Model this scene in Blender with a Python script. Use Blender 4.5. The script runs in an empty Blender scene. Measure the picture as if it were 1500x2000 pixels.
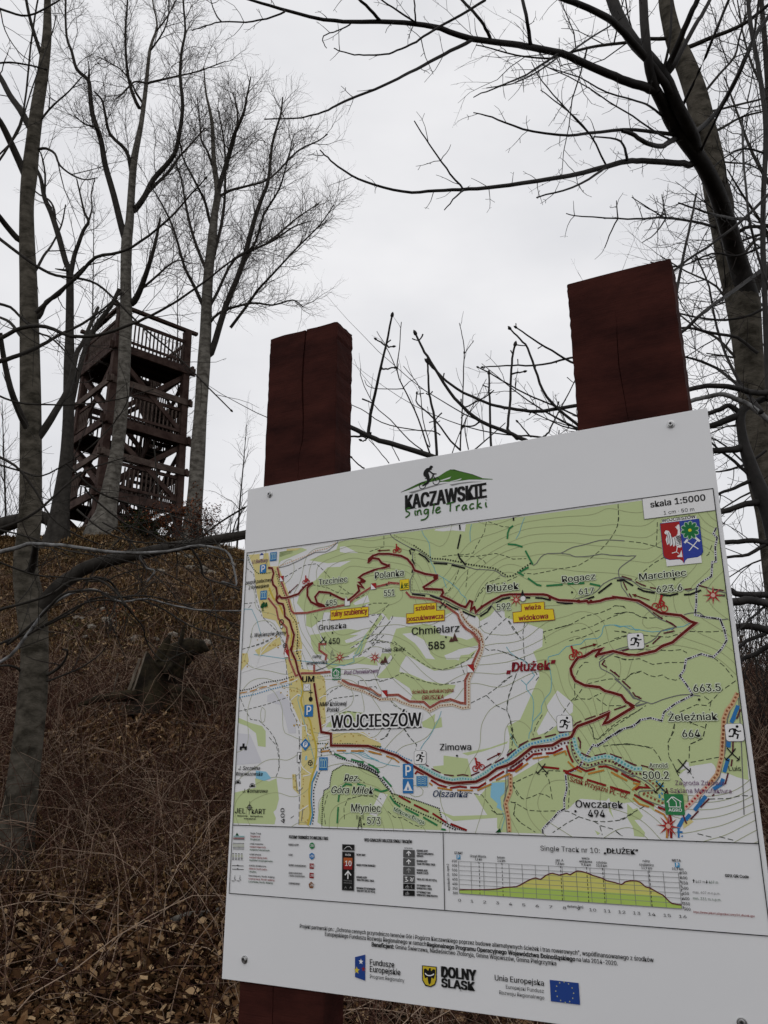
import bpy, bmesh, math, random
import numpy as np
from mathutils import Vector, Matrix
sc = bpy.context.scene
# ------------------------------------------------------------------ camera, sky, sun, exposure
FPX = 1591.0; PITCH = math.radians(17.57); EYE = 1.6
cam = bpy.data.objects.new('camera', bpy.data.cameras.new('camera')); sc.collection.objects.link(cam)
cam.location = (0, 0, EYE); cam.rotation_euler = (math.radians(90) + PITCH, 0, 0)
cam.data.sensor_fit = 'VERTICAL'; cam.data.sensor_height = 24.0; cam.data.lens = 24.0 * FPX / 2000.0
cam.data.clip_start = 0.05; cam.data.clip_end = 3000
sc.camera = cam
w = bpy.data.worlds.new('World'); sc.world = w; w.use_nodes = True
nt = w.node_tree; nt.nodes.clear()
def N(nt, t, **k):
    n = nt.nodes.new(t)
    for a, b in k.items(): setattr(n, a, b)
    return n
out = N(nt, 'ShaderNodeOutputWorld'); mixs = N(nt, 'ShaderNodeMixShader'); mixs.inputs[0].default_value = 0.94
bg = N(nt, 'ShaderNodeBackground'); bgc = N(nt, 'ShaderNodeBackground')
sky = N(nt, 'ShaderNodeTexSky', sky_type='NISHITA', sun_disc=False, sun_elevation=math.radians(48), sun_rotation=math.radians(200))
bg.inputs[1].default_value = 0.08; bgc.inputs[1].default_value = 1.0
tc = N(nt, 'ShaderNodeTexCoord'); mp = N(nt, 'ShaderNodeMapping'); mp.inputs['Scale'].default_value = (1, 1, 2.2)
no = N(nt, 'ShaderNodeTexNoise'); no.inputs['Scale'].default_value = 2.3; no.inputs['Detail'].default_value = 5; no.inputs['Roughness'].default_value = .5
cr = N(nt, 'ShaderNodeValToRGB'); cr.color_ramp.elements[0].position = .33; cr.color_ramp.elements[1].position = .66
cr.color_ramp.elements[0].color = (.745, .75, .78, 1); cr.color_ramp.elements[1].color = (.93, .925, .94, 1)
L = nt.links.new
L(tc.outputs['Generated'], mp.inputs[0]); L(mp.outputs[0], no.inputs['Vector']); L(no.outputs[0], cr.inputs[0]); L(cr.outputs[0], bgc.inputs[0])
L(sky.outputs[0], bg.inputs[0]); L(bg.outputs[0], mixs.inputs[1]); L(bgc.outputs[0], mixs.inputs[2]); L(mixs.outputs[0], out.inputs[0])
sd = bpy.data.lights.new('sun', 'SUN'); sd.energy = 0.5; sd.angle = math.radians(40); sd.color = (1, .98, .95)
sun = bpy.data.objects.new('sun', sd); sc.collection.objects.link(sun)
def aim(az, el):   # light arriving from azimuth az (from +Y clockwise), elevation el
    d = Vector((math.sin(az) * math.cos(el), math.cos(az) * math.cos(el), math.sin(el)))
    return (d).to_track_quat('Z', 'Y').to_euler()
sun.rotation_euler = aim(math.radians(200), math.radians(48))
vs = sc.view_settings; vs.view_transform = 'Standard'; vs.look = 'None'; vs.gamma = 1; vs.exposure = 0; vs.use_curve_mapping = False

# ------------------------------------------------------------------ helpers
cF = np.array([0, math.cos(PITCH), math.sin(PITCH)]); cU = np.array([0, -math.sin(PITCH), math.cos(PITCH)]); cR = np.array([1., 0, 0])
CAM = np.array([0, 0, EYE])
def ray(px, py): return (px - 750) * cR + FPX * cF - (py - 1000) * cU
def at(px, py, Y):                       # the world point a given distance ahead along the sight line of a photo pixel
    r = ray(px, py); return CAM + r * (Y / r[1])
def depth_px(Y, py):                     # metres per photo pixel there
    r = ray(750, py); return Y / r[1]
rnd = random.Random(7); nr = np.random.default_rng(7)
def tag(o, label=None, cat=None, group=None, kind=None):
    if label: o['label'] = label
    if cat: o['category'] = cat
    if group: o['group'] = group
    if kind: o['kind'] = kind
    return o
def empty(name, loc=(0, 0, 0), label=None, cat=None, group=None, kind=None):
    o = bpy.data.objects.new(name, None); o.location = loc; sc.collection.objects.link(o); o.empty_display_size = .2
    return tag(o, label, cat, group, kind)
def mesh_np(name, V, Fq, mat, parent=None, smooth=False):
    me = bpy.data.meshes.new(name)
    V = np.asarray(V, dtype=np.float32); Fq = np.asarray(Fq, dtype=np.int32); k = Fq.shape[1]; n = Fq.shape[0]
    me.vertices.add(len(V)); me.vertices.foreach_set('co', V.ravel())
    me.loops.add(n * k); me.loops.foreach_set('vertex_index', Fq.ravel())
    me.polygons.add(n); me.polygons.foreach_set('loop_start', np.arange(0, n * k, k, dtype=np.int32)); me.polygons.foreach_set('loop_total', np.full(n, k, dtype=np.int32))
    if smooth: me.polygons.foreach_set('use_smooth', np.ones(n, dtype=bool))
    me.update(calc_edges=True)
    if mat: me.materials.append(mat)
    return link(name, me, parent)
def link(name, me, parent=None):
    o = bpy.data.objects.new(name, me); sc.collection.objects.link(o)
    if parent is not None:
        o.parent = parent
        if parent.get('_world'): o.matrix_parent_inverse = Matrix.Translation(parent.location).inverted()
    return o
def mesh_py(name, V, Fc, mat, parent=None, smooth=False):
    me = bpy.data.meshes.new(name); me.from_pydata([tuple(map(float, v)) for v in V], [], Fc)
    if smooth:
        for p in me.polygons: p.use_smooth = True
    me.update()
    if mat: me.materials.append(mat)
    return link(name, me, parent)
def tubes_geo(polys, sides):
    """polys: list of (pts (n,3), radii (n,)); returns V, F(quads) with pointed ends left open"""
    by = {}
    for p, r in polys: by.setdefault(len(p), []).append((p, r))
    Vs, Fs, off = [], [], 0
    for n, lst in by.items():
        P = np.array([a for a, _ in lst], dtype=np.float64); Rr = np.array([b for _, b in lst], dtype=np.float64)
        m = len(lst)
        T = np.empty_like(P); T[:, 1:-1] = P[:, 2:] - P[:, :-2]; T[:, 0] = P[:, 1] - P[:, 0]; T[:, -1] = P[:, -1] - P[:, -2]
        T /= (np.linalg.norm(T, axis=2, keepdims=True) + 1e-9)
        ov = P[:, -1] - P[:, 0]; ref = np.zeros((m, 3)); ref[np.arange(m), np.argmin(np.abs(ov), axis=1)] = 1
        U = np.cross(T, ref[:, None, :]); U /= (np.linalg.norm(U, axis=2, keepdims=True) + 1e-9); W = np.cross(T, U)
        a = np.arange(sides) * 2 * math.pi / sides
        ring = P[:, :, None, :] + Rr[:, :, None, None] * (U[:, :, None, :] * np.cos(a)[None, None, :, None] + W[:, :, None, :] * np.sin(a)[None, None, :, None])
        Vs.append(ring.reshape(-1, 3))
        i = np.arange(m)[:, None, None] * n * sides + np.arange(n - 1)[None, :, None] * sides; s = np.arange(sides)[None, None, :]; s2 = (s + 1) % sides
        F = np.stack([i + s, i + s2, i + sides + s2, i + sides + s], axis=-1).reshape(-1, 4) + off
        Fs.append(F); off += m * n * sides
    return np.concatenate(Vs), np.concatenate(Fs)
def tubes(name, polys, sides, mat, parent=None, smooth=True):
    V, F = tubes_geo(polys, sides); return mesh_np(name, V, F, mat, parent, smooth)
def catmull(pts, k):
    P = np.array(pts, float); Q = np.vstack([2 * P[0] - P[1], P, 2 * P[-1] - P[-2]]); o = []
    for i in range(1, len(Q) - 2):
        for t in np.arange(k) / k:
            a, b, c, d = Q[i - 1], Q[i], Q[i + 1], Q[i + 2]
            o.append(.5 * (2 * b + (c - a) * t + (2 * a - 5 * b + 4 * c - d) * t * t + (3 * b - a - 3 * c + d) * t ** 3))
    o.append(P[-1]); return np.array(o)
class MB:
    def __init__(s): s.V = []; s.F = []
    def box(s, c, size, M=None):
        b = len(s.V); c = Vector(c); M = M or Matrix.Identity(3)
        for x in (-.5, .5):
            for y in (-.5, .5):
                for z in (-.5, .5): s.V.append(tuple(c + M @ Vector((x * size[0], y * size[1], z * size[2]))))
        s.F += [tuple(b + i for i in f) for f in [(0, 1, 3, 2), (4, 6, 7, 5), (0, 4, 5, 1), (2, 3, 7, 6), (0, 2, 6, 4), (1, 5, 7, 3)]]
        return s
    def beam(s, a, b, wd, ht, up=(0, 0, 1)):
        a = Vector(a); b = Vector(b); d = (b - a); l = d.length; d.normalize(); u = Vector(up)
        x = d.cross(u)
        if x.length < 1e-3: x = d.cross(Vector((1, 0, 0)))
        x.normalize(); z = x.cross(d).normalized()
        M = Matrix((x, d, z)).transposed()
        return s.box((a + b) / 2, (wd, l, ht), M)
    def build(s, name, mat, parent=None, bevel=0):
        o = mesh_py(name, s.V, s.F, mat, parent)
        if bevel:
            m = o.modifiers.new('bevel', 'BEVEL'); m.width = bevel; m.segments = 1
        return o
MATS = {}
def mat(name, rgb, rough=.8, noise=None, bump=None, spec=.08, metal=0):
    """noise: (scale, amount, rgb2, stretch)  bump: (scale, strength, distance, stretch)"""
    if name in MATS: return MATS[name]
    m = bpy.data.materials.new(name); m.use_nodes = True; t = m.node_tree; b = t.nodes['Principled BSDF']
    b.inputs['Base Color'].default_value = (*rgb, 1); b.inputs['Roughness'].default_value = rough
    b.inputs['Specular IOR Level'].default_value = spec; b.inputs['Metallic'].default_value = metal
    co = t.nodes.new('ShaderNodeTexCoord')
    def tex(scale, st, det=5):
        mp = t.nodes.new('ShaderNodeMapping'); mp.inputs['Scale'].default_value = st
        n = t.nodes.new('ShaderNodeTexNoise'); n.inputs['Scale'].default_value = scale; n.inputs['Detail'].default_value = det; n.inputs['Roughness'].default_value = .62
        t.links.new(co.outputs['Object'], mp.inputs[0]); t.links.new(mp.outputs[0], n.inputs['Vector']); return n
    if noise:
        n = tex(noise[0], noise[3] if len(noise) > 3 else (1, 1, 1))
        r = t.nodes.new('ShaderNodeValToRGB'); c = .5; a = noise[1]
        r.color_ramp.elements[0].position = c - a; r.color_ramp.elements[1].position = c + a
        r.color_ramp.elements[0].color = (*rgb, 1); r.color_ramp.elements[1].color = (*noise[2], 1)
        t.links.new(n.outputs[0], r.inputs[0]); t.links.new(r.outputs[0], b.inputs['Base Color'])
    if bump:
        n = tex(bump[0], bump[3] if len(bump) > 3 else (1, 1, 1), 6)
        bp = t.nodes.new('ShaderNodeBump'); bp.inputs['Strength'].default_value = bump[1]; bp.inputs['Distance'].default_value = bump[2]
        t.links.new(n.outputs[0], bp.inputs['Height']); t.links.new(bp.outputs[0], b.inputs['Normal'])
    MATS[name] = m; return m
bark_grey = mat('bark_grey', (.055, .050, .042), .9, (4.5, .13, (.150, .140, .122), (1, 1, 1.8)), (14, .7, .02, (1, 1, 2.6)))
bark_green = mat('bark_olive', (.026, .023, .017), .9, (6.5, .15, (.098, .087, .070), (1, 1, 1.7)), (26, .8, .012, (1, 1, 3)))
bark_dark = mat('bark_dark', (.018, .016, .014), .85, (6, .2, (.045, .041, .036)), (30, .4, .01))
bark_black = mat('bark_near', (.012, .011, .0105), .7, (9, .2, (.034, .031, .029)), (60, .4, .004), spec=.15)
bark_pale = mat('bark_lichen', (.06, .058, .055), .8, (16, .14, (.22, .22, .22)), (60, .4, .003))
twig_far = mat('twig_far', (.085, .075, .068), .9)
twig_near = mat('twig_near', (.026, .021, .019), .8)

# ------------------------------------------------------------------ terrain
def vnoise(x, y, seed=0):
    x = np.asarray(x, float); y = np.asarray(y, float)
    xi = np.floor(x).astype(np.int64); yi = np.floor(y).astype(np.int64); xf = x - xi; yf = y - yi
    u = xf * xf * (3 - 2 * xf); v = yf * yf * (3 - 2 * yf)
    def h(a, b):
        n = (a * 374761393 + b * 668265263 + seed * 974634777) & 0xffffffff
        n = ((n ^ (n >> 13)) * 1274126177) & 0xffffffff
        return ((n ^ (n >> 16)) & 0xffff) / 65535.0
    return (h(xi, yi) * (1 - u) + h(xi + 1, yi) * u) * (1 - v) + (h(xi, yi + 1) * (1 - u) + h(xi + 1, yi + 1) * u) * v
def terrain(x, y):
    x = np.asarray(x, float); y = np.asarray(y, float)
    a = x / np.maximum(y, 3.5)
    tcr = np.interp(a, [-1.6, -.9, -.5, -.33, -.2, .0, .25, .455, .9, 1.6], [.14, .24, .28, .299, .268, .215, .16, .118, .05, .0])
    yc = np.interp(a, [-.6, -.33, -.15, .1, .455], [27, 25.5, 24.5, 22, 20.])
    zc = EYE + tcr * yc
    t = np.clip((y - 5.2) / (yc - 5.2), 0, 1)
    s = t + .05 * np.sin(t * math.pi * 2) * -1
    s = np.where(t < .08, t * t / .16, s * 1.0 - .0)
    s = np.where(t < .08, t * t / .16 * .9, np.interp(t, [.08, .2, 1], [.036, .165, 1]))
    z = zc * s
    z = z - np.clip(y - yc, 0, 500) * .05 - np.clip(y - yc - 15, 0, 500) * .12
    fade = np.clip((y - 3) / 4, 0, 1) * np.clip((70 - np.hypot(x, y)) / 30, 0, 1)
    z = z + fade * ((vnoise(x * .45, y * .45, 1) - .5) * .55 + (vnoise(x * 1.3, y * 1.3, 2) - .5) * .22 + (vnoise(x * 4, y * 4, 3) - .5) * .06)
    return z
def tz(x, y): return float(terrain(x, y))
def ground_hit(px, py, ymax=29):
    r = ray(px, py); r = r / r[1]
    for Y in np.arange(3.5, ymax, .05):
        p = CAM + r * Y
        if p[2] <= tz(p[0], p[1]): return Y
    return None
gx = np.concatenate([-np.geomspace(600, 19, 26), np.linspace(-18, 14, 200), np.geomspace(15, 600, 26)])
gy = np.concatenate([-np.geomspace(500, 3, 20), np.linspace(-2, 4, 12), np.linspace(4.2, 32, 190), np.geomspace(33, 900, 26)])
GX, GY = np.meshgrid(gx, gy); GZ = terrain(GX, GY)
GZ = np.where(GY > 60, np.maximum(GZ, -30 - 0 * GY), GZ)
idx = np.arange(GX.size).reshape(GX.shape)
Fg = np.stack([idx[:-1, :-1], idx[:-1, 1:], idx[1:, 1:], idx[1:, :-1]], -1).reshape(-1, 4)
def ground_mat():
    m = bpy.data.materials.new('hillside_soil_shaded'); m.use_nodes = True; t = m.node_tree; b = t.nodes['Principled BSDF']; b.inputs['Roughness'].default_value = .95; b.inputs['Specular IOR Level'].default_value = .1
    co = t.nodes.new('ShaderNodeTexCoord')
    def nz(s, d=6):
        n = t.nodes.new('ShaderNodeTexNoise'); n.inputs['Scale'].default_value = s; n.inputs['Detail'].default_value = d; n.inputs['Roughness'].default_value = .65; t.links.new(co.outputs['Object'], n.inputs['Vector']); return n
    def ramp(src, stops):
        r = t.nodes.new('ShaderNodeValToRGB'); e = r.color_ramp.elements
        while len(e) < len(stops): e.new(.5)
        for i, (p, c) in enumerate(stops): e[i].position = p; e[i].color = (*c, 1)
        t.links.new(src, r.inputs[0]); return r
    r1 = ramp(nz(9).outputs[0], [(.32, (.009, .006, .0045)), (.5, (.036, .024, .015)), (.68, (.11, .073, .040))])  # soil tones darkened: shade in gaps between litter and stems put into colour
    r2 = ramp(nz(1.1, 4).outputs[0], [(.3, (.022, .026, .008)), (.6, (.045, .036, .018))])
    mk = ramp(nz(.7, 5).outputs[0], [(.45, (0, 0, 0)), (.62, (.55, .55, .55))])
    mx = t.nodes.new('ShaderNodeMix'); mx.data_type = 'RGBA'
    t.links.new(mk.outputs[0], mx.inputs[0]); t.links.new(r1.outputs[0], mx.inputs[6]); t.links.new(r2.outputs[0], mx.inputs[7]); t.links.new(mx.outputs[2], b.inputs['Base Color'])
    bp = t.nodes.new('ShaderNodeBump'); bp.inputs['Strength'].default_value = .9; bp.inputs['Distance'].default_value = .06; t.links.new(nz(14).outputs[0], bp.inputs['Height']); t.links.new(bp.outputs[0], b.inputs['Normal'])
    return m
g = mesh_np('ground', np.stack([GX, GY, GZ], -1).reshape(-1, 3), Fg, ground_mat(), None, True); g['kind'] = 'structure'
# ------------------------------------------------------------------ trees
def norm(v): return v / (np.linalg.norm(v) + 1e-9)
CTX = []                                  # centre lines already traced for the tree in hand: (px, py, Y, half width)
def limb(pts, Y, dY=0, r0=None, r1=None, k=3, wig=0.0, free=False):
    """pts: photo-traced centre line [(px,py[,half width px])], standing Y metres ahead (tip at Y+dY) -> 3D polyline that springs from the limb it touches"""
    n = len(pts); Ys = [Y + dY * i / (n - 1) for i in range(n)]; q = [tuple(p) for p in pts]
    q = [(p[0], p[1], p[2] if len(p) > 2 else r0 + (r1 - r0) * i / (n - 1)) for i, p in enumerate(q)]
    if CTX and not free:
        A = np.array(CTX); d = np.hypot(A[:, 0] - q[0][0], A[:, 1] - q[0][1]); j = int(np.argmin(d - A[:, 3] * .5))
        if d[j] < A[j, 3] + q[0][2] + 9:
            Y0 = A[j, 2]; Ys = [Y0 + (y - Y0) * min(1, i / max(1, (n - 1) * .5)) for i, y in enumerate(Ys)]
            if d[j] > 2.5: q = [(A[j, 0], A[j, 1], q[0][2])] + q; Ys = [Y0] + Ys
            else: q[0] = (A[j, 0], A[j, 1], q[0][2])
    e = q[-1]; f_ = q[-2]
    if e[2] > 1.3 and (e[0] < 0 or e[0] > 1490 or e[1] < 0 or (e[0] > 480 and e[1] > 800 and e[0] < 1480)):      # leaves the picture: let it go on and thin out to a tip
        L_ = math.hypot(e[0] - f_[0], e[1] - f_[1]) + 1e-6; dx, dy = (e[0] - f_[0]) / L_, (e[1] - f_[1]) / L_
        for s_, t_ in ((70, .75), (160, .5), (260, .28), (350, .12)): q.append((e[0] + dx * s_, e[1] + dy * s_ - .0012 * s_ * s_ * abs(dx), e[2] * t_)); Ys.append(Ys[-1])
    P = [at(a, b, y) for (a, b, c), y in zip(q, Ys)]; R = [c * depth_px(y, b) for (a, b, c), y in zip(q, Ys)]
    M = catmull(np.column_stack([np.array(P), np.array(R)]), k); S = catmull(np.column_stack([[a[0] for a in q], [a[1] for a in q], Ys, [a[2] for a in q]]), 4)
    CTX.extend(map(tuple, S))
    if wig: M[1:-1, :3] += nr.normal(0, wig, (len(M) - 2, 3))
    return M[:, :3], np.maximum(M[:, 3], 1e-4)
def grow(rg, pts, rads, lvl, prm, outl):
    if lvl >= len(prm): return
    q = prm[lvl]; seg = np.linalg.norm(np.diff(pts, axis=0), axis=1); cum = np.concatenate([[0], np.cumsum(seg)]); tot = cum[-1]
    s = tot * q['s0'] + rg.random() * q['sp']; side = rg.random() * 6.28
    while s < tot * .99:
        i = min(int(np.searchsorted(cum, s)) - 1, len(pts) - 2); i = max(i, 0); f = (s - cum[i]) / (seg[i] + 1e-9)
        p = pts[i] + (pts[i + 1] - pts[i]) * f; pr = rads[i] + (rads[i + 1] - rads[i]) * f
        T = norm(pts[i + 1] - pts[i]); a = norm(np.cross(T, (0.3, .2, 1) if abs(T[2]) < .9 else (1, 0, .1))); b = np.cross(T, a)
        reps = 2 if q.get('opp') else 1
        side += q.get('turn', 2.4) + rg.uniform(-.5, .5)
        for rr in range(reps):
            if rg.random() < q.get('skip', 0): continue
            an = side + rr * math.pi; th = q['ang'] + rg.uniform(-.25, .25)
            d = norm(T * math.cos(th) + (a * math.cos(an) + b * math.sin(an)) * math.sin(th) + np.array((0, 0, q['up'])))
            Ln = q['len'] * (1 - q.get('fall', .45) * s / tot) * rg.uniform(.5, 1.25); n = q['n']; pp = [p]; dd = d
            for k in range(n - 1):
                pp.append(pp[-1] + dd * Ln / (n - 1))
                dd = norm(dd + np.array([rg.gauss(0, 1) for _ in range(3)]) * q['wig'] + np.array((0, 0, q.get('grav', .1))))
            r0 = min(pr * .7, max(q['r'] * rg.uniform(.8, 1.2), q['r'] * .5)); rt = q.get('rt', .35)
            pp = np.array(pp); rs = r0 * (1 - (1 - rt) * np.linspace(0, 1, n))
            outl[lvl].append((pp, rs)); grow(rg, pp, rs, lvl + 1, prm, outl)
        s += q['sp'] * rg.uniform(.6, 1.5)
def tree(name, label, cat, limbs, prm, m_trunk, m_br, m_tw, seed, sides=14, brsides=7, group=None, trunk_extra=None, base_z=None, tw_sides=3):
    rg = random.Random(seed)
    CTX.clear(); tp, tr = limbs[0][0], limbs[0][1]
    gz = tz(tp[0][0], tp[0][1])
    if tp[0][2] > gz - .25: tp = np.vstack([[tp[0][0], tp[0][1], gz - .35], tp]); tr = np.concatenate([[tr[0] * 1.15], tr])
    root = empty(name, tuple(tp[0]), label, cat, group); root['_world'] = 1
    V, F = tubes_geo([(tp, tr)], sides)
    nn = len(tp); V = V.reshape(nn, sides, 3); c = tp[:, None, :]; rel = V - c
    ph = rg.random() * 9; a = np.arange(sides) * 2 * math.pi / sides
    bump = 1 + .05 * np.sin(a * 2 + ph)[None, :] + .05 * np.sin(a[None, :] * 3 + np.linspace(0, 7, nn)[:, None] * 2 + ph)
    h = np.linspace(0, 1, nn)[:, None]; root_fl = 1 + .22 * np.exp(-h * 26) * (1 + .8 * np.sin(a * 4 + ph)[None, :])
    V = (c + rel * (bump * root_fl)[:, :, None]).reshape(-1, 3)
    mesh_np('trunk', V, F, m_trunk, root, True)
    outl = [[], [], [], []]
    for i, l in enumerate(limbs):
        if i > 0:
            tubes('branch', [(l[0], l[1])], brsides, l[2] if len(l) > 2 and l[2] else m_br, root)
        pl = prm if not (len(l) > 3 and l[3]) else l[3]
        if i > 0 or trunk_extra: grow(rg, l[0], l[1], 0, (trunk_extra if i == 0 else pl), outl)
    al = []
    for k in range(len(outl)): al += outl[k]
    if al:
        lo = tubes('twigs', al, tw_sides, m_tw, root, False); lo['kind'] = 'stuff'
    del root['_world']
    return root
FAR = [dict(s0=.12, sp=.27, ang=.75, up=.22, len=2.4, fall=.5, n=7, wig=.20, r=.016, grav=.09, rt=.35),
       dict(s0=.1, sp=.18, ang=.75, up=.12, len=1.1, fall=.4, n=5, wig=.22, r=.0072, grav=.07, rt=.5),
       dict(s0=.1, sp=.15, ang=.7, up=.08, len=.5, fall=.3, n=4, wig=.22, r=.0042, grav=.05, rt=.6)]
FARs = [dict(FAR[0], sp=.5, len=1.7), dict(FAR[1], sp=.26), dict(FAR[2], sp=.22)]
def basepts(px, py, pts):
    return pts
def Yof(px, py, d=25):
    y = ground_hit(px, py); return y if y else d
# centre beech in front of the tower
Y3 = 24.6
CTX.clear(); T3 = [limb([(196, 1050, 30), (205, 1015, 25), (208, 995, 19.5), (216, 950, 16.5), (228, 883, 12.8), (235, 817, 12.8), (241, 750, 12), (244, 683, 12), (247, 617, 12), (246, 550, 10.5), (248, 467, 10.5), (253, 433, 8.2), (257, 367, 7.2), (262, 310, 6.8), (276, 240, 4.6), (285, 170, 4), (293, 97, 3), (307, 50, 2), (298, 0, 1.4), (300, -60, 1)], Y3, .6, k=3),
      limb([(246, 470), (238, 445), (222, 380), (205, 320), (197, 273), (180, 220), (175, 170), (171, 155), (150, 135), (140, 100), (130, 70), (128, 10), (132, -40)], Y3, -1.2, 7, 1.4),
      limb([(171, 158), (174, 140), (173, 120)], Y3 - .8, 0, 3, .7),
      limb([(198, 275), (188, 250), (165, 242), (145, 225)], Y3 - .5, -.8, 2.5, 1),
      limb([(264, 408), (283, 383), (300, 350), (335, 310), (347, 280), (357, 210), (352, 150), (355, 100), (362, 60), (358, 0), (362, -50)], Y3, -1.5, 6, 1.3),
      limb([(265, 412), (290, 375), (330, 335), (347, 310), (370, 285), (400, 250)], Y3, 1.3, 4, 1.2),
      limb([(272, 211), (255, 170), (247, 120), (245, 60), (249, 0), (247, -50)], Y3, -1, 3.6, 1.2),
      limb([(278, 200), (265, 180), (258, 165), (235, 135), (190, 110)], Y3, 1, 2.5, .9),
      limb([(256, 333), (247, 295), (215, 262), (205, 220), (199, 195), (183, 178)], Y3, -.6, 4.2, 1.5),
      limb([(288, 163), (320, 155), (350, 148), (385, 140), (440, 120)], Y3, 1, 2.5, 1),
      limb([(288, 163), (262, 160), (240, 183), (228, 192)], Y3, -.8, 2.2, .8),
      limb([(258, 592), (272, 570), (290, 520), (303, 475), (313, 425)], Y3, -1, 7, 2.2),
      limb([(278, 563), (305, 540), (330, 518), (350, 508), (372, 515)], Y3, -1.4, 2.6, 1),
      limb([(303, 60), (325, 35), (350, -10)], Y3, .6, 1.8, .9), limb([(293, 100), (320, 60), (330, 20), (326, -30)], Y3, -.7, 1.8, .9)]
tree('beech_tree', 'tall grey beech whose pale trunk crosses the front of the wooden tower', 'tree', T3, FAR, bark_grey, bark_dark, twig_far, 3, group=None)
# beech right of the tower
Y4 = 25.2
CTX.clear(); T4 = [limb([(374, 1050, 20), (377, 1010, 16), (382, 950, 14.5), (386, 883, 14), (392, 800, 12), (398, 717, 12.5), (402, 650, 11), (406, 550, 9.5), (414, 467, 8.5), (419, 417, 7), (425, 375, 6), (418, 320, 4.5), (415, 250, 3.6), (410, 215, 2.6), (402, 180, 1.8), (398, 130, 1)], Y4, .5, k=3),
      limb([(426, 375), (445, 310), (458, 262), (475, 225), (482, 190), (490, 150)], Y4, -1.2, 5, 1.2),
      limb([(424, 384), (434, 350), (444, 320), (460, 264), (464, 220), (455, 180)], Y4, 1.2, 4, 1.2),
      limb([(412, 690), (440, 600), (472, 520), (496, 432), (512, 385), (524, 352), (532, 280), (548, 224), (552, 190)], Y4, -.8, 6.5, 1.3),
      limb([(450, 640), (480, 600), (505, 565), (532, 536), (580, 484), (624, 440), (652, 400)], Y4, -1.8, 3.2, .9),
      limb([(408, 600), (424, 572), (460, 504), (520, 476), (572, 432), (624, 396)], Y4, 1.6, 3.5, 1),
      limb([(424, 384), (450, 372), (480, 364), (528, 348), (580, 296), (620, 276), (640, 262)], Y4, 1, 3, 1),
      limb([(455, 508), (476, 496), (530, 472), (572, 444), (605, 432)], Y4, -2, 2.8, 1),
      limb([(404, 640), (430, 610), (492, 592), (532, 596), (572, 586), (592, 600)], Y4, .8, 3, 1),
      limb([(397, 597), (380, 560), (360, 520), (340, 450), (317, 400), (297, 367)], Y4, -1, 4, 1),
      limb([(400, 520), (377, 460), (363, 400), (354, 350), (343, 317)], Y4, 1.6, 3.5, 1),
      limb([(410, 433), (400, 393), (377, 347), (357, 307), (350, 270)], Y4, -1, 3.2, 1),
      limb([(417, 330), (405, 295), (393, 273), (390, 233), (385, 190)], Y4, .9, 2.6, 1),
      limb([(404, 560), (420, 490), (436, 420), (440, 350), (438, 280), (425, 210)], Y4, 2, 4, 1.2),
      limb([(470, 525), (500, 470), (515, 420), (545, 370), (560, 320), (575, 260)], Y4, -2.2, 3, 1)]
FAR4 = [dict(FAR[0], sp=.24, len=2.3), dict(FAR[1], sp=.17), dict(FAR[2], sp=.16)]
tree('beech_tree', 'wide fan-shaped dark beech standing just right of the wooden tower', 'tree', T4, FAR4, bark_grey, bark_dark, twig_far, 4)
# dark forked tree left of the tower
Y2 = 23.6
CTX.clear(); T2 = [limb([(114, 1045, 20), (117, 1010, 18), (122, 960, 15), (129, 900, 12.5), (133, 817, 10.5), (135, 717, 10.5), (136, 650, 8), (137, 550, 7), (135, 525, 6.5), (128, 510, 5.5), (115, 463, 5.5), (100, 417, 5), (87, 387, 4.5), (80, 350, 3.5), (68, 320, 2.5), (60, 280, 1.5)], Y2, .3, k=3),
      limb([(138, 535), (145, 500), (152, 480), (163, 450), (173, 433), (165, 415), (158, 385), (150, 350)], Y2, -.5, 5, 1.3),
      limb([(173, 433), (180, 405), (178, 380), (185, 350)], Y2, .5, 2, .9),
      limb([(108, 445), (106, 410), (95, 390), (70, 375), (62, 350)], Y2, .6, 2.5, 1),
      limb([(86, 387), (88, 340), (80, 300), (65, 280)], Y2, -.5, 2.2, 1), limb([(137, 530), (120, 527), (108, 525)], Y2, -.6, 3, 1),
      limb([(138, 800), (160, 700), (185, 640), (215, 600), (233, 565)], Y2 + 1, 0, 5, 4)]
tree('bare_tree', 'dark bare tree with a forked top just left of the wooden tower', 'tree', T2, FARs, bark_dark, bark_dark, twig_far, 5)
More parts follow.
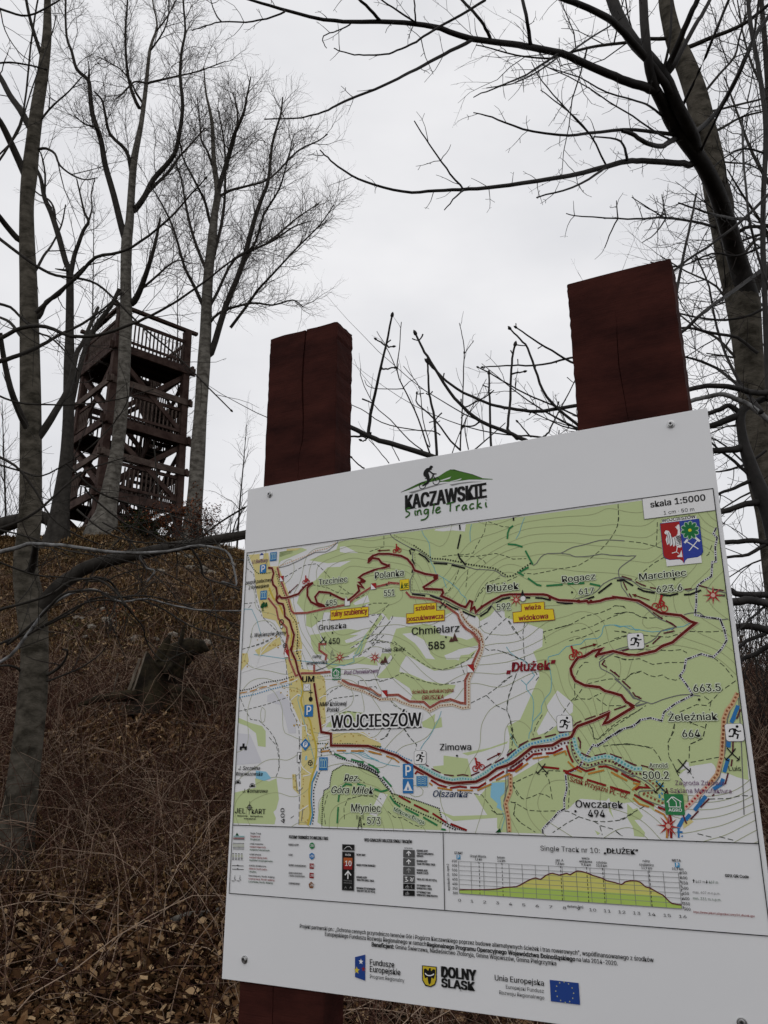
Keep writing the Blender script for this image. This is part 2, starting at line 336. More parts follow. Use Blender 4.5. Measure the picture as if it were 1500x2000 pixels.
# near tree at the left edge
Y1 = ground_hit(28, 1712) or 7.6
MID = [dict(s0=.15, sp=.42, ang=.85, up=.18, len=.95, fall=.45, n=6, wig=.16, r=.0075, grav=.06, rt=.35),
       dict(s0=.15, sp=.2, ang=.8, up=.1, len=.36, fall=.3, n=4, wig=.15, r=.0035, grav=.05, rt=.5),
       dict(s0=.2, sp=.12, ang=.8, up=.05, len=.1, fall=.2, n=3, wig=.1, r=.0022, rt=.7)]
MID2 = [dict(MID[0], sp=.42, len=.85), dict(MID[1], sp=.24), MID[2]]
CTX.clear(); T1 = [limb([(22, 1790, 42), (25, 1712, 38), (30, 1650, 33), (35, 1600, 31), (45, 1517, 28), (55, 1433, 26.5), (63, 1350, 26), (67, 1270, 24), (62, 1195, 26), (50, 1110, 22), (60, 1000, 20), (61, 827, 19), (59, 683, 17.5), (56, 550, 15.5), (53, 480, 14), (52, 400, 12.5), (57, 340, 14), (63, 283, 12.5), (72, 213, 11.5), (84, 140, 10), (92, 67, 8), (93, 0, 6), (96, -80, 4)], Y1, 0, k=4),
      limb([(70, 1200), (95, 1165), (140, 1125), (190, 1100), (250, 1087), (330, 1070), (400, 1058), (480, 1042), (560, 1025), (640, 1015)], Y1, -.3, 16, 7, wig=.004),
      limb([(52, 1135), (62, 1110), (68, 1080), (70, 1062)], Y1, -.4, 9, 6),
      limb([(52, 345), (40, 320), (17, 270), (0, 237), (-20, 215)], Y1, -.4, 8, 5),
      limb([(60, 250), (40, 215), (20, 187), (0, 150), (-20, 130)], Y1, .4, 7, 4.5),
      limb([(83, 113), (70, 75), (57, 30), (46, -30)], Y1, -.2, 4, 2.5),
      limb([(40, 470), (20, 450), (0, 425), (-20, 400)], Y1, -.3, 6, 5),
      limb([(70, 860), (55, 840), (37, 803), (20, 757), (7, 697), (0, 650)], Y1, -.6, 8, 4.5),
      limb([(76, 852), (95, 825), (110, 800), (128, 770), (140, 737), (150, 690), (163, 667), (178, 630), (192, 600)], Y1, .4, 8, 3, bark_pale and 3 or 3),
      limb([(74, 291), (90, 290), (107, 300), (117, 323), (143, 343), (168, 351), (190, 347)], Y1, -.3, 3, 1),
      limb([(78, 235), (95, 215), (110, 200), (135, 178), (157, 153), (170, 140)], Y1, -.6, 2.4, .9),
      limb([(75, 620), (90, 590), (115, 575), (140, 545), (165, 520)], Y1, -.4, 5, 2),
      limb([(46, 1325), (38, 1308), (18, 1300), (-10, 1300)], Y1, -.4, 3, 2),
      limb([(88, 1318), (110, 1308), (125, 1292), (132, 1272), (122, 1268)], Y1, -.4, 3.5, 1.5),
      limb([(90, 1330), (120, 1320), (160, 1303), (195, 1278), (210, 1258)], Y1, -.3, 2.2, .8),
      limb([(68, 530), (85, 500), (100, 480), (120, 440), (128, 400)], Y1, .5, 3, 1.2),
      limb([(60, 680), (40, 655), (20, 630), (0, 620)], Y1, .4, 4, 2.5)]
tree('bare_tree', 'thick bare tree at the left edge rising from the brambles beside the board', 'tree', T1, MID2, bark_green, bark_dark, twig_near, 6, sides=20)

# the big leaning tree at the right
Y6 = 6.4
CTX.clear(); T6 = [limb([(1640, 1860, 54), (1600, 1640, 46), (1560, 1350, 38), (1528, 1150, 33), (1508, 1010, 30), (1493, 950, 29), (1480, 880, 28), (1473, 800, 26), (1463, 700, 27), (1458, 640, 29), (1452, 590, 31), (1440, 555, 27), (1424, 500, 24), (1412, 440, 23), (1398, 380, 22), (1390, 320, 23), (1376, 260, 22), (1360, 190, 21), (1340, 130, 19), (1320, 85, 17), (1308, 40, 15), (1301, 0, 14), (1296, -70, 12)], Y6, 0, k=4),
      limb([(1288, 76), (1262, 76), (1232, 82), (1166, 90), (1119, 101), (1085, 112), (1064, 114), (1009, 108), (950, 92), (930, 88)], Y6, -.8, 3.6, 1),
      limb([(1322, 95), (1345, 92), (1390, 73), (1425, 60), (1460, 42), (1500, 10), (1540, -20)], Y6, -.4, 4.5, 3),
      limb([(1355, 205), (1372, 185), (1405, 145), (1435, 110), (1445, 70), (1470, -10)], Y6, .5, 3, 1.5),
      limb([(1392, 323), (1404, 336), (1416, 352), (1425, 378), (1430, 403), (1428, 425), (1423, 440)], Y6, -.4, 6, 3),
      limb([(1462, 580), (1475, 555), (1500, 530), (1540, 500), (1590, 470)], Y6, .3, 15, 11),
      limb([(1365, 222), (1400, 215), (1440, 205), (1500, 190)], Y6, .6, 2.5, 1.8),
      limb([(1378, 265), (1410, 250), (1450, 228), (1500, 215)], Y6, .4, 3, 1.6), limb([(1448, 500), (1475, 470), (1500, 460)], Y6, .5, 3, 2), limb([(1440, 700), (1400, 660), (1360, 640), (1310, 600)], Y6, .5, 3, 1.2), limb([(1440, 620), (1400, 560), (1340, 530), (1290, 500)], Y6, .6, 2.6, 1),
      limb([(1395, 315), (1430, 318), (1465, 322), (1500, 342)], Y6, .9, 2, 1.2),
      limb([(1425, 470), (1455, 445), (1500, 442)], Y6, -.5, 4, 3)]
MIDr = [dict(MID[0], sp=.17, len=1.25, ang=.95), dict(MID[1], sp=.13, len=.45), dict(MID[2], sp=.1)]
# nearer dark tree whose limbs cross the big trunk and reach over the sky
Y7 = 4.6
OPP = [dict(s0=.1, sp=.15, ang=.95, up=.05, len=.36, fall=.2, n=5, wig=.14, r=.0032, grav=.03, opp=1, turn=1.57, skip=.3, rt=.5),
       dict(s0=.3, sp=.09, ang=1.1, up=.0, len=.05, fall=.0, n=3, wig=.05, r=.0022, opp=1, turn=1.57, skip=.4, rt=1.2)]
OPPs = [dict(OPP[0], sp=.2, len=.19, r=.0026, skip=.4), dict(OPP[1], sp=.09, len=.03)]
def nl(pts, r0, r1, dY=0, Yo=0, m=None, p=OPPs, wig=.0015): 
    a = limb(pts, Y7 + Yo, dY, r0, r1, 3, wig); return (a[0], a[1], m, p)
T7 = [None]
T7[0] = limb([(1466, 610, 20), (1458, 570, 20), (1444, 520, 19), (1432, 480, 18), (1418, 430, 17.5), (1400, 377, 16.5), (1380, 335, 16), (1362, 305, 15.5), (1338, 275, 14.5), (1313, 240, 14), (1297, 208, 12), (1281, 178, 11)], 6.1, -1.3, k=4); T7[0] = (T7[0][0], T7[0][1], bark_black, OPPs)
T7 += [nl([(1281, 178), (1262, 171), (1225, 160), (1188, 144), (1140, 124), (1097, 105), (1038, 93), (1000, 86), (920, 76), (860, 55), (812, 46), (744, 42), (688, 43), (632, 38), (548, 18), (492, 0), (440, -14)], 9, 2, -1.0, 0),
       nl([(1281, 178), (1272, 150), (1265, 112), (1260, 60), (1256, 0), (1252, -40)], 9.5, 8),
       nl([(1362, 305), (1354, 270), (1340, 238), (1320, 200), (1297, 150), (1275, 122), (1245, 90), (1225, 62), (1210, 35), (1192, -10)], 13, 11, .2, 0),
       nl([(1310, 180), (1290, 150), (1250, 100), (1205, 50), (1177, 29), (1133, 9), (1097, -4), (1060, -20)], 8, 5.5, -.5, 0),
       nl([(1298, 148), (1312, 115), (1330, 75), (1348, 30), (1362, 0), (1375, -30)], 6.5, 4.5, -.3),
       nl([(1300, 150), (1320, 122), (1350, 62), (1370, 30), (1388, -4), (1400, -30)], 5, 3, .2),
       nl([(1282, 172), (1297, 130), (1309, 70), (1312, 0), (1313, -30)], 3, 2),
       nl([(1322, 231), (1353, 165), (1390, 81), (1423, 0), (1435, -30)], 3, 2.5, -.4),
       nl([(1361, 257), (1380, 240), (1408, 209), (1440, 150), (1460, 103), (1478, 65), (1500, 33), (1520, 0)], 5, 3.5, .2),
       nl([(1366, 302), (1380, 270), (1412, 205), (1450, 130), (1471, 75), (1480, 20), (1485, -20)], 2.6, 2.2, -.3),
       nl([(1347, 322), (1335, 319), (1300, 317), (1254, 314), (1225, 315), (1185, 325), (1140, 337), (1097, 346), (1020, 358), (950, 367), (900, 370), (850, 372), (804, 376), (750, 366), (700, 350), (660, 325), (640, 308), (625, 293)], 6.5, 1.2, -1.0),
       nl([(1225, 315), (1220, 290), (1205, 272), (1160, 267)], 3, 1.4, -.3),
       nl([(905, 370), (880, 340), (855, 305), (830, 270), (809, 236)], 2, 1.1, -.2, -.7),
       nl([(905, 370), (885, 390), (868, 410)], 1.8, 1, -.1, -.7),
       nl([(1185, 325), (1150, 350), (1100, 372), (1048, 386)], 2.6, 1.4, -.2, -.2),
       nl([(1317, 263), (1280, 258), (1218, 253), (1152, 260), (1111, 264), (1042, 257), (987, 240), (950, 225), (925, 220)], 4, 1, -.5),
       nl([(1320, 270), (1305, 279), (1291, 286), (1262, 279), (1240, 265), (1225, 258), (1215, 256)], 5.5, 3.5, -.1),
       nl([(1399, 444), (1353, 433), (1298, 425), (1260, 428), (1207, 427), (1137, 423), (1106, 417)], 3, .9, -.5),
       nl([(1298, 425), (1270, 408), (1234, 385)], 1.6, .9, -.1, -.2), nl([(1300, 427), (1280, 455), (1254, 474)], 1.6, .8, -.1, -.2),
       nl([(1303, 425), (1296, 400), (1293, 380)], 1.6, 1, -.1, -.2), nl([(1207, 427), (1204, 392)], 1.4, .9, 0, -.3), nl([(1207, 427), (1190, 460), (1181, 484)], 1.4, .9, 0, -.3),
       nl([(1462, 428), (1430, 427), (1390, 418), (1350, 405), (1325, 396)], 3.4, 1.4, -.2),
       nl([(1360, 378), (1350, 430), (1335, 500), (1318, 590), (1316, 660)], 2, 3.4, -.2, -.4),
       nl([(920, 80), (880, 100), (840, 120), (800, 142), (760, 162), (672, 198), (650, 210), (620, 222), (572, 232), (516, 233)], 3.6, 1.2, -.3, -.7),
       nl([(948, 0), (900, 30), (848, 58), (820, 77), (800, 88), (775, 99), (752, 106), (720, 108), (692, 107), (665, 100), (652, 94)], 2.6, 1, -.1, -.8),
       nl([(682, 48), (660, 60), (636, 67), (630, 80), (638, 94)], 1.4, .8, 0, -.9),
       nl([(556, 24), (520, 36), (480, 43), (432, 42), (400, 51), (375, 60)], 1.9, 1, -.1, -.9), nl([(432, 42), (420, 25), (410, -8)], 1.6, .9, 0, -.95),
       nl([(744, 40), (722, 18), (698, -4), (680, -20)], 3.2, 2.4, -.1, -.8), nl([(958, 78), (948, 55), (932, 32), (898, -4)], 3.4, 2.6, 0, -.6),
       nl([(1036, 90), (1030, 45), (1020, -5)], 4, 3.2, 0, -.5), nl([(812, 44), (810, 20), (808, -10)], 1.8, 1.4, 0, -.75),
       nl([(820, 50), (790, 30), (757, 8), (735, -8)], 2, 1.4, -.1, -.75),
       nl([(1185, 325), (1152, 262), (1108, 216), (1085, 198), (1056, 176)], 2, .9, -.4, -.1), nl([(1152, 262), (1110, 217), (1067, 169), (1050, 145), (1038, 121)], 1.6, .8, -.3, -.3),
       nl([(1313, 273), (1280, 257), (1236, 227), (1188, 198), (1133, 161), (1060, 127)], 2, .9, -.5, -.1),
       nl([(1296, 228), (1270, 208), (1243, 198), (1185, 180), (1133, 152), (1071, 132)], 2.4, 1, -.4, -.1),
       nl([(1097, 100), (1060, 125), (1010, 155), (950, 178), (925, 190)], 2.4, .9, -.2, -.3), nl([(1120, 98), (1160, 70), (1200, 45), (1232, 20)], 2, 1, .2, -.3),
       nl([(1091, 112), (1050, 140), (1000, 163), (950, 172)], 1.8, .9, -.2, -.3),
       nl([(1450, 235), (1452, 300), (1460, 400), (1475, 480), (1500, 560)], 2, 2.5, .2, .2), nl([(1500, 380), (1450, 430), (1400, 470), (1340, 510), (1280, 560)], 3, 2.2, -.2, -.2),
       nl([(1500, 520), (1430, 570), (1380, 605), (1330, 650), (1290, 660)], 4, 3, -.2, -.4)]
tree('leaning_tree', 'leaning olive-grey tree at the right whose black limbs reach across the upper sky', 'tree', [T6[0]] + [(l[0], l[1], bark_dark, MIDr) for l in T6[1:]] + T7, OPPs, bark_green, bark_black, bark_black, 9, sides=20, brsides=10, tw_sides=4)
# second dark stem at the right border
Y8 = 5.3
def ml(pts, r0, r1, dY=0, Yo=0, m=None, p=OPP): 
    a = limb(pts, Y8 + Yo, dY, r0, r1, 3, .0015); return (a[0], a[1], m, p)
CTX.clear(); T8 = [None]
T8[0] = limb([(1640, 1850, 30), (1600, 1500, 27), (1550, 1200, 24), (1520, 1060, 21), (1503, 1000, 18), (1486, 960, 16), (1472, 925, 14), (1458, 885, 12), (1449, 850, 9.5), (1446, 815, 9), (1455, 797, 8.5), (1478, 785, 7), (1510, 770, 6)], Y8, 0, k=4)
T8 += [ml([(1452, 872), (1440, 877), (1427, 878), (1393, 881), (1350, 884), (1290, 880)], 8, 5, -.1), ml([(1466, 938), (1435, 953), (1405, 964), (1380, 975)], 4, 2),
       ml([(1464, 927), (1435, 902), (1415, 887), (1395, 870)], 3.6, 2), ml([(1480, 982), (1457, 985), (1412, 999), (1380, 1012)], 7, 4),
       ml([(1446, 812), (1435, 815), (1410, 824), (1387, 832), (1350, 842)], 8, 5), ml([(1446, 810), (1425, 792), (1405, 800), (1384, 808), (1350, 820)], 5.5, 4),
       ml([(1520, 835), (1500, 820), (1465, 793), (1435, 778), (1420, 772), (1405, 770), (1380, 776), (1360, 780), (1335, 788), (1310, 800)], 5.5, 4, -.1, -.3, bark_pale),
       ml([(1520, 760), (1500, 766), (1472, 767), (1445, 760), (1420, 755), (1382, 754), (1345, 761), (1310, 770)], 6.5, 4.5, -.1, -.2),
       ml([(1520, 1066), (1500, 1062), (1470, 1056), (1440, 1058), (1416, 1059), (1380, 1062)], 6, 4), ml([(1494, 1064), (1462, 1082), (1421, 1089), (1380, 1095)], 4, 2),
       ml([(1520, 1163), (1500, 1162), (1470, 1162), (1440, 1160), (1429, 1154), (1405, 1140)], 7, 5, 0, -.2), ml([(1520, 1182), (1500, 1180), (1470, 1173), (1432, 1176), (1400, 1178)], 8, 8, 0, -.4),
       ml([(1520, 1236), (1500, 1232), (1470, 1224), (1439, 1224), (1400, 1228)], 8, 6, 0, -.3), ml([(1494, 1238), (1462, 1250), (1445, 1264), (1425, 1280)], 4, 3, 0, -.3),
       ml([(1520, 1250), (1500, 1262), (1470, 1280), (1450, 1288), (1438, 1310)], 5.5, 3.5, 0, -.2), ml([(1510, 1170), (1475, 1200), (1440, 1232), (1430, 1240)], 2.6, 2, 0, -.5),
       ml([(1496, 880), (1460, 905), (1425, 918), (1390, 922)], 3, 1.5, 0, .4), ml([(1500, 960), (1450, 900), (1400, 860), (1340, 840)], 2.2, 1.2, 0, .5),
       ml([(1485, 800), (1450, 760), (1400, 720), (1350, 700), (1300, 690)], 4, 1.6, .2, .3), ml([(1470, 790), (1430, 720), (1400, 640), (1385, 560), (1360, 500)], 3.4, 1.4, .3, .3),
       ml([(1480, 690), (1440, 660), (1390, 650), (1340, 640), (1300, 645)], 3.6, 2, 0, .2), ml([(1500, 600), (1450, 620), (1400, 625), (1340, 615), (1280, 600)], 3, 1.4, 0, .2),
       ml([(1500, 770), (1495, 600), (1490, 430), (1496, 257), (1485, 154), (1467, 55), (1461, 0), (1458, -30)], 6, 3.6, .2, .2),
       ml([(1490, 480), (1440, 500), (1390, 495), (1330, 520), (1270, 512)], 2.6, 1.2, 0, .2), ml([(1496, 300), (1450, 290), (1400, 320), (1370, 360)], 2.2, 1, 0, .2)]
tree('dark_tree', 'crooked dark tree at the right border with boughs passing behind the board', 'tree', T8, OPP, bark_black, bark_black, twig_near, 10, sides=12, brsides=8, tw_sides=4)

# saplings and bare shoots behind the board
def shoots(name, label, cat, lst, prm, Y, m, seed, mtw=None, ground=None, sides=5):
    CTX.clear(); root = empty(name, (0, 0, 0), label, cat); rg = random.Random(seed); o = [[] for _ in prm]
    first = True
    for pts, r0, r1, dy, yo in lst:
        P_, R_ = limb(pts, Y + yo, dy, r0, r1, 3, .001)
        if first:
            root.location = tuple(P_[0]); root['_world'] = 1; first = False
        # a swollen bud at the tip
        T = norm(P_[-1] - P_[-2]); b = R_[-1]
        if r1 > 1.0:
            P_ = np.vstack([P_, P_[-1] + T * b * 1.5, P_[-1] + T * b * 4, P_[-1] + T * b * 6]); R_ = np.concatenate([R_, [b * 1.9, b * 1.6, b * .2]])
        tubes('branch', [(P_, R_)], 7, m, root); grow(rg, P_, R_, 0, prm, o)
    al = [a for k in o for a in k]
    if al: tubes('twigs', al, 4, mtw or m, root, False)['kind'] = 'stuff'
    del root['_world']; return root
SPUR = [dict(s0=.2, sp=.13, ang=1.25, up=.1, len=.045, fall=.3, n=4, wig=.08, r=.0022, grav=.1, opp=1, turn=1.57, skip=.4, rt=1.3)]
shoots('bare_bush', 'nearest black bare shoots with plump buds rising between the two posts', 'bush', [
    ([(1050, 1010), (930, 930), (835, 889), (762, 867), (735, 858), (719, 852), (685, 834), (650, 815), (600, 800)], 6, 4.2, 0, 0),
    ([(719, 852), (724, 810), (732, 770), (743, 722), (754, 675), (765, 620)], 3.6, 1.9, -.15, 0),
    ([(719, 852), (700, 853), (685, 852), (660, 850)], 2.4, 1.6, 0, 0), ([(718, 852), (714, 860), (707, 861)], 2, 1.3, 0, 0),
    ([(747, 720), (758, 720), (769, 718)], 1.8, 1.4, 0, -.05), ([(754, 675), (744, 668), (736, 664)], 1.8, 1.3, 0, -.1), ([(754, 676), (761, 678), (766, 677)], 1.8, 1.3, 0, -.1)], [dict(SPUR[0], skip=.8)], 2.7, bark_black, 21)
shoots('bare_bush', 'black bare shoots crossing in an arch just left of the taller post', 'bush', [
    ([(1200, 960), (1100, 905), (1040, 868), (1000, 848), (938, 823), (905, 796), (879, 766), (842, 708), (825, 680), (813, 655)], 5, 2, -.1, 0),
    ([(1250, 780), (1122, 793), (1060, 803), (1023, 802), (985, 796), (960, 790), (905, 766), (872, 744), (850, 722), (837, 709)], 4, 2, -.1, .1),
    ([(853, 900), (853, 884), (850, 829), (844, 795), (839, 770), (836, 735), (835, 709)], 3, 1.8, -.05, 0),
    ([(1010, 858), (992, 840), (992, 831), (996, 780), (998, 736), (1001, 700), (1005, 677)], 3, 2, -.05, 0), ([(999, 732), (1010, 728), (1022, 726)], 2, 1.4, 0, -.03),
    ([(959, 880), (959, 864), (957, 800), (956, 765), (955, 732)], 2.6, 1.8, 0, .1),
    ([(1140, 840), (1126, 828), (1089, 798), (1060, 762), (1045, 720), (1031, 681), (1015, 662), (998, 644)], 3.4, 1.6, -.1, .1),
    ([(1180, 725), (1115, 707), (1078, 685), (1040, 662), (1010, 641)], 2.6, 1.4, -.1, .2),
    ([(1200, 690), (1115, 699), (1060, 712), (1012, 714), (980, 715), (945, 717)], 2.4, 1.2, -.1, .2),
    ([(1160, 830), (1089, 795), (1042, 776), (994, 751), (950, 725), (935, 718)], 2, 1.1, -.1, .3),
    ([(1010, 860), (1005, 850), (975, 838), (950, 828)], 2.4, 1.5, 0, 0), ([(1080, 858), (1038, 852), (1005, 850)], 2.4, 1.5, 0, 0), ([(1035, 852), (1025, 840), (1012, 825)], 1.6, 1.2, 0, 0),
    ([(1064, 852), (1072, 843), (1079, 830)], 2, 1.6, 0, 0), ([(900, 880), (880, 862), (850, 820), (816, 790), (814, 770)], 2, 1.2, 0, .1),
    ([(938, 823), (925, 832), (908, 832)], 1.8, 1.3, 0, 0), ([(905, 796), (930, 785), (955, 770)], 1.6, 1.2, 0, 0)], SPUR, 3.0, bark_black, 22)
shoots('sapling', 'thin pale-brown saplings farther back between the two posts', 'bush', [
    ([(870, 960), (839, 884), (817, 818), (795, 770), (776, 726), (780, 680), (784, 629)], 1.9, .8, .2, 0), ([(776, 726), (765, 700), (750, 670), (736, 647)], 1, .6, 0, .1),
    ([(787, 759), (800, 745), (812, 740)], .9, .5, 0, .1), ([(899, 880), (901, 830), (903, 807), (905, 740), (907, 686), (902, 655), (897, 631)], 1.6, .7, .2, .2),
    ([(907, 690), (918, 675), (925, 665)], .9, .6, 0, .2), ([(826, 880), (800, 860), (762, 820), (730, 790), (706, 740), (705, 720)], 1.3, .6, 0, .4),
    ([(860, 850), (845, 842), (800, 838), (745, 825), (715, 805), (685, 790)], 1.4, .8, 0, .1), ([(840, 870), (826, 820), (820, 760), (800, 730), (788, 715)], 1.1, .6, 0, .6),
    ([(786, 758), (750, 760), (720, 755), (712, 742)], 1, .6, 0, .2), ([(760, 905), (740, 880), (720, 858)], 1, .7, 0, 0), ([(780, 900), (770, 880), (762, 862)], 1, .7, 0, 0),
    ([(712, 915), (700, 908), (688, 895)], 1.6, 1.1, 0, -.5), ([(915, 878), (908, 830), (922, 800), (960, 760)], 1.2, .6, 0, .2), ([(880, 895), (900, 840), (930, 780), (950, 740)], 1, .6, 0, .5)],
    [dict(OPP[0], sp=.2, len=.2, r=.0016, ang=.6, up=.4, opp=0, skip=.2)], 4.2, twig_near, 23)
# low branches hanging in from the left edge, in front of the hillside
PL = [dict(s0=.12, sp=.125, ang=.8, up=.06, len=.42, fall=.3, n=5, wig=.14, r=.0028, grav=.02, rt=.5), dict(s0=.25, sp=.13, ang=.8, up=.0, len=.12, n=3, wig=.1, r=.0017, rt=.8, skip=.3)]
root = shoots('overhanging_branch', 'long thin grey branches sweeping in from the left edge below the tower', 'branch', [
    ([(-40, 1090), (0, 1078), (40, 1068), (60, 1062), (100, 1064), (130, 1066), (200, 1076), (270, 1080), (330, 1076), (390, 1066), (440, 1076), (455, 1100), (462, 1140), (455, 1142), (440, 1138)], 4.6, 1.5, -.2, 0),
    ([(-40, 1310), (20, 1280), (60, 1230), (90, 1190), (130, 1163), (165, 1153), (190, 1153), (212, 1166), (240, 1175), (290, 1170), (340, 1183), (400, 1192), (470, 1193)], 3.4, 1.4, .1, .2),
    ([(-30, 1270), (30, 1245), (90, 1222), (140, 1195), (180, 1170), (230, 1165), (300, 1180), (370, 1222), (440, 1245), (470, 1252)], 2.6, 1.4, 0, .3),
    ([(-30, 1200), (0, 1190), (40, 1180), (100, 1160), (140, 1135), (190, 1132), (225, 1155), (240, 1175)], 3, 2, 0, .1),
    ([(-20, 1090), (60, 1120), (130, 1128), (200, 1135), (240, 1120), (280, 1110)], 2, 1, 0, .2), ([(240, 1175), (260, 1200), (280, 1225), (285, 1250), (300, 1275), (322, 1292), (345, 1280), (380, 1270)], 1.8, .9, .1, .5),
    ([(270, 1082), (275, 1095), (288, 1110), (302, 1115), (292, 1130)], 2.2, 1.4, 0, 0), ([(345, 1072), (346, 1095), (345, 1128)], 1.6, 1, 0, 0),
    ([(20, 1255), (80, 1203), (120, 1163), (160, 1153), (198, 1156), (216, 1168)], 3, 2, 0, .1), ([(50, 1242), (110, 1207), (165, 1178), (210, 1172), (238, 1177)], 2.2, 1.4, 0, .15),
    ([(215, 1169), (280, 1163), (340, 1175), (400, 1196), (475, 1225)], 2, 1, .1, .3), ([(375, 1073), (392, 1100), (400, 1128), (440, 1142), (462, 1150)], 2.4, 1.5, 0, 0), ([(180, 1128), (205, 1130), (222, 1143), (235, 1165), (242, 1178)], 2.6, 1.8, 0, .3),
    ([(150, 995), (200, 1035), (260, 1058), (340, 1060), (420, 1062), (475, 1050)], 2, 1, .1, .3), ([(200, 1020), (250, 1050), (290, 1110), (330, 1150), (350, 1180)], 1.8, .8, 0, .5), ([(-20, 1030), (60, 1050), (130, 1075), (220, 1090), (310, 1115), (380, 1150)], 1.8, .8, 0, .5), ([(330, 1000), (350, 1040), (385, 1070), (430, 1090), (478, 1095)], 1.7, .8, 0, .5)],
    PL, 4.3, bark_dark, 24)
kids = [c for c in root.children if c.name.startswith('branch')]
for c in (kids[0], kids[1], kids[6]):
    c.data.materials[0] = bark_pale
shoots('overhanging_branch', 'dark arched branches sweeping from the left edge across the top of the tower', 'branch', [
    ([(-40, 680), (0, 662), (43, 640), (90, 638), (140, 657), (200, 653), (257, 633), (293, 617), (347, 587), (400, 550), (445, 515), (490, 485)], 4.6, 1.5, -.5, 0),
    ([(-30, 715), (13, 702), (47, 690), (83, 673), (110, 657), (160, 633), (200, 605), (233, 575)], 5, 1.6, .3, .1),
    ([(-30, 440), (0, 467), (67, 517), (110, 538), (150, 543), (190, 555), (230, 590), (280, 640), (340, 690), (400, 750), (450, 800)], 3.4, 1.2, .4, .3),
    ([(70, 610), (110, 575), (150, 541), (187, 503), (233, 493), (273, 473), (327, 430), (370, 383), (400, 350)], 4.4, 1.3, -.4, 0),
    ([(-20, 590), (20, 600), (45, 625), (75, 650), (100, 660), (130, 690), (150, 720)], 3, 1.2, 0, .2),
    ([(-30, 760), (30, 785), (90, 790), (150, 790), (230, 780), (300, 760)], 2.2, 1, 0, .5), ([(-30, 900), (40, 920), (80, 930), (130, 905), (180, 870), (235, 810), (262, 750)], 2, .9, 0, .3),
    ([(-30, 1040), (20, 1025), (70, 1000), (110, 965), (150, 930), (190, 910), (240, 895)], 3.4, 1.2, .1, .1), ([(-30, 880), (30, 910), (70, 960), (100, 1010), (150, 1045), (200, 1065)], 3, 1, .3, .2),
    ([(130, 905), (190, 960), (260, 985), (330, 1005), (400, 1035), (450, 1100)], 2.2, 1, 0, .6), ([(170, 960), (240, 1020), (300, 1045), (360, 1080), (400, 1120)], 2, .9, 0, .7),
    ([(300, 860), (310, 960), (330, 1030), (350, 1060)], 1.3, .8, 0, .8), ([(480, 990), (430, 1020), (380, 1055), (330, 1060), (280, 1030), (240, 990)], 2, .9, 0, .6)],
    PL, 4.8, bark_dark, 25)
shoots('overhanging_branch', 'straight crossing twigs entering at the upper left corner', 'branch', [
    ([(-20, 10), (20, 24), (55, 31), (100, 10), (130, -10)], 2.4, 1.6, 0, 0), ([(-20, 340), (20, 280), (45, 220), (60, 90), (70, 20), (78, -20)], 2.2, 1.6, 0, .2),
    ([(-20, 320), (20, 280), (40, 247), (60, 180), (100, 70), (110, 30)], 1.8, 1, 0, .3), ([(-20, 125), (20, 122), (60, 128), (85, 134)], 2, 1.6, 0, .1), ([(0, 15), (10, 60), (35, 100), (60, 120)], 1.2, .8, 0, .1)],
    PL, 5.5, bark_dark, 26)
# ------------------------------------------------------------------ lookout tower
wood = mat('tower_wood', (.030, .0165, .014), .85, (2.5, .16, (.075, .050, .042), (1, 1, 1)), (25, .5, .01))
wood2 = mat('tower_wood_lit', (.05, .034, .029), .85, (2.5, .16, (.12, .092, .078), (1, 1, 1)), (25, .5, .01))  # paler, greyer tower wood; light on the facing beams is put into its colour
deckm = mat('tower_deck', (.02, .012, .011), .9, (3, .2, (.035, .024, .02)))
steel = mat('steel_fixing', (.55, .55, .55), .35, metal=1)
Tc = np.array([-9.55, 28.2]); th = math.radians(42.2); s0 = 2.86
tw = empty('lookout_tower', (Tc[0], Tc[1], tz(Tc[0], Tc[1]) - .1), 'dark brown open timber lookout tower with stairs on the hilltop', 'tower')
tw.rotation_euler = (0, 0, th)
zb = tw.location[2]
def Z(e): return EYE + e - zb            # height over the eye -> local
lv = [Z(9.05), Z(11.75), Z(14.65)]       # deck heights
zlow = Z(6.45)
def cx(z): return (s0 / 2) * (1 + .035 * (lv[1] - z) / 2.7)
C4 = [(-1, -1), (1, -1), (1, 1), (-1, 1)]
def cp(i, z, o=0): h = cx(z) + o; return Vector((C4[i][0] * h, C4[i][1] * h, z))
for i in range(4):
    MB().beam(cp(i, -.6), cp(i, lv[2] + 1.58), .26, .26, (1, 0, 0)).build('post', wood, tw, .01)
    b = MB()
    for z in lv + [(lv[0] + lv[1]) / 2, (lv[1] + lv[2]) / 2]:
        p = cp(i, z, .145)
        for k in (-.06, .06): b.box((p.x + k, p.y - .005 * 0, z - .1), (.035, .035, .035))
    b.build('bolts', steel, tw)
def face(i): return i, (i + 1) % 4
for i in range(4):
    a, b = face(i)
    for li, z in enumerate(lv):
        A = cp(a, z - .12, .14); B = cp(b, z - .12, .14); d = (B - A).normalized()
        MB().beam(A - d * .2, B + d * .2, .1, .30).build('beam', wood, tw, .008)
        zlo = lv[li - 1] if li else zlow
        zm = (z + zlo) / 2
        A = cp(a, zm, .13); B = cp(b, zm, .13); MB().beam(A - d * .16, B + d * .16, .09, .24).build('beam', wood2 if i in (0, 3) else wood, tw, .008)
        for (p, q) in ((a, b), (b, a)):
            A = cp(p, z - .35, .03 if p == a else -.05); B = cp(q, zlo + .15, .03 if p == a else -.05)
            MB().beam(A, B, .09, .18).build('brace', wood, tw, .006)
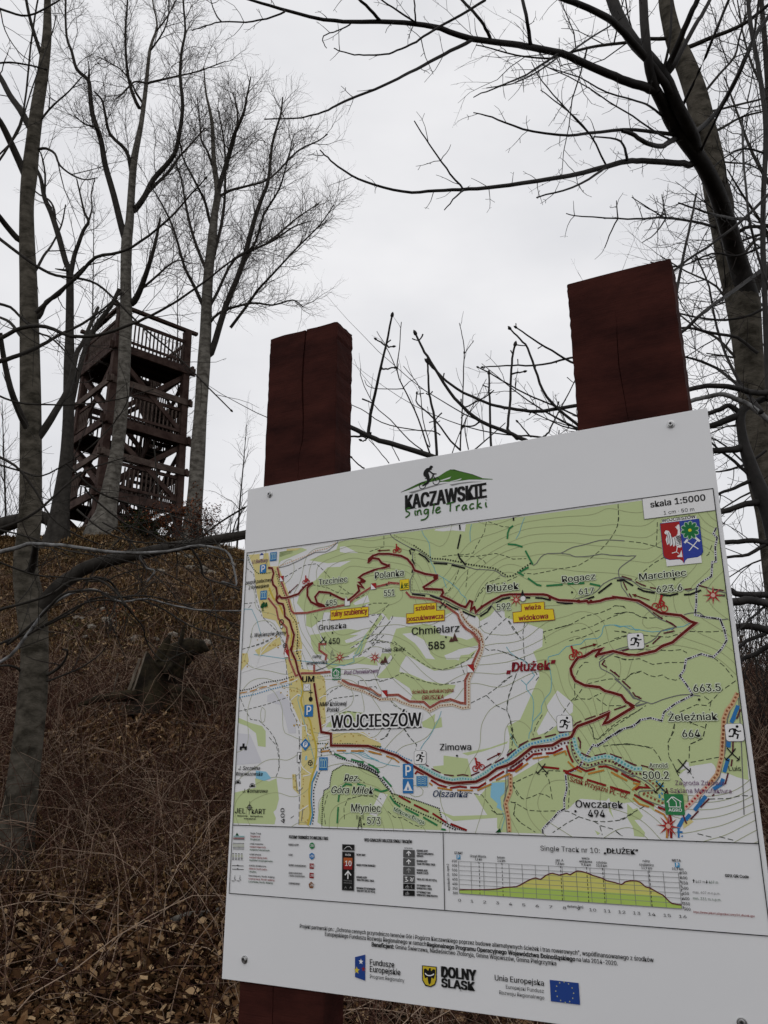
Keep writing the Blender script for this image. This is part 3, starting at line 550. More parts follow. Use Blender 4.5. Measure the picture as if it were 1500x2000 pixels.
for i in range(4):
    a, b = face(i)
    # top rail beam resting over the posts
    A = cp(a, lv[2] + 1.61, .05); B = cp(b, lv[2] + 1.61, .05); d = (B - A).normalized()
    if i != 1: MB().beam(A - d * .35, B + d * .35, .16, .12).build('beam', wood, tw, .008)
for li, z in enumerate(lv):
    h = cx(z) + .12
    n = 18
    for k in range(n):
        x = -h + (k + .5) * 2 * h / n
        spans = [(-h, h)] if li == 2 else [(-h, -h + 1.0), (h - .9, h)]
        if li == 2 and x > h * .25: spans = [(-h, h * .1)]
        for y0, y1 in spans: MB().box((x, (y0 + y1) / 2, z + .05), (2 * h / n - .012, y1 - y0, .045)).build('deck_board', deckm, tw)
    jo = MB()
    for k in ((0, 1, 2, 3, 4) if li == 2 else (0, 4)): jo.box((0, -h + .35 + k * (2 * h - .7) / 4, z - .08), (2 * h * (.99 if k < 3 else .6), .08, .18))
    jo.build('joists', deckm, tw)
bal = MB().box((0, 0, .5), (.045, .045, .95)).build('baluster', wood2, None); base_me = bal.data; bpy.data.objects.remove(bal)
for li, z in enumerate(lv):
    for i in range(4):
        a, b = face(i)
        r = empty('railing', (0, 0, 0)); r.parent = tw
        A = cp(a, z + 1.12, .02); B = cp(b, z + 1.12, .02)
        if i == 3 and li < 2: B = A.lerp(B, .38)
        MB().beam(A, B, .07, .12).build('top_rail', wood, r)
        n = 7 if (i == 3 and li < 2) else 18
        for k in range(1, n):
            p = A.lerp(B, k / n); o = bpy.data.objects.new('baluster', base_me); sc.collection.objects.link(o); o.parent = r; o.location = (p.x, p.y, z + .05)
            o.rotation_euler = (0, 0, 0)
        A2 = cp(a, z + .25, .07); B2 = cp(b, z + .25, .07)
        if i == 3 and li < 2: B2 = A2.lerp(B2, .38)
        MB().beam(A2, B2, .04, .1).build('bottom_rail', wood, r)
# stair flights, each rising to the next deck
for li in range(3):
    z0 = (lv[li - 1] if li else zlow) + .05; z1 = lv[li] + .05
    sgn = 1 if li % 2 == 0 else -1
    st = empty('stair_flight', (0, 0, 0)); st.parent = tw
    x0, x1 = .35, 1.15
    ya, yb = -1.25 * sgn, 1.25 * sgn
    n = 13
    tread = None
    for k in range(n):
        f = (k + .5) / n; zz = z0 + (z1 - z0) * f; yy = ya + (yb - ya) * f
        if tread is None: o = MB().box((0, 0, 0), (x1 - x0, .24, .045)).build('tread', deckm, st); tread = o.data
        else: o = bpy.data.objects.new('tread', tread); sc.collection.objects.link(o); o.parent = st
        o.location = ((x0 + x1) / 2, yy, zz)
    for x in (x0, x1): MB().beam((x, ya, z0 - .05), (x, yb, z1 - .05), .06, .24).build('stringer', wood, st)
    for x in (x0, x1):
        MB().beam((x, ya, z0 + .95), (x, yb, z1 + .95), .05, .09).build('hand_rail', wood, st)
        hb = MB()
        for k in range(n): f = (k + .5) / n; hb.box((x, ya + (yb - ya) * f, z0 + (z1 - z0) * f + .5), (.04, .04, .9))
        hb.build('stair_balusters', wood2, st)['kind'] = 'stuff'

SY = ground_hit(300, 1385) or 11; SX = float(at(300, 1385, SY)[0])      # where the stump stands
# ------------------------------------------------------------------ the hillside: leaves, grass, brambles
def scatter(n, ymin, ymax, side='left', pw=1.0):
    """ground points; side picks the azimuth band"""
    u = nr.random(n); y = (ymin ** pw + (ymax ** pw - ymin ** pw) * u) ** (1 / pw)
    lo, hi = (-.62, -.02) if side == 'left' else ((.36, .62) if side == 'right' else (-.1, .45))
    x = y * nr.uniform(lo, hi, n); return x, y
def leafmat(name, c1, c2, c3):
    m = bpy.data.materials.new(name); m.use_nodes = True; t = m.node_tree; b = t.nodes['Principled BSDF']; b.inputs['Roughness'].default_value = .85; b.inputs['Specular IOR Level'].default_value = .04
    gg = t.nodes.new('ShaderNodeNewGeometry'); r = t.nodes.new('ShaderNodeValToRGB'); e = r.color_ramp.elements; e.new(.5)
    for i, (p, c) in enumerate(((0, c1), (.6, c2), (1, c3))): e[i].position = p; e[i].color = (*c, 1)
    t.links.new(gg.outputs['Random Per Island'], r.inputs[0]); t.links.new(r.outputs[0], b.inputs['Base Color']); return m
leaf_m = leafmat('dead_leaf', (.026, .013, .007), (.13, .068, .031), (.42, .29, .165))
leaf_up = leafmat('hill_leaf', (.035, .021, .012), (.13, .073, .035), (.38, .27, .15))
grass_m = leafmat('dry_grass', (.06, .037, .016), (.18, .108, .046), (.38, .26, .13))
grass_g = leafmat('green_grass', (.045, .042, .012), (.10, .085, .028), (.19, .15, .06))
bramble_m = leafmat('bramble_stem', (.016, .0075, .006), (.085, .041, .029), (.36, .27, .20))
rust_m = leafmat('rust_leaf', (.06, .018, .008), (.14, .05, .022), (.24, .10, .05))
def leaves(name, label, n, ymin, ymax, side, s0, s1, m, zmax=.12, pw=1., pts=None):
    if pts is None: x, y = scatter(n, ymin, ymax, side, pw); z = terrain(x, y) + nr.uniform(0, zmax, n)
    else: x, y, z = pts; n = len(x)
    L_ = nr.uniform(s0, s1, n); W_ = L_ * nr.uniform(.4, .65, n)
    az = nr.uniform(0, 6.28, n); ti = nr.normal(0, .55, n); ro = nr.normal(0, .5, n)
    d = np.stack([np.cos(az) * np.cos(ti), np.sin(az) * np.cos(ti), np.sin(ti)], -1)
    sd_ = np.stack([-np.sin(az), np.cos(az), np.zeros(n)], -1); up = np.cross(d, sd_)
    sd_ = sd_ * np.cos(ro)[:, None] + up * np.sin(ro)[:, None]; up = np.cross(d, sd_)
    c = np.stack([x, y, z], -1); cu = nr.uniform(-.3, .35, n)[:, None]
    L_ = L_[:, None]; W_ = W_[:, None]
    # six-point leaf: tip, shoulders, base with a folded midrib
    V = np.stack([c - d * L_ * .5, c - d * L_ * .12 + sd_ * W_ * .5 + up * L_ * cu * .6, c + d * L_ * .22 + sd_ * W_ * .38 + up * L_ * cu * .3, c + d * L_ * .5 + up * L_ * cu,
                  c + d * L_ * .22 - sd_ * W_ * .38 + up * L_ * cu * .3, c - d * L_ * .12 - sd_ * W_ * .5 + up * L_ * cu * .6], 1).reshape(-1, 3)
    b = np.arange(n)[:, None] * 6
    F = np.concatenate([b + np.array([[0, 1, 2, 3]]), b + np.array([[0, 3, 4, 5]])])
    o = mesh_np(name, V, F, m, None); tag(o, label, 'leaves', None, 'stuff'); return o
leaves('dead_leaves', 'large pale brown fallen leaves carpeting the foot of the slope', 38000, 5.0, 10.5, 'left', .045, .105, leaf_m, .16, .8)
leaves('leaf_litter', 'small dull brown leaf litter over the upper hillside', 75000, 8, 27, 'left', .05, .11, leaf_up, .05, 1.3)
leaves('leaf_litter', 'brown leaf litter under the bushes to the right of the board', 14000, 4, 19, 'right', .06, .12, leaf_m, .1)
leaves('dead_leaves', 'fallen leaves on the ground just behind the board', 9000, 3, 8, 'mid', .06, .12, leaf_m, .08)
def blades(name, label, n, ymin, ymax, h0, h1, wd, m, side='left', pw=1.2, flt=None):
    x, y = scatter(n, ymin, ymax, side, pw)
    if flt is not None: k = flt(x, y); x = x[k]; y = y[k]; n = len(x)
    z = terrain(x, y) - .01; H = nr.uniform(h0, h1, n)[:, None]
    az = nr.uniform(0, 6.28, n); lean = nr.uniform(.3, 1.9, n)[:, None]; d = np.stack([np.cos(az), np.sin(az), np.zeros(n)], -1)
    s = np.stack([np.cos(az + 1.4), np.sin(az + 1.4), np.zeros(n)], -1) * wd * .5; up = np.array([0, 0, 1.])
    c = np.stack([x, y, z], -1); m1 = c + up * H * .6 + d * H * lean * .25; t_ = c + up * H * (1 - lean * .35) + d * H * lean * .8
    V = np.stack([c - s, c + s, m1 + s * .8, m1 - s * .8, t_ + s * .2, t_ - s * .2], 1).reshape(-1, 3); b = np.arange(n)[:, None] * 6
    F = np.concatenate([b + np.array([[0, 1, 2, 3]]), b + np.array([[3, 2, 4, 5]])])
    tag(mesh_np(name, V, F, m, None), label, 'grass', None, 'stuff')
blades('dry_grass', 'matted dry brown grass on the hillside below the tower', 60000, 8, 27, .06, .26, .012, grass_m, flt=lambda x, y: vnoise(x * 1.1, y * 1.1, 5) + .5 * vnoise(x * 3, y * 3, 6) > .72)
blades('green_grass', 'mossy olive tufts of grass on the upper slope', 40000, 9, 27, .04, .14, .014, grass_g, flt=lambda x, y: vnoise(x * .8, y * .8, 9) > .55)
blades('dry_grass', 'dry grass stems among the brambles on the lower slope', 3500, 6.8, 10, .15, .6, .005, grass_m)
def brambles(name, label, n, ymin, ymax, l0, l1, r0, r1, m, side='left', hh=.55, flt=None, npt=7, up0=(.3, 1.2)):
    x, y = scatter(n, ymin, ymax, side, 1.1)
    if flt is not None: k = flt(x, y); x = x[k]; y = y[k]; n = len(x)
    z = terrain(x, y); Ln = nr.uniform(l0, l1, n); az = nr.uniform(0, 6.28, n); el = nr.uniform(*up0, n)
    P = [np.stack([x, y, z + nr.uniform(-.02, .12, n)], -1)]
    for k in range(npt - 1):
        d = np.stack([np.cos(az) * np.cos(el), np.sin(az) * np.cos(el), np.sin(el)], -1)
        q = P[-1] + d * (Ln / (npt - 1))[:, None]; tzv = terrain(q[:, 0], q[:, 1]) + .02
        q[:, 2] = np.maximum(q[:, 2], tzv); P.append(q); el = el - nr.uniform(-.25, .55, n); az = az + nr.normal(0, .42, n)
    P = np.stack(P, 1); R = nr.uniform(r0, r1, n)[:, None] * np.linspace(1, .35, npt)[None, :]
    tag(tubes(name, list(zip(P, R)), 3, m, None, False), label, 'brambles', None, 'stuff')
brambles('brambles', 'dense tangle of reddish brown bramble stems on the lower left slope', 11500, 5.4, 12.5, .5, 1.6, .0022, .0055, bramble_m, flt=lambda x, y: (vnoise(x * .9, y * .9, 12) > .22) & (np.hypot(x - SX, (y - SY + .7) * .6) > .62) & (nr.random(len(x)) < np.clip((y - 6.4) / 1.5, .16, 1)))
brambles('brambles', 'thin scattered bramble shoots on the upper slope', 5000, 11, 20, .3, 1.1, .002, .004, bramble_m)
brambles('brambles', 'tall upright brown stems standing along the lower slope', 500, 5.6, 10.5, .7, 1.5, .002, .0045, bramble_m, up0=(1.15, 1.5))
brambles('brambles', 'dense brown brambles right of the board', 9000, 4.5, 19, .6, 1.8, .002, .005, bramble_m, side='right')
brambles('brambles', 'bramble stems behind the board', 2500, 3.2, 9, .5, 1.3, .002, .0045, bramble_m, side='mid')
# fallen sticks lying about, each its own thing
sticks = [(330, 1422, 470, 1445, .020), (420, 1405, 365, 1428, .012), (255, 1700, 335, 1725, .03), (150, 1600, 215, 1560, .012), (310, 1830, 450, 1790, .03), (90, 1880, 170, 1990, .012), (180, 1400, 290, 1372, .012), (370, 1560, 440, 1610, .012)]
for i, (xa, ya, xb, yb, r) in enumerate(sticks):
    Ya = ground_hit(xa, ya) or 8; Yb = ground_hit(xb, yb) or 8
    A = at(xa, ya, Ya - .05); B = at(xb, yb, Yb - .05); A[2] += .06; B[2] += .07; pts = catmull([A, A * .66 + B * .34 + (0, 0, .03), A * .33 + B * .67 - (.02, 0, 0), B], 3)
    o = tubes('fallen_branch', [(pts, np.linspace(r, r * .5, len(pts)))], 8, bark_pale if i in (1, 5) else bark_grey)
    tag(o, ['long fallen grey branch lying just below the mossy stump', 'short pale dead stick beside the long branch under the stump', 'thick dark rotten log half buried in the middle of the brambles', 'thin grey stick lying right of the left edge tree trunk',
            'thick fallen branch low down near the board edge', 'pale straight stick lying among leaves in the lower left corner', 'slim fallen stick left of the mossy stump', 'thin stick on the slope close to the board, above the brambles'][i], 'branch', 'fallen branches on the slope')
# pale stones on the upper slope
stone_m = mat('stone', (.16, .145, .12), .95, (8, .2, (.30, .28, .24)), (20, .6, .02))
def stone_mesh(seed):
    r2 = random.Random(seed); bm = bmesh.new(); bmesh.ops.create_icosphere(bm, subdivisions=1, radius=1)
    for v in bm.verts: v.co *= r2.uniform(.7, 1.15)
    for v in bm.verts: v.co.z *= .55; v.co.y *= .75
    me = bpy.data.meshes.new('stone'); bm.to_mesh(me); bm.free(); me.materials.append(stone_m); return me
sms = [stone_mesh(i) for i in range(5)]
for k in range(46):
    px = rnd.uniform(310, 470) if k < 30 else rnd.uniform(120, 470); py = rnd.uniform(1052, 1120) if k < 30 else rnd.uniform(1120, 1260)
    Y = ground_hit(px, py)
    if not Y: continue
    p = at(px, py, Y); o = bpy.data.objects.new('stone', sms[k % 5]); sc.collection.objects.link(o); s = rnd.uniform(.05, .17)
    o.location = (p[0], p[1], tz(p[0], p[1]) + s * .15); o.scale = (s, s, s); o.rotation_euler = (rnd.uniform(-.3, .3), rnd.uniform(-.3, .3), rnd.uniform(0, 6))
    tag(o, 'small pale rubble stone lying on the grassy slope under the tower', 'stone', 'pale stones scattered on the upper slope')
# mossy stump
Ys = SY
sp = at(290, 1385, Ys); root = empty('tree_stump', (sp[0], sp[1], tz(sp[0], sp[1])), 'dark mossy broken tree stump with splintered top on the slope', 'stump')
moss = mat('stump_bark', (.010, .008, .006), .95, (5, .12, (.036, .029, .017)), (12, .9, .04)); split = mat('split_wood', (.07, .055, .042), .9, (12, .2, (.22, .19, .15), (4, 4, .4)))
nseg, nr_ = 26, 12; V = []; F = []
for j in range(nr_):
    f = j / (nr_ - 1)
    for i in range(nseg):
        a = i / nseg * 2 * math.pi; fl = 1 + .6 * math.exp(-f * 5) * (1 + .5 * math.sin(3 * a + 1)) + .12 * math.sin(5 * a + f * 3) + rnd.uniform(-.05, .05)
        H = .62 + .20 * math.sin(a * 1 + .4) + .16 * max(0, math.sin(4 * a)) + (rnd.uniform(-.1, .12) if j == nr_ - 1 else 0)
        r = .235 * fl; V.append((r * math.cos(a) + f * f * .20, r * math.sin(a), f * H - .12))
for j in range(nr_ - 1):
    for i in range(nseg): F.append((j * nseg + i, j * nseg + (i + 1) % nseg, (j + 1) * nseg + (i + 1) % nseg, (j + 1) * nseg + i))
V.append((.2, 0, .25)); 
for i in range(nseg): F.append(((nr_ - 1) * nseg + i, (nr_ - 1) * nseg + (i + 1) % nseg, len(V) - 1))
mesh_py('trunk', V, F, moss, root, True)
snag = [(np.array([(.18, 0, .42), (.28, -.02, .58), (.40, .0, .66), (.52, .02, .66), (.60, .03, .62)]), np.array([.17, .15, .11, .08, .01])), (np.array([(.1, -.1, .5), (.16, -.12, .66), (.2, -.12, .78)]), np.array([.07, .05, .015])), (np.array([(.3, -.1, .6), (.33, -.1, .8), (.35, -.1, .92)]), np.array([.03, .02, .006]))]
tubes('broken_limb', snag, 8, moss, root)
for k, (x0, x1, h, r) in enumerate([(-.33, -.30, .34, .010), (-.2, -.08, .50, .016), (-.15, -.02, .58, .010)]):
    MB().beam((x0, -.26, -.05), (x1, -.2, h), r, r * 1.6).build('splinter', split, root)
rt = [(np.array([(.2, -.1, .2), (.5, -.3, .12), (.8, -.35, .0)]), np.array([.06, .04, .02])), (np.array([(-.1, -.2, .1), (-.4, -.4, .05), (-.6, -.4, -.02)]), np.array([.07, .04, .02])), (np.array([(.3, -.2, .1), (.5, -.3, .08), (.6, -.3, -.05)]), np.array([.03, .02, .015]))]
tubes('root', rt, 7, moss, root)
root.scale = (1.2, 1.2, 1.15)
# dark logs and a low beam on the skyline left of the tower
for (xa, ya, xb, yb, r, lab) in ((-30, 1040, 55, 1012, .3, 'dark fallen log on the skyline at the left edge'), (78, 1010, 100, 1022, .22, 'dark squat stump on the skyline behind the left edge tree')):
    A = at(xa, ya, 25); B = at(xb, yb, 25); pts = catmull([A, (A + B) / 2 + (0, 0, .05), B], 3)
    tag(tubes('fallen_log', [(pts, np.linspace(r, r * .7, len(pts)))], 10, bark_dark), lab, 'log')
# low brown-leaved beech bush at the tower's foot, and evergreen tuft
def bush(name, label, px, py, Y, wd, ht, n, lm, nst=26, ls=.05, seed=1, lf=700, dens=3):
    p = at(px, py, Y); z = tz(p[0], p[1]); root = empty(name, (p[0], p[1], z), label, 'bush'); rg = random.Random(seed); o = [[], []]; st = []
    for k in range(nst):
        a = rg.uniform(0, 6.28); q = np.array([rg.uniform(-.5, .5) * wd * .6, rg.uniform(-.4, .4), -.1]); d = norm(np.array([math.cos(a) * .5, math.sin(a) * .4, rg.uniform(.6, 1.4)])); P_ = [q]
        for j in range(5): P_.append(P_[-1] + d * ht * rg.uniform(.12, .26)); d = norm(d + np.array([rg.gauss(0, .2), rg.gauss(0, .2), .1]))
        st.append((np.array(P_), np.linspace(.012, .004, 6))); grow(rg, *st[-1], 0, [dict(s0=.15, sp=.16, ang=.8, up=.2, len=.45, n=4, wig=.2, r=.005), dict(s0=.2, sp=.12, ang=.8, up=.1, len=.2, n=3, wig=.2, r=.003)], o)
    tubes('stems', st, 5, bark_dark, root); tubes('twigs', o[0] + o[1], 3, twig_near, root, False)['kind'] = 'stuff'
    if lf:
        pts = np.array([t[0][-1] for t in o[1] + o[0]]); k = nr.integers(0, len(pts), lf); q = pts[k] + nr.normal(0, .07, (lf, 3))
        ob = leaves('foliage', None, 0, 0, 0, '', ls, ls * 1.8, lm, pts=(q[:, 0], q[:, 1], q[:, 2])); del ob['category']; ob.parent = root
    return root
bush('beech_bush', 'low bush still carrying rusty brown leaves at the foot of the tower', 372, 1005, 23.4, 2.0, 1.5, 0, rust_m, 20, .05, 1, 1500)
bush('beech_bush', 'small rusty leaved bush in front of the tower stairs', 300, 1015, 23.6, 1.2, .9, 0, rust_m, 14, .05, 2, 700)
bush('evergreen_bush', 'low dark green bush beside the pale beech trunk', 285, 1020, 23.7, 1.3, .5, 0, leafmat('evergreen', (.012, .02, .008), (.03, .045, .018), (.05, .07, .03)), 14, .06, 3, 1400)
bush('beech_bush', 'sparse rusty sapling halfway up the slope above the stump', 235, 1230, (ground_hit(235, 1245) or 14), .6, .7, 0, rust_m, 7, .04, 4, 130)
# thin bare stems on the skyline
for i, (px, py, Y, wd, ht, n, lab) in enumerate([(1470, 1330, 18, 5, 2.3, 130, 'dense bare thicket along the skyline right of the board'), (440, 1050, 24.5, 2.4, 1.6, 26, 'bare scrub on the skyline between the right beech and the board'),
        (20, 1030, 26, 3.5, 3.0, 24, 'bare scrub on the skyline behind the left edge tree'), (1500, 1420, 11, 4, 1.9, 90, 'bare brown scrub on the slope right of the board')]):
    bush('bare_bush', lab, px, py, Y, wd, ht, 0, None, n, seed=30 + i, lf=0)
# slim background trees on the ridge, fading behind the tower
def slim(px, ytop, py, Y, rpx, lab, seed, dx=0):
    l0 = limb([(px, py + 20, rpx), (px + dx * .3, py - (py - ytop) * .3, rpx * .8), (px + dx * .7, py - (py - ytop) * .7, rpx * .5), (px + dx, ytop, .5)], Y, 0, k=4)
    tree('slim_tree', lab, 'tree', [l0], FARs, bark_dark, bark_dark, twig_far, seed, sides=8, trunk_extra=[dict(FAR[0], s0=.25, sp=.32, len=1.7), dict(FAR[1], sp=.3), dict(FAR[2], sp=.28)])
slim(12, 780, 1030, 28.5, 2.2, 'slim bare tree on the ridge at the far left edge', 51, -8)
slim(350, 530, 1010, 30, 2.2, 'slim bare tree behind the right corner of the tower', 52, -4)
slim(176, 380, 1000, 31, 2.4, 'slim bare tree rising behind the left corner of the tower', 53, 8)
slim(462, 830, 1060, 27, 2, 'slim bare tree just left of the board top corner', 54, 20)
slim(590, 300, 1200, 34, 2, 'slim bare tree hidden low behind the left post', 55, 12) if False else None

# crown of a farther tree filling the sky beyond the big leaning trunk
def backtree(lst, Y, lab, seed, prm):
    CTX.clear(); ls = [limb(a, Y, b, c, d) for a, b, c, d in lst]; tree('bare_tree', lab, 'tree', ls, prm, bark_dark, bark_dark, twig_near, seed, sides=10)
BK = [dict(FAR[0], sp=.3, len=1.9, r=.010), dict(FAR[1], sp=.2, len=.8, r=.006), dict(FAR[2], sp=.16, len=.36, r=.0036)]
backtree([([(1640, 1500), (1600, 1100), (1560, 760), (1530, 520), (1510, 330), (1500, 160), (1485, -20)], 0, 16, 4), ([(1530, 520), (1490, 440), (1450, 380), (1420, 330)], -.6, 4, 1.2), ([(1545, 640), (1500, 600), (1440, 585), (1390, 600)], .5, 4, 1.2),
          ([(1515, 380), (1470, 300), (1440, 220), (1415, 150)], .8, 4, 1.2), ([(1560, 760), (1500, 720), (1440, 700), (1380, 690)], -.8, 4, 1.2), ([(1505, 200), (1470, 130), (1450, 60), (1440, 0)], .6, 3, 1), ([(1590, 1000), (1540, 950), (1470, 960), (1400, 1000)], .5, 4, 1.2), ([(1575, 880), (1520, 860), (1440, 830), (1380, 850)], -.5, 3, 1),
          ([(1520, 450), (1450, 470), (1400, 500), (1350, 510)], .6, 3, 1), ([(1600, 1080), (1540, 1080), (1470, 1100), (1420, 1130)], .5, 3, 1)], 11, 'slender farther tree at the right border whose fine twigs fill the sky', 61, BK)
backtree([([(1060, 1500), (1075, 1100), (1085, 960), (1092, 840)], 0, 3, 1), ([(1085, 960), (1070, 900), (1062, 850)], .3, 1.5, .8)], 9, 'thin sapling standing hidden behind the middle of the board', 62, [dict(OPP[0], sp=.3, opp=0)])
from mathutils.geometry import delaunay_2d_cdt
# ------------------------------------------------------------------ the information board
eu = np.array([2, -1, 0.]) / math.sqrt(5); ez = np.array([0, 0, 1.]); en = np.array([-1, -2, 0.]) / math.sqrt(5)   # en faces the viewer
_r = ray(484, 956); TL = CAM + _r / _r[1] * 1.7825
def uv(px, py):
    r = ray(px, py); t = ((TL - CAM) @ en) / (r @ en); p = CAM + r * t - TL; return float(p @ eu), float(p[2])
board = empty('information_board', (TL[0], TL[1], 0), 'white square trail map board bolted to two dark red timber posts', 'sign')
B0 = TL[2]                                # height of the board's top edge
board.matrix_world = Matrix(((eu[0], 0, en[0], TL[0]), (eu[1], 0, en[1], TL[1]), (0, 1, 0, 0), (0, 0, 0, 1)))   # local x right, y up, z towards the viewer
def M_(name, rgb, rough=.45, spec=.35): return mat(name, rgb, rough, spec=spec)
panel_m = mat('board_white', (.70, .705, .72), .38, (3, .3, (.74, .745, .755)), spec=.4)
panel = MB().box((.5, B0 - .503, -.0016), (1.0, 1.006, .003)).build('board_panel', panel_m, board, .0006)
post_m = mat('post_paint', (.013, .0042, .0040), .85, (6, .24, (.062, .0180, .0135), (1, 2.6, 1)), (42, .6, .0018, (.35, 9, 1)), spec=.06)
def post(u0, u1, ztop, zdep, crack, seed, top_slope=0):
    rg = random.Random(seed); wd = u1 - u0; rows = 110; zb_ = -.3; H = ztop - zb_
    cols = [0, .006, .02, .05, .08]; V = []; F = []
    base = [0, .012, .05, .12, .22, .32, .42, 'c-', 'c--', 'c', 'c++', 'c+', .7, .8, .9, .96, .99, 1.]
    def crx(v): return np.interp(v, [c[0] for c in crack], [c[1] for c in crack])
    def crd(v): return np.interp(v, [c[0] for c in crack], [c[2] for c in crack])
    for j in range(rows + 1):
        f = (j / rows); f = 1 - (1 - f) ** 1.6; y = zb_ + H * f; v = (y - B0); cxx = crx(v); dd = crd(v)
        for c in base:
            dz = rg.gauss(0, .00012)
            if isinstance(c, str):
                k = {'c-': -.012, 'c--': -.0016, 'c': 0, 'c++': .0016, 'c+': .012}[c]; x = cxx * wd + k * (1 if abs(k) > .01 else max(.3, dd / .006))
                if c == 'c': dz = -dd
            else:
                x = c * wd
                if c < .5: x = min(x, cxx * wd - .014 - (.5 - c) * .002)
                else: x = max(x, cxx * wd + .014 + (c - .5) * .002)
            if c in (0, 1.): x += rg.gauss(0, .0006); dz -= .0018
            yy = y + (rg.gauss(0, .0008) + top_slope * (x - wd / 2) if j == rows else 0)
            V.append((u0 + x, yy, dz - .0032))
    nc = len(base)
    for j in range(rows):
        for i in range(nc - 1): F.append((j * nc + i, j * nc + i + 1, (j + 1) * nc + i + 1, (j + 1) * nc + i))
    # sides, back and top
    b = len(V); nd = 5
    for j in range(rows + 1):
        f = (j / rows); f = 1 - (1 - f) ** 1.6; y = zb_ + H * f
        for sx in (0, 1):
            e = V[j * nc + (0 if sx == 0 else nc - 1)]
            for k in range(1, nd + 1): V.append((e[0] + rg.gauss(0, .0004), e[1] + (rg.gauss(0, .0012) if j == rows else 0), e[2] - (zdep) * k / nd))
    per = 2 * nd
    for j in range(rows):
        for sx in (0, 1):
            def vi(jj, k): return (jj * nc + (0 if sx == 0 else nc - 1)) if k == 0 else b + jj * per + sx * nd + k - 1
            for k in range(nd):
                q = (vi(j, k), vi(j + 1, k), vi(j + 1, k + 1), vi(j, k + 1)); F.append(q if sx == 0 else q[::-1])
        F.append((b + j * per + nd - 1, b + (j + 1) * per + nd - 1, b + (j + 1) * per + 2 * nd - 1, b + j * per + 2 * nd - 1))
    top = [rows * nc + i for i in range(nc)] + [b + rows * per + nd + k for k in range(nd)] + [b + rows * per + k for k in range(nd - 1, -1, -1)]
    F.append(tuple(top))
    mesh_py('post', V, F, post_m, board)
ztop1 = B0 + .382; ztop2 = B0 + .3235
post(.0405, .2285, ztop1, .072, [(-1.5, .5, .0), (-1.1, .42, .003), (-.9, .4, .004), (.0, .50, .002), (.06, .50, .002), (.10, .55, .004), (.16, .545, .007), (.21, .525, .009), (.25, .515, .009), (.30, .52, .008), (.383, .545, .008)], 3)
post(.7675, .9688, ztop2, .072, [(-1.5, .5, .0), (.0, .47, .002), (.12, .43, .0035), (.19, .44, .003), (.21, .45, .0005), (.33, .45, .0)], 4)
# bolts with washers
bolt_m = mat('bolt_steel', (.42, .42, .42), .32, metal=1); bolt_d = mat('bolt_recess', (.05, .05, .05), .5)
def lathe(prof, n, c):
    V = []; F = []
    for r, z in prof:
        for i in range(n): a = i * 2 * math.pi / n; V.append((c[0] + r * math.cos(a), c[1] + r * math.sin(a), z))
    for j in range(len(prof) - 1):
        for i in range(n): F.append((j * n + i, j * n + (i + 1) % n, (j + 1) * n + (i + 1) % n, (j + 1) * n + i))
    F.append(tuple((len(prof) - 1) * n + i for i in range(n))); return V, F
for (px, py) in ((527, 966), (1310, 829), (478, 1874), (1449, 1997)):
    u, v = uv(px, py); c = (u, v + B0)
    Vv, Ff = lathe([(.0072, 0), (.0072, .0012), (.0062, .0015), (.0048, .0015), (.0048, .004), (.004, .0052), (.0026, .0052), (.0024, .0035)], 24, c)
    b = mesh_py('bolt', Vv, Ff, bolt_m, board, False)
    Vv, Ff = lathe([(.0023, .0036), (.0005, .0037)], 6, c); mesh_py('socket', Vv, Ff, bolt_d, b)

# ---- printing: flat sheets of colour a hair above the panel
FR = dict(A=(0, 0, 1), M1=(460, 1020, 5), M2=(740, 1000, 5), M3=(980, 950, 6.25), M4=(1200, 940, 6.25), M5=(450, 1240, 5), M6=(720, 1200, 5), M7=(980, 1200, 5.5556), M8=(1200, 1180, 5.357),
          N1=(440, 1440, 5), N2=(700, 1420, 4.6875), N3=(960, 1420, 5.357), N4=(1200, 1400, 5.172), N5=(440, 1610, 3.488), N6=(860, 1620, 2.34375), N7=(430, 1780, 2.83), N8=(900, 1790, 2.5), LG=(770, 890, 6.818))
def pts(s):
    o = []; fr = FR['A']
    for t in s.replace('\n', ' ').split():
        if ':' in t: k, t = t.split(':'); fr = FR[k]
        if not t: continue
        x, y = t.split(','); o.append(uv(fr[0] + float(x) / fr[2], fr[1] + float(y) / fr[2]))
    return np.array(o)
U0, U1 = .0082, .9925; V0, V1 = -.7262, -.1528           # map frame
PX = 1 / 1060.0                                          # one photo pixel on the board, metres
GEO = {}
cnt = [0]
def zz(layer): cnt[0] += 1; return .00006 + layer * .00010 + (cnt[0] % 12) * .0000075
def add(key, V, F):
    g_ = GEO.setdefault(key, ([], [])); b = len(g_[0]); g_[0].extend(V); g_[1].extend([tuple(b + i for i in f) for f in F])
def clipm(P): P = np.array(P); P[:, 0] = np.clip(P[:, 0], U0, U1); P[:, 1] = np.clip(P[:, 1], V0, V1); return P
def poly(key, P, layer, clip=False):
    if isinstance(P, str): P = pts(P)
    P = np.array(P)
    if clip: P = clipm(P)
    z = zz(layer)
    if len(P) > 5:
        d_ = np.linalg.norm(np.roll(P, -1, 0) - P, axis=1); P = P[d_ > 1e-6]
        vv, _e, ff, *_r2 = delaunay_2d_cdt([Vector(p) for p in P], [], [list(range(len(P)))], 1, 1e-7)
        ff = [tuple(f) if (vv[f[1]] - vv[f[0]]).cross(vv[f[2]] - vv[f[0]]) > 0 else tuple(f)[::-1] for f in ff]
        add(key, [(p[0], p[1] + B0, z) for p in vv], ff)
    else: add(key, [(p[0], p[1] + B0, z) for p in P], [tuple(range(len(P)))])
def hole_poly(key, s, layer): poly(key, pts(s), layer, True)
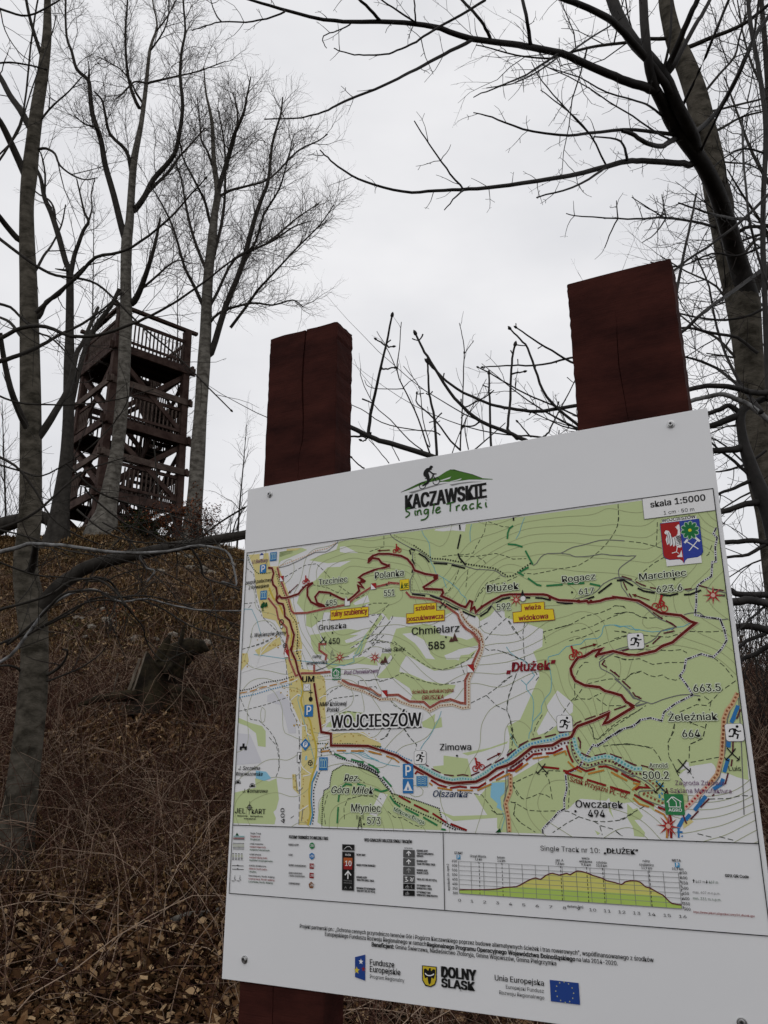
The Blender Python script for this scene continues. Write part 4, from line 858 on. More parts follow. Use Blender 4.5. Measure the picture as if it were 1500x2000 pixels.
def smooth(P, k=4): return catmull(np.column_stack([P, np.zeros(len(P))]), k)[:, :2]
def ribbon(key, P, wpx, layer, dash=None, sm=0, clip=True, close=False, hw=None):
    if isinstance(P, str): P = pts(P)
    P = np.array(P, float)
    if close: P = np.vstack([P, P[:1]])
    if sm: P = smooth(P, sm)
    if clip: P = clipm(P)
    d = np.linalg.norm(np.diff(P, axis=0), axis=1); keep = np.concatenate([[True], d > 1e-6]); P = P[keep]
    if len(P) < 2: return
    d = np.linalg.norm(np.diff(P, axis=0), axis=1); cum = np.concatenate([[0], np.cumsum(d)]); h = wpx * PX / 2
    z0 = zz(layer)
    def strip(Q, z):
        T = np.zeros_like(Q); T[1:-1] = (Q[2:] - Q[1:-1]) / (np.linalg.norm(Q[2:] - Q[1:-1], axis=1, keepdims=True) + 1e-12) + (Q[1:-1] - Q[:-2]) / (np.linalg.norm(Q[1:-1] - Q[:-2], axis=1, keepdims=True) + 1e-12)
        T[0] = Q[1] - Q[0]; T[-1] = Q[-1] - Q[-2]
        ln = np.linalg.norm(T, axis=1, keepdims=True); cosb = np.ones((len(Q), 1)); cosb[1:-1] = np.clip(ln[1:-1] / 2, .45, 1)
        T = T / (ln + 1e-12); Nn = np.stack([-T[:, 1], T[:, 0]], 1) * h / cosb
        V = []
        for i, (q, n_) in enumerate(zip(Q, Nn)): zi = z + i * 3e-7; V += [(q[0] - n_[0], q[1] - n_[1] + B0, zi), (q[0] + n_[0], q[1] + n_[1] + B0, zi)]
        add(key, V, [(2 * i, 2 * i + 2, 2 * i + 3, 2 * i + 1) for i in range(len(Q) - 1)])
    if not dash: strip(P, z0); return
    on = [x * PX for x in dash]; s = 0; k = 0
    def pt(s_): i = min(max(int(np.searchsorted(cum, s_)) - 1, 0), len(P) - 2); f = (s_ - cum[i]) / (d[i] + 1e-12); return P[i] + (P[i + 1] - P[i]) * f
    while s < cum[-1]:
        e = min(s + on[k % len(on)], cum[-1])
        if k % 2 == 0 and e - s > 1e-4:
            mid = [P[i] for i in range(len(P)) if s < cum[i] < e]; strip(np.array([pt(s)] + mid + [pt(e)]), z0)
        s = e; k += 1
def disc(key, c, r, layer, n=20, ry=None):
    if isinstance(c, str): c = pts(c)[0]
    a = np.arange(n) * 2 * math.pi / n; poly(key, np.stack([c[0] + r * np.cos(a), c[1] + (ry or r) * np.sin(a)], 1), layer)
def ringp(key, c, r, wpx, layer, n=22):
    a = np.arange(n) * 2 * math.pi / n; ribbon(key, np.stack([c[0] + r * np.cos(a), c[1] + r * np.sin(a)], 1), wpx, layer, close=True, clip=False)
def rect(key, u0, v0, u1, v1, layer, r=0):
    if r <= 0: poly(key, [(u0, v0), (u1, v0), (u1, v1), (u0, v1)], layer); return
    P = []
    for (cx_, cy_, a0) in ((u1 - r, v1 - r, 0), (u0 + r, v1 - r, 90), (u0 + r, v0 + r, 180), (u1 - r, v0 + r, 270)):
        for k in range(5): a = math.radians(a0 + k * 22.5); P.append((cx_ + r * math.cos(a), cy_ + r * math.sin(a)))
    poly(key, P, layer)
class Icon:
    """a symbol square: x, y in 0..1 from its lower left corner"""
    def __init__(s, c, wpx, hpx=None, rot=0):
        c = pts(c)[0] if isinstance(c, str) else c; s.c = c; s.w = wpx * PX; s.h = (hpx or wpx) * PX; s.ca = math.cos(rot); s.sa = math.sin(rot)
    def p(s, x, y): a = (x - .5) * s.w; b = (y - .5) * s.h; return (s.c[0] + a * s.ca - b * s.sa, s.c[1] + a * s.sa + b * s.ca)
    def poly(s, key, P, layer): poly(key, [s.p(*q) for q in P], layer); return s
    def line(s, key, P, w, layer, **k): ribbon(key, [s.p(*q) for q in P], w, layer, clip=False, **k); return s
    def bg(s, key, layer, r=0): rect(key, s.c[0] - s.w / 2, s.c[1] - s.h / 2, s.c[0] + s.w / 2, s.c[1] + s.h / 2, layer, r); return s
COL = dict(sheet=(.70, .705, .72), forest=(.50, .585, .30), field=(.73, .73, .735), town=(.66, .57, .25), house=(.45, .30, .08), contour=(.34, .37, .20), contour_w=(.48, .48, .46), water=(.25, .52, .68), stream=(.15, .42, .50),
           black=(.012, .012, .012), grey=(.16, .16, .16), white=(.78, .78, .78), trail_red=(.13, .010, .007), red=(.36, .02, .02), brown=(.28, .09, .04), orange=(.48, .22, .04), blue=(.03, .17, .42), bluedot=(.06, .28, .50),
           green=(.03, .20, .07), dgreen=(.008, .07, .02), yellow=(.78, .60, .03), glow=(.64, .45, .37), road=(.55, .42, .06), cheese=(.62, .62, .66), tan=(.60, .38, .22), navy=(.02, .05, .24), purple=(.14, .05, .14), maroon=(.11, .02, .03), logo_green=(.065, .17, .025), profile_g=(.40, .55, .12), profile_y=(.60, .58, .16), gold=(.55, .42, .03), teal=(.10, .36, .36), grey2=(.25, .25, .25))
TXT = []
def T(s, a, b, cap, col='black', bold=0, ital=0, layer=16, snap=True, halo=0):
    """lettering: baseline from photo point a to b (same crop), cap height in that crop's pixels"""
    fr = a.split(':')[0]; sc_ = FR[fr][2]; x, y = map(float, a.split(':')[1].split(',')); x2, y2 = map(float, b.split(','))
    P0 = pts(a)[0]; P1 = pts(fr + ':' + b)[0]; Pm = pts('%s:%f,%f' % (fr, (x + x2) / 2, (y + y2) / 2 - cap))[0]; Pb = pts('%s:%f,%f' % (fr, (x + x2) / 2, (y + y2) / 2))[0]
    if snap: P0[1] = P1[1] = (P0[1] + P1[1]) / 2
    TXT.append((s, P0, P1, 1.1 * float(Pm[1] - Pb[1]), col, bold, ital, layer))
    if halo: TXT.append((s, P0, P1, 1.1 * float(Pm[1] - Pb[1]), halo, -1, ital, layer - 1))
MAPF = 'M1:105,315 M4:1195,118 N4:1450,1262 N1:72,838'
rect('field', U0, V0, U1, V1, 0)
# forests
hole_poly('forest', '''M1:1010,188 985,265 720,370 900,400 1130,375 1020,435 900,440 830,510 790,560 690,620 620,720 600,790 690,900 690,1010 740,1030 850,940 860,880 1130,880 1300,790 1310,900 1440,890 1500,960
 M2:120,1020 270,1030 400,1080 640,1010 780,950 870,1000 960,1020 990,1065 1090,1010 1130,960 1230,930 1230,990 1300,1010 M3:30,1500 40,1600 280,1670 430,1710 520,1750 M7:250,90 450,150 440,350 340,405 380,500 410,670 330,850 200,1140 60,1215
 N3:190,100 180,290 250,320 420,200 820,110 790,240 600,300 200,540 N2:1230,500 1190,540 1110,630 1060,610 1180,805 870,815 740,770 870,860 1270,830 1270,960 N3:190,1105 530,1115 540,1050 640,950 730,880 800,860 870,790 930,750 1200,770 1230,740 1240,780 1410,800
 N4:100,870 200,860 330,900 410,960 400,900 530,880 700,940 745,870 740,780 700,690 650,590 760,500 980,465 1010,490 1040,560 1170,580 1240,610 1355,640 M8:1420,1480 M4:1235,370 1195,118''', 1)
for s in ('M7:605,825 720,920 775,960 770,1060 530,1260 400,1310 380,1270 500,1050 490,990 550,900', 'M1:1020,240 1070,235 1120,260 1200,300 1070,300 1020,290', 'M2:540,180 620,190 720,180 840,190 850,120 560,165', 'M1:1150,790 1290,710 1310,780 1170,810', 'N4:730,455 750,460 755,510 660,540 700,490',
          'N2:960,860 1240,870 1280,940 1250,960 960,960'): hole_poly('field', s, 2)
for s in ('M6:400,115 270,140 210,300 230,430 170,520 80,610 100,625 250,620 400,720 430,790 410,830 560,850 600,890 820,760 850,690 740,680 560,650 400,580 300,560 310,500 370,400 450,440 560,510 640,550 820,530 1000,430 1060,340 980,390 900,400 880,450 770,450 750,400 880,340 1080,300 1040,220 960,250 900,230 700,200 660,120 560,90',
          'M6:520,1050 560,1030 650,970 640,1060 710,1000 720,1100 620,1120 530,1100', 'N2:780,260 1000,290 1050,500 900,480 700,400 680,360 780,350', 'N2:950,240 1100,210 1200,190 1370,130 1360,150 1150,220 1000,260', 'M1:430,290 650,250 700,270 520,350 440,380 420,420',
          'M1:730,1100 820,1090 860,1200 880,1290 780,1290 740,1190', 'M1:830,1080 1100,1040 1230,1060 1050,1120 1080,1180 1250,1150 1000,1290 900,1290', 'M1:1420,900 1440,930 1300,1120 1230,1290 1150,1290 1250,1120', 'M5:930,50 960,160 1060,150 1200,120 1260,130 1150,200 1080,250 1300,210 1430,260 1440,300 1240,280 1100,290 960,340 930,310 960,240 920,180',
          'M5:75,810 200,860 310,890 345,940 345,1095 270,1085 250,960 160,890 75,860', 'M5:1010,790 1130,740 1300,760 1290,900 930,900', 'N1:90,540 300,490 290,400 340,410 430,430 500,400 525,600 500,700 470,730 495,790 480,850 60,838',
          'N1:1040,330 1150,270 1330,290 1500,380 N2:130,410 300,600 340,610 560,680 740,750 770,860 760,930 820,945 N1:960,870 900,830 920,650 970,520 1020,500 1030,430', 'M1:1000,200 1100,180 1060,240 1010,240', 'M6:750,440 850,440 930,470 820,520 700,520', 'M6:130,380 230,380 150,480 90,470', 'M1:430,290 560,270 560,300 430,340',
          'N3:1230,800 1260,900 1280,960 1230,880', 'N3:1420,800 1500,880 1500,1140 1470,1020 1420,920', 'N4:130,960 230,920 290,1000 260,1040 200,1040 310,1170 300,1215 200,1205 190,1120 130,1020', 'N3:1080,1080 1140,1110 1110,1130', 'M5:960,20 1100,0 1250,0 1100,60 1020,60'):
    hole_poly('forest', s, 1)
for s in ('M6:330,190 420,180 470,210 540,250 580,300 600,380 650,440 560,430 500,340 450,280 380,230', 'M6:760,440 740,400 870,350 880,440', 'N2:100,800 200,600 270,620 170,820'): hole_poly('field', s, 2)
hole_poly('cheese', 'M5:360,590 480,540 570,640 640,860 640,960 570,960 530,800 480,680 360,650', 2); hole_poly('cheese', 'M5:70,960 190,970 240,1080 310,1250 60,1270', 2)
# built-up land
for s in ('M1:130,320 320,300 340,430 420,430 520,700 600,960 650,1180 M5:700,150 690,330 830,350 920,420 940,600 930,870 860,960 850,1100 N1:900,200 870,330 840,500 850,700 830,855 715,855 740,560 740,300 750,100 M5:700,900 640,760 580,620 570,420 520,170 M1:510,1150 390,960 270,930 210,700 180,450',
          'M5:1000,950 1300,950 1380,1010 1470,1060 1470,1100 1000,1080', 'M5:240,150 480,20 500,90 280,210', 'M5:110,180 170,180 180,260 100,350', 'N1:655,360 690,360 720,560 660,500', 'N4:690,1060 780,1040 800,1060 700,1130', 'M1:500,260 640,250 600,275 500,280'): hole_poly('town', s, 3)
# scattered houses
hb = [('M1', 200, 1110, 420, 1240), ('M1', 250, 400, 330, 900), ('M1', 560, 860, 640, 1280), ('M5', 600, 300, 680, 900), ('M5', 840, 380, 930, 900), ('M5', 1020, 960, 1440, 1050), ('N1', 750, 330, 830, 840), ('M5', 700, 850, 840, 1150), ('M5', 110, 190, 170, 340), ('N1', 900, 40, 1150, 160), ('M5', 400, 70, 470, 110), ('M5', 480, 500, 560, 600), ('N1', 655, 370, 700, 500), ('M5', 580, 470, 670, 600)]
rh = random.Random(5)
for fr, x0, y0, x1, y1 in hb:
    A = (x1 - x0) * (y1 - y0); n = int(min(26, max(5, A / 2600)))
    for k in range(n):
        c = pts('%s:%f,%f' % (fr, rh.uniform(x0, x1), rh.uniform(y0, y1)))[0]; a = rh.uniform(-.5, .5); w_ = rh.uniform(1, 2.2) * PX; h_ = rh.uniform(.8, 1.8) * PX
        poly('house', [(c[0] + sx * w_ * math.cos(a) - sy * h_ * math.sin(a), c[1] + sx * w_ * math.sin(a) + sy * h_ * math.cos(a)) for sx, sy in ((-1, -1), (1, -1), (1, 1), (-1, 1))], 4)
# water
poly('water', 'N2:1215,510 1340,505 1340,600 1300,640 1310,740 1325,770 1265,735 1275,700 1210,640', 3); poly('water', 'N1:300,325 400,335 450,400 380,425 300,400', 4); poly('water', 'N1:785,180 800,180 800,220 780,225', 4)
for s in ('N1:1140,130 1180,160 1230,150 1300,160 1350,190 1420,210 1500,225 N2:0,235 60,240 120,285 200,320 280,345 380,360', 'M2:420,180 440,230 490,300 500,400 510,490 540,540 560,600 640,650 700,690 780,760 800,800 850,840 855,890', 'M2:630,650 660,740', 'M2:905,120 890,200 895,290', 'M7:1500,165 1450,170 1400,125 1290,130 1240,115 1110,125 1090,200 1040,260 910,268 860,320 700,350 620,430 510,460 510,520 540,700 530,840 480,900 430,1000 430,1060 340,1160 325,1250 300,1290 295,1350',
          'M7:50,350 100,420 190,480 260,520 340,640 350,670 270,760', 'M7:210,710 270,770 270,810 330,890 345,960 345,1050 330,1160', 'M8:0,220 60,240 100,230 170,260 250,265 400,290 560,270 650,240 720,235 780,205 880,200', 'M6:710,945 690,1010 640,1110 590,1200 540,1260 505,1320', 'M1:180,1290 M5:1110,300 1200,210 1260,180 1290,90', 'N2:1320,780 1340,830 1320,900 1310,940', 'M1:0,880 160,850 M5:300,0', 'M3:280,380 240,480 220,560 175,640', 'M1:1280,1100 1230,1180 1170,1290', 'N2:1390,60 1440,160 1480,200', 'M5:690,440 700,520 690,600 660,640 N1:870,220 830,300'):
    ribbon('stream', s, 1.3, 4, sm=2)
# contour lines round the real summits
PK = [('M1:960,690', .9, .07), ('M6:770,200', 1.2, .085), ('M3:860,1290', 1.2, .09), ('M4:730,1190', 1.25, .09), ('M8:820,1200', 1.7, .11), ('N3:880,880', .8, .06), ('M1:950,1080', .7, .05), ('N1:1350,850', 1.5, .09), ('N2:905,260', .5, .05), ('M2:80,710', 1.05, .07), ('M2:1390,830', 1.1, .08), ('N1:250,700', 1.0, .06), ('N4:760,80', 1.6, .09), ('N4:1000,700', .5, .06), ('M6:1200,1000', .35, .08)]
gu = np.linspace(U0, U1, 150); gv = np.linspace(V0, V1, 90); A_, B_ = np.meshgrid(gu, gv); Fh = .8 * vnoise(A_ * 8, B_ * 8, 21) + .6 * vnoise(A_ * 15, B_ * 15, 22)
for s, a, r in PK: c = pts(s)[0]; Fh = Fh + a * np.exp(-((A_ - c[0]) ** 2 * .7 + (B_ - c[1]) ** 2) / (2 * r * r))
def contours(level, key, w_, z):
    h = w_ * PX / 2; S = Fh - level; V = []; F = []
    for j in range(S.shape[0] - 1):
        row = S[j]; nx = S[j + 1]
        for i in np.nonzero(~((row[:-1] > 0) & (row[1:] > 0) & (nx[:-1] > 0) & (nx[1:] > 0)) & ~((row[:-1] <= 0) & (row[1:] <= 0) & (nx[:-1] <= 0) & (nx[1:] <= 0)))[0]:
            c = [(i, j, row[i]), (i + 1, j, row[i + 1]), (i + 1, j + 1, nx[i + 1]), (i, j + 1, nx[i])]; q = []
            for k in range(4):
                a, b = c[k], c[(k + 1) % 4]
                if (a[2] > 0) != (b[2] > 0):
                    t = a[2] / (a[2] - b[2]); q.append((a[0] + (b[0] - a[0]) * t, a[1] + (b[1] - a[1]) * t))
            if len(q) == 2:
                P = [(gu[0] + (gu[1] - gu[0]) * x, gv[0] + (gv[1] - gv[0]) * y) for x, y in q]; dx, dy = P[1][0] - P[0][0], P[1][1] - P[0][1]; l = math.hypot(dx, dy) + 1e-9; nx_, ny_ = -dy / l * h, dx / l * h; b0 = len(V)
                V += [(P[0][0] - nx_, P[0][1] - ny_ + B0, z), (P[0][0] + nx_, P[0][1] + ny_ + B0, z), (P[1][0] + nx_, P[1][1] + ny_ + B0, z), (P[1][0] - nx_, P[1][1] - ny_ + B0, z)]; F.append((b0, b0 + 1, b0 + 2, b0 + 3))
    add(key, V, F)
for k, lev in enumerate(np.arange(.25, 2.9, .24)): contours(lev, 'contour', .95, .00045 + (k % 3) * .00001)
# dashed forest tracks
DS = (9, 4)
for s in ('M3:1420,215 1430,400 1400,520 1340,620 1270,710 1180,800 1080,880 940,965 800,995 700,1005 600,1030 400,1070 270,1060', 'M2:1050,100 1030,200 950,340 920,400 860,415 740,420 620,435', 'M2:1070,95 1200,140 1290,150', 'M2:780,430 940,435 1040,420 1140,405 1240,430 1310,460 1440,455', 'M2:970,445 1020,470 1050,510', 'M2:870,570 850,740', 'M2:780,570 730,700 690,760 650,800', 'M2:1180,645 1060,690 980,790 940,880', 'M2:1350,630 1220,690 1060,720 960,830',
          'M3:1500,1465 1380,1455 1330,1490 1200,1545 1050,1575 940,1630 850,1680 650,1735 M7:750,110 600,150 450,190 480,310', 'M3:1500,1540 1350,1590 1240,1640 1100,1710 M7:980,130 750,195', 'M7:1060,170 900,240 720,290', 'M7:1370,230 1250,270 1100,320 M7:900,430', 'M7:70,70 130,170 210,260', 'M7:250,90 230,200 240,400 250,500', 'M7:0,400 110,440 250,500 350,600 400,680 360,730', 'M7:160,640 100,820 60,950 55,1040 90,1120 110,1300 150,1370', 'M7:0,740 110,660', 'M7:1300,180 1400,205', 'M7:1300,480 1400,490 1500,480', 'M7:1240,455 1340,490', 'M7:940,520 900,520 840,580 800,680 790,800 795,900 750,940 650,1090', 'M7:780,930 850,915 950,920 1020,880 1080,855', 'M7:930,755 1060,720 1180,700 1340,705 1400,650 1500,625', 'M7:1030,910 1140,990 1250,990 1340,990', 'M7:950,1190 990,1270 1000,1350 1040,1350', 'M7:440,1090 370,1210 340,1310', 'M7:1500,1035 1380,1100 1280,1150 1160,1240 1060,1340', 'M7:560,1220 450,1310', 'M7:870,810 790,930',
          'M8:0,100 130,80 190,90 280,135 400,145', 'M8:0,280 140,300 M8:300,325 430,335 560,345 650,320 700,295', 'M8:0,360 150,320', 'M8:250,475 400,480 600,485 700,475 760,510', 'M8:0,545 120,585 260,570 400,630 560,610 740,610', 'M8:110,790 180,725 280,700 360,745 430,760 500,740 560,780 640,795 690,775', 'M8:790,285 1000,290 1200,275', 'M8:1040,560 1150,650 1240,765', 'M8:1270,800 1200,850 1100,920 1030,1000 960,1060 860,1050 680,1130', 'M8:940,965 1010,1020 995,1110', 'M8:630,1250 600,1360 560,1450 570,1500', 'M8:960,1250 930,1400 800,1460 780,1500', 'M8:0,1280 150,1180 330,1060', 'M8:820,1250 940,1290', 'M8:0,1475 150,1460 400,1500',
          'M4:180,735 330,750 430,775 520,800 620,830', 'M4:525,500 520,650 510,800', 'M4:45,280 50,430 40,540 10,610', 'M4:620,920 480,1000 360,1100 250,1210', 'M4:1190,780 1150,890 1110,920', 'M4:0,1520 100,1525 150,1560', 'M4:20,1620 150,1595 230,1605 310,1650 400,1675', 'M4:440,1670 560,1660 700,1635',
          'N3:1260,10 1180,80 1110,130 1070,110', 'N3:1050,0 1070,110', 'N3:1170,200 1300,180 1500,185', 'N3:720,460 600,455 460,480 300,550 220,595', 'N3:220,600 270,710 340,755 420,730 500,695 570,710 635,750 620,650 600,550 560,490', 'N3:200,780 260,800 380,870 520,880 700,875 800,880 920,940 1060,985 1200,990 1370,970 1500,890', 'N3:250,800 235,920 290,990 460,1100', 'N3:800,500 815,650 805,840', 'N3:920,935 780,1010 640,1105', 'N3:1070,985 1130,1020 1160,1130', 'N3:1140,1030 1280,1070 1370,1140', 'N3:0,870 60,910 130,910', 'N4:20,280 130,270 270,295 390,320 450,400 480,460 490,550', 'N4:610,70 600,150 540,260 550,390', 'N4:930,70 890,220 760,280 755,420', 'N4:550,400 600,490 640,580 690,650', 'N4:770,460 900,435 1100,400', 'N4:750,530 800,620', 'N4:960,830 1150,825 1280,795 1390,800', 'N4:840,1180 980,1215', 'N4:1060,1210 1200,1245', 'N4:300,905 200,960 100,1020 20,1050', 'N4:20,1160 70,1200', 'N4:745,800 745,870',
          'M6:-10,240 100,110 170,0', 'M6:20,260 100,190 220,60 240,10', 'M6:10,270 50,240 100,260 210,270 280,300', 'M6:250,265 380,370 500,460 600,520 720,540 830,510 960,450 1040,370', 'M6:80,605 120,490 200,480 260,390', 'M6:0,650 50,630 110,655 230,620 330,570 400,610 560,660 700,690 820,670 940,645', 'M6:900,480 920,540 940,590', 'M6:1070,130 1180,70', 'M6:1140,250 1220,150 1340,40 1380,20', 'M6:1370,60 1490,240', 'M6:1140,330 1170,350 1250,345 1400,400 1480,440', 'M6:1000,865 1150,790 1300,680 1410,590', 'M6:1150,790 1250,890 1350,940', 'M6:1440,590 1370,780 1350,940 1390,1040 1410,1180 1450,1260', 'M6:1410,1180 1390,1250', 'M6:210,830 250,890 390,960', 'M6:220,1100 180,1190 120,1225', 'M6:340,1110 400,1200 470,1270 460,1320', 'M6:0,710 70,705 90,740',
          'M1:440,560 560,490 680,420 790,405 860,470 930,550', 'M1:750,610 900,640 980,680 1060,700 1150,700', 'M1:1010,620 1120,700', 'M1:1450,130 1450,240 1300,290', 'M1:1180,745 1240,720 1280,690', 'M1:1240,825 1350,790 1500,790', 'M1:930,950 810,970 760,900', 'M1:1500,800 1420,890 1350,1000 1290,1110', 'M1:1330,910 1410,895', 'M1:1500,980 1400,1100 1280,1270', 'M1:60,1240 200,1200 370,1130 420,1080', 'M1:270,930 420,1080 480,1180', 'M1:90,450 160,490 180,510 210,780 260,920', 'M1:80,795 190,785', 'M1:150,810 120,850', 'M1:1130,1230 1250,1150 1350,1100', 'M1:1310,960 1380,1020', 'M1:1320,1180 1500,1170',
          'M5:110,140 300,90 420,40', 'M5:80,745 200,720 350,680 560,610', 'M5:100,620 150,740 200,825 280,835 380,930 440,1020 470,1180 480,1300', 'M5:930,600 1000,540 1100,490', 'M5:960,650 1010,620 1250,590', 'M5:1040,780 1150,745 1300,770', 'M5:580,600 590,720 640,820 670,920 680,1100', 'M5:530,180 550,300 550,430', 'M5:1250,490 1250,445 1370,445 1410,430 1500,450', 'M5:1250,210 1400,100 1500,0',
          'N1:480,0 520,100 530,200 520,330 490,400', 'N1:430,0 500,80', 'N1:640,790 680,760', 'N1:980,850 960,700 1000,560', 'N1:1165,800 1160,690 1200,600 1330,570 1470,580', 'N2:0,470 60,510', 'N2:150,620 210,660', 'N2:270,770 330,825 400,830 500,890 580,920', 'N2:1000,600 1130,620 1200,710 1270,800 1330,795', 'N2:1390,520 1500,480', 'N2:1410,520 1500,660', 'N2:1400,690 1440,690 1420,800 1500,890', 'N2:300,10 240,100 200,115', 'N2:420,10 470,90 530,160', 'N2:1410,0 1420,70 1400,220', 'N2:1390,110 1410,80 1440,120'):
    ribbon('dgrey', s, 1.25, 5, DS)
COL['dgrey'] = (.045, .055, .035)
# solid roads
for s in ('M2:110,215 150,260 300,345 370,370 450,420 520,480 640,490 760,515 850,530 950,560 1130,570 1200,620 1240,635', 'M1:1005,188 940,250 880,290 780,295 650,360 520,420 420,445', 'M2:335,390 330,450 350,570 310,660 310,770 340,795 470,800 600,840 750,920 830,950 950,1000 1000,990 1100,910', 'M3:0,1600 M2:1100,910 1150,880', 'M3:900,1370 1000,1350 1110,1310 1180,1260 1240,1190 1390,1115 1500,1115', 'M3:385,965 430,935 480,860 560,820 720,815 800,775 880,740 1000,715 1190,660 1340,655 1500,665', 'M3:730,820 830,830 900,860 1080,850 1220,825 1330,840 1500,850', 'M4:0,905 100,905 150,915 260,910 200,960 100,1030 50,1090 60,1170 80,1230 90,1290 150,1370 200,1440 380,1540 500,1650 600,1700 700,1740 740,1780 700,1812',
          'M4:0,1190 50,1180 200,1210 250,1240 330,1300 430,1320 520,1350 M4:840,1320 890,1340 960,1320 1010,1295 1040,1270 1200,1320 1360,1365', 'M4:990,1610 1030,1600 1100,1650 1200,1675 1300,1690 1390,1680', 'M4:850,1630 920,1610 990,1605', 'M8:640,240 490,280 430,355 330,415 150,460 20,500 M7:1080,500 1060,530 1080,590 1200,650 1330,790 1400,870 1430,910 1500,920', 'M7:1380,345 1250,380 1130,430 1060,490', 'M8:0,780 150,900 210,980 350,1030 400,1040 500,1000 640,960 760,945 900,960', 'M7:1500,945 1440,990 M8:350,1030 230,1070', 'N2:0,185 100,195 360,275 460,340 700,480 800,515 870,530 1080,515 1180,460 1270,395 1370,360', 'N2:1365,370 1350,450 1350,620 1330,720 1360,830 1370,960', 'N2:1365,360 1370,230 1400,200',
          'N3:160,410 175,600 130,770 150,900 165,1105', 'N3:830,160 840,250 870,330 930,400 1000,430 1120,390 1200,390 1300,420 1420,500 1500,515 N4:0,500 60,540 220,600 330,660 400,720 390,745 260,750 250,790 290,830 450,890 540,940 570,1010 590,1100 580,1225', 'N4:1310,990 M8:1300,985 1200,1150 1180,1250 1160,1420 M8:1180,1500 N4:1130,200 1120,340 1090,470 1060,610 1000,680 900,760 870,810 850,870', 'M5:1090,450 1200,520 1320,530 1470,620', 'M6:0,720 100,800', 'M5:840,350 940,310 1060,230 1160,210', 'M5:820,350 920,320'):
    ribbon('grey', s, 1.6, 6, sm=2)
for s in ('M5:90,575 180,560 320,520 480,480 600,460 660,430', 'M5:590,640 660,580 690,600', 'M5:870,620 940,590 930,700 940,830', 'M5:870,900 1000,830', 'M5:690,820 700,890 740,880 750,960 790,980', 'M5:250,310 300,180 420,50', 'M5:100,370 250,320 380,280 530,250', 'M5:180,200 200,290 260,320', 'N1:735,240 760,300 840,360', 'N1:730,720 810,665', 'M1:250,1290 260,1220 380,1130', 'M5:1000,960 1250,950 1350,1000 1450,1040', 'M5:620,160 700,145 690,200', 'M5:850,1000 960,980', 'N1:760,380 830,365'): ribbon('white', s, 1.9, 6, sm=2)
ribbon('road', 'M1:330,640 370,740 430,810 470,900 520,960 545,1050 550,1120 530,1290 M5:610,60 600,180 640,280 680,380 700,480 710,560 690,640 720,740 780,840 800,950 830,1050 840,1150 820,1300 N1:890,280 850,370 820,520 830,700 830,760 805,860', 4.2, 5, sm=2)
ribbon('grey', 'N1:725,0 725,100 720,250 725,400 725,600 720,850', 1.6, 7, (10, 5)); ribbon('grey', 'N1:690,360 700,520 725,525 760,490', 1.4, 7); ribbon('grey', 'N1:760,700 745,820', 1.6, 7)
# municipal boundary
for s in ('M4:1245,565 1210,640 1255,690 1230,800 1240,980 1195,985 1185,1160 1100,1210 1020,1270 1000,1330 1000,1500 985,1630 1120,1660 1290,1680 1340,1812', 'M8:1105,155 1150,260 1175,380 1120,470 1035,555 910,520 750,580 730,690 685,750 760,850 820,950 640,1040 520,1130 495,1220 380,1190 270,1210 200,1280 100,1300 0,1370', 'M7:1500,1160 1400,1220 1290,1250 1190,1320 1100,1390 1000,1430', 'N3:1330,50 1220,110 1110,200 1065,185 1010,270 930,400 900,440 800,475 775,500 790,640 760,760 765,855 700,890 650,950 570,1030 535,1070 540,1115'):
    ribbon('cheese', s, 4, 6); ribbon('black', s, 2.4, 7, (9, 2, 2, 2, 2, 2))
ribbon('black', 'N1:1500,380 1400,320 1260,285 1150,270 1050,330 1030,400 1020,490 965,520 950,650 945,860', 2.6, 7, (2.2, 1.6)); ribbon('black', 'N2:0,365 100,400 170,440 230,520 310,610 430,640 560,680 740,745 770,860 900,930 990,950', 2.6, 7, (2.2, 1.6))
# marked trails
def dots(key, s, w_=2.9, d=(2.9, 3.1), L_=9, gl=None):
    if gl: ribbon(gl, s, w_ + 4, L_ - 1)
    ribbon(key, s, w_, L_, d)
dots('bluedot', 'M5:80,610 240,580 400,530 600,480', 2.6); dots('black', 'M5:90,545 200,525 330,465 500,440 620,405', 2.6); ribbon('orange', 'M5:85,570 200,550 330,510 480,475 620,430', 2.6, 9, (20, 7))
dots('black', 'M1:415,510 450,630 480,710 510,800 540,900 590,970 610,1080 600,1290', 2.4); dots('black', 'M5:660,50 650,160 690,260 710,330', 2.4)
dots('dgreen', 'M1:120,320 140,400 180,460 220,500 300,500 350,490', 2.4); dots('dgreen', 'M5:850,1060 1000,1060 1200,1065 1470,1090 N2:0,160 200,185', 2.2)
dots('dgreen', 'M1:395,480 430,620', 2.2); dots('tan', 'M1:420,430 520,395 700,325 780,280 900,255 980,200', 2.2); dots('contour', 'M2:150,225 250,280 340,330', 2.6)
dots('black', 'M2:340,325 420,380 520,455 640,460 830,495 870,510 1000,530 1130,550 1200,590 1260,630 1320,620 1380,570 1500,490', 3.2, (3, 3)); dots('contour', 'M2:350,410 360,540 330,650 320,760 420,770 600,790 680,820 760,880', 2.6)
dots('brown', 'M2:790,950 830,1040 880,1100 980,1170 1020,1280 M6:910,10 960,80 1030,140 1100,200 1120,300 1100,380 1050,500 980,640 980,850 980,905 920,915 820,880 700,890 600,945 530,905 420,890 330,860 260,825 110,830 0,770 M5:1470,640 1300,550 1150,510 1050,450', 2.4, (2.6, 3), 9, 'tanlight'); COL['tanlight'] = (.66, .58, .46)
dots('contour', 'M5:850,410 980,395', 2.4)
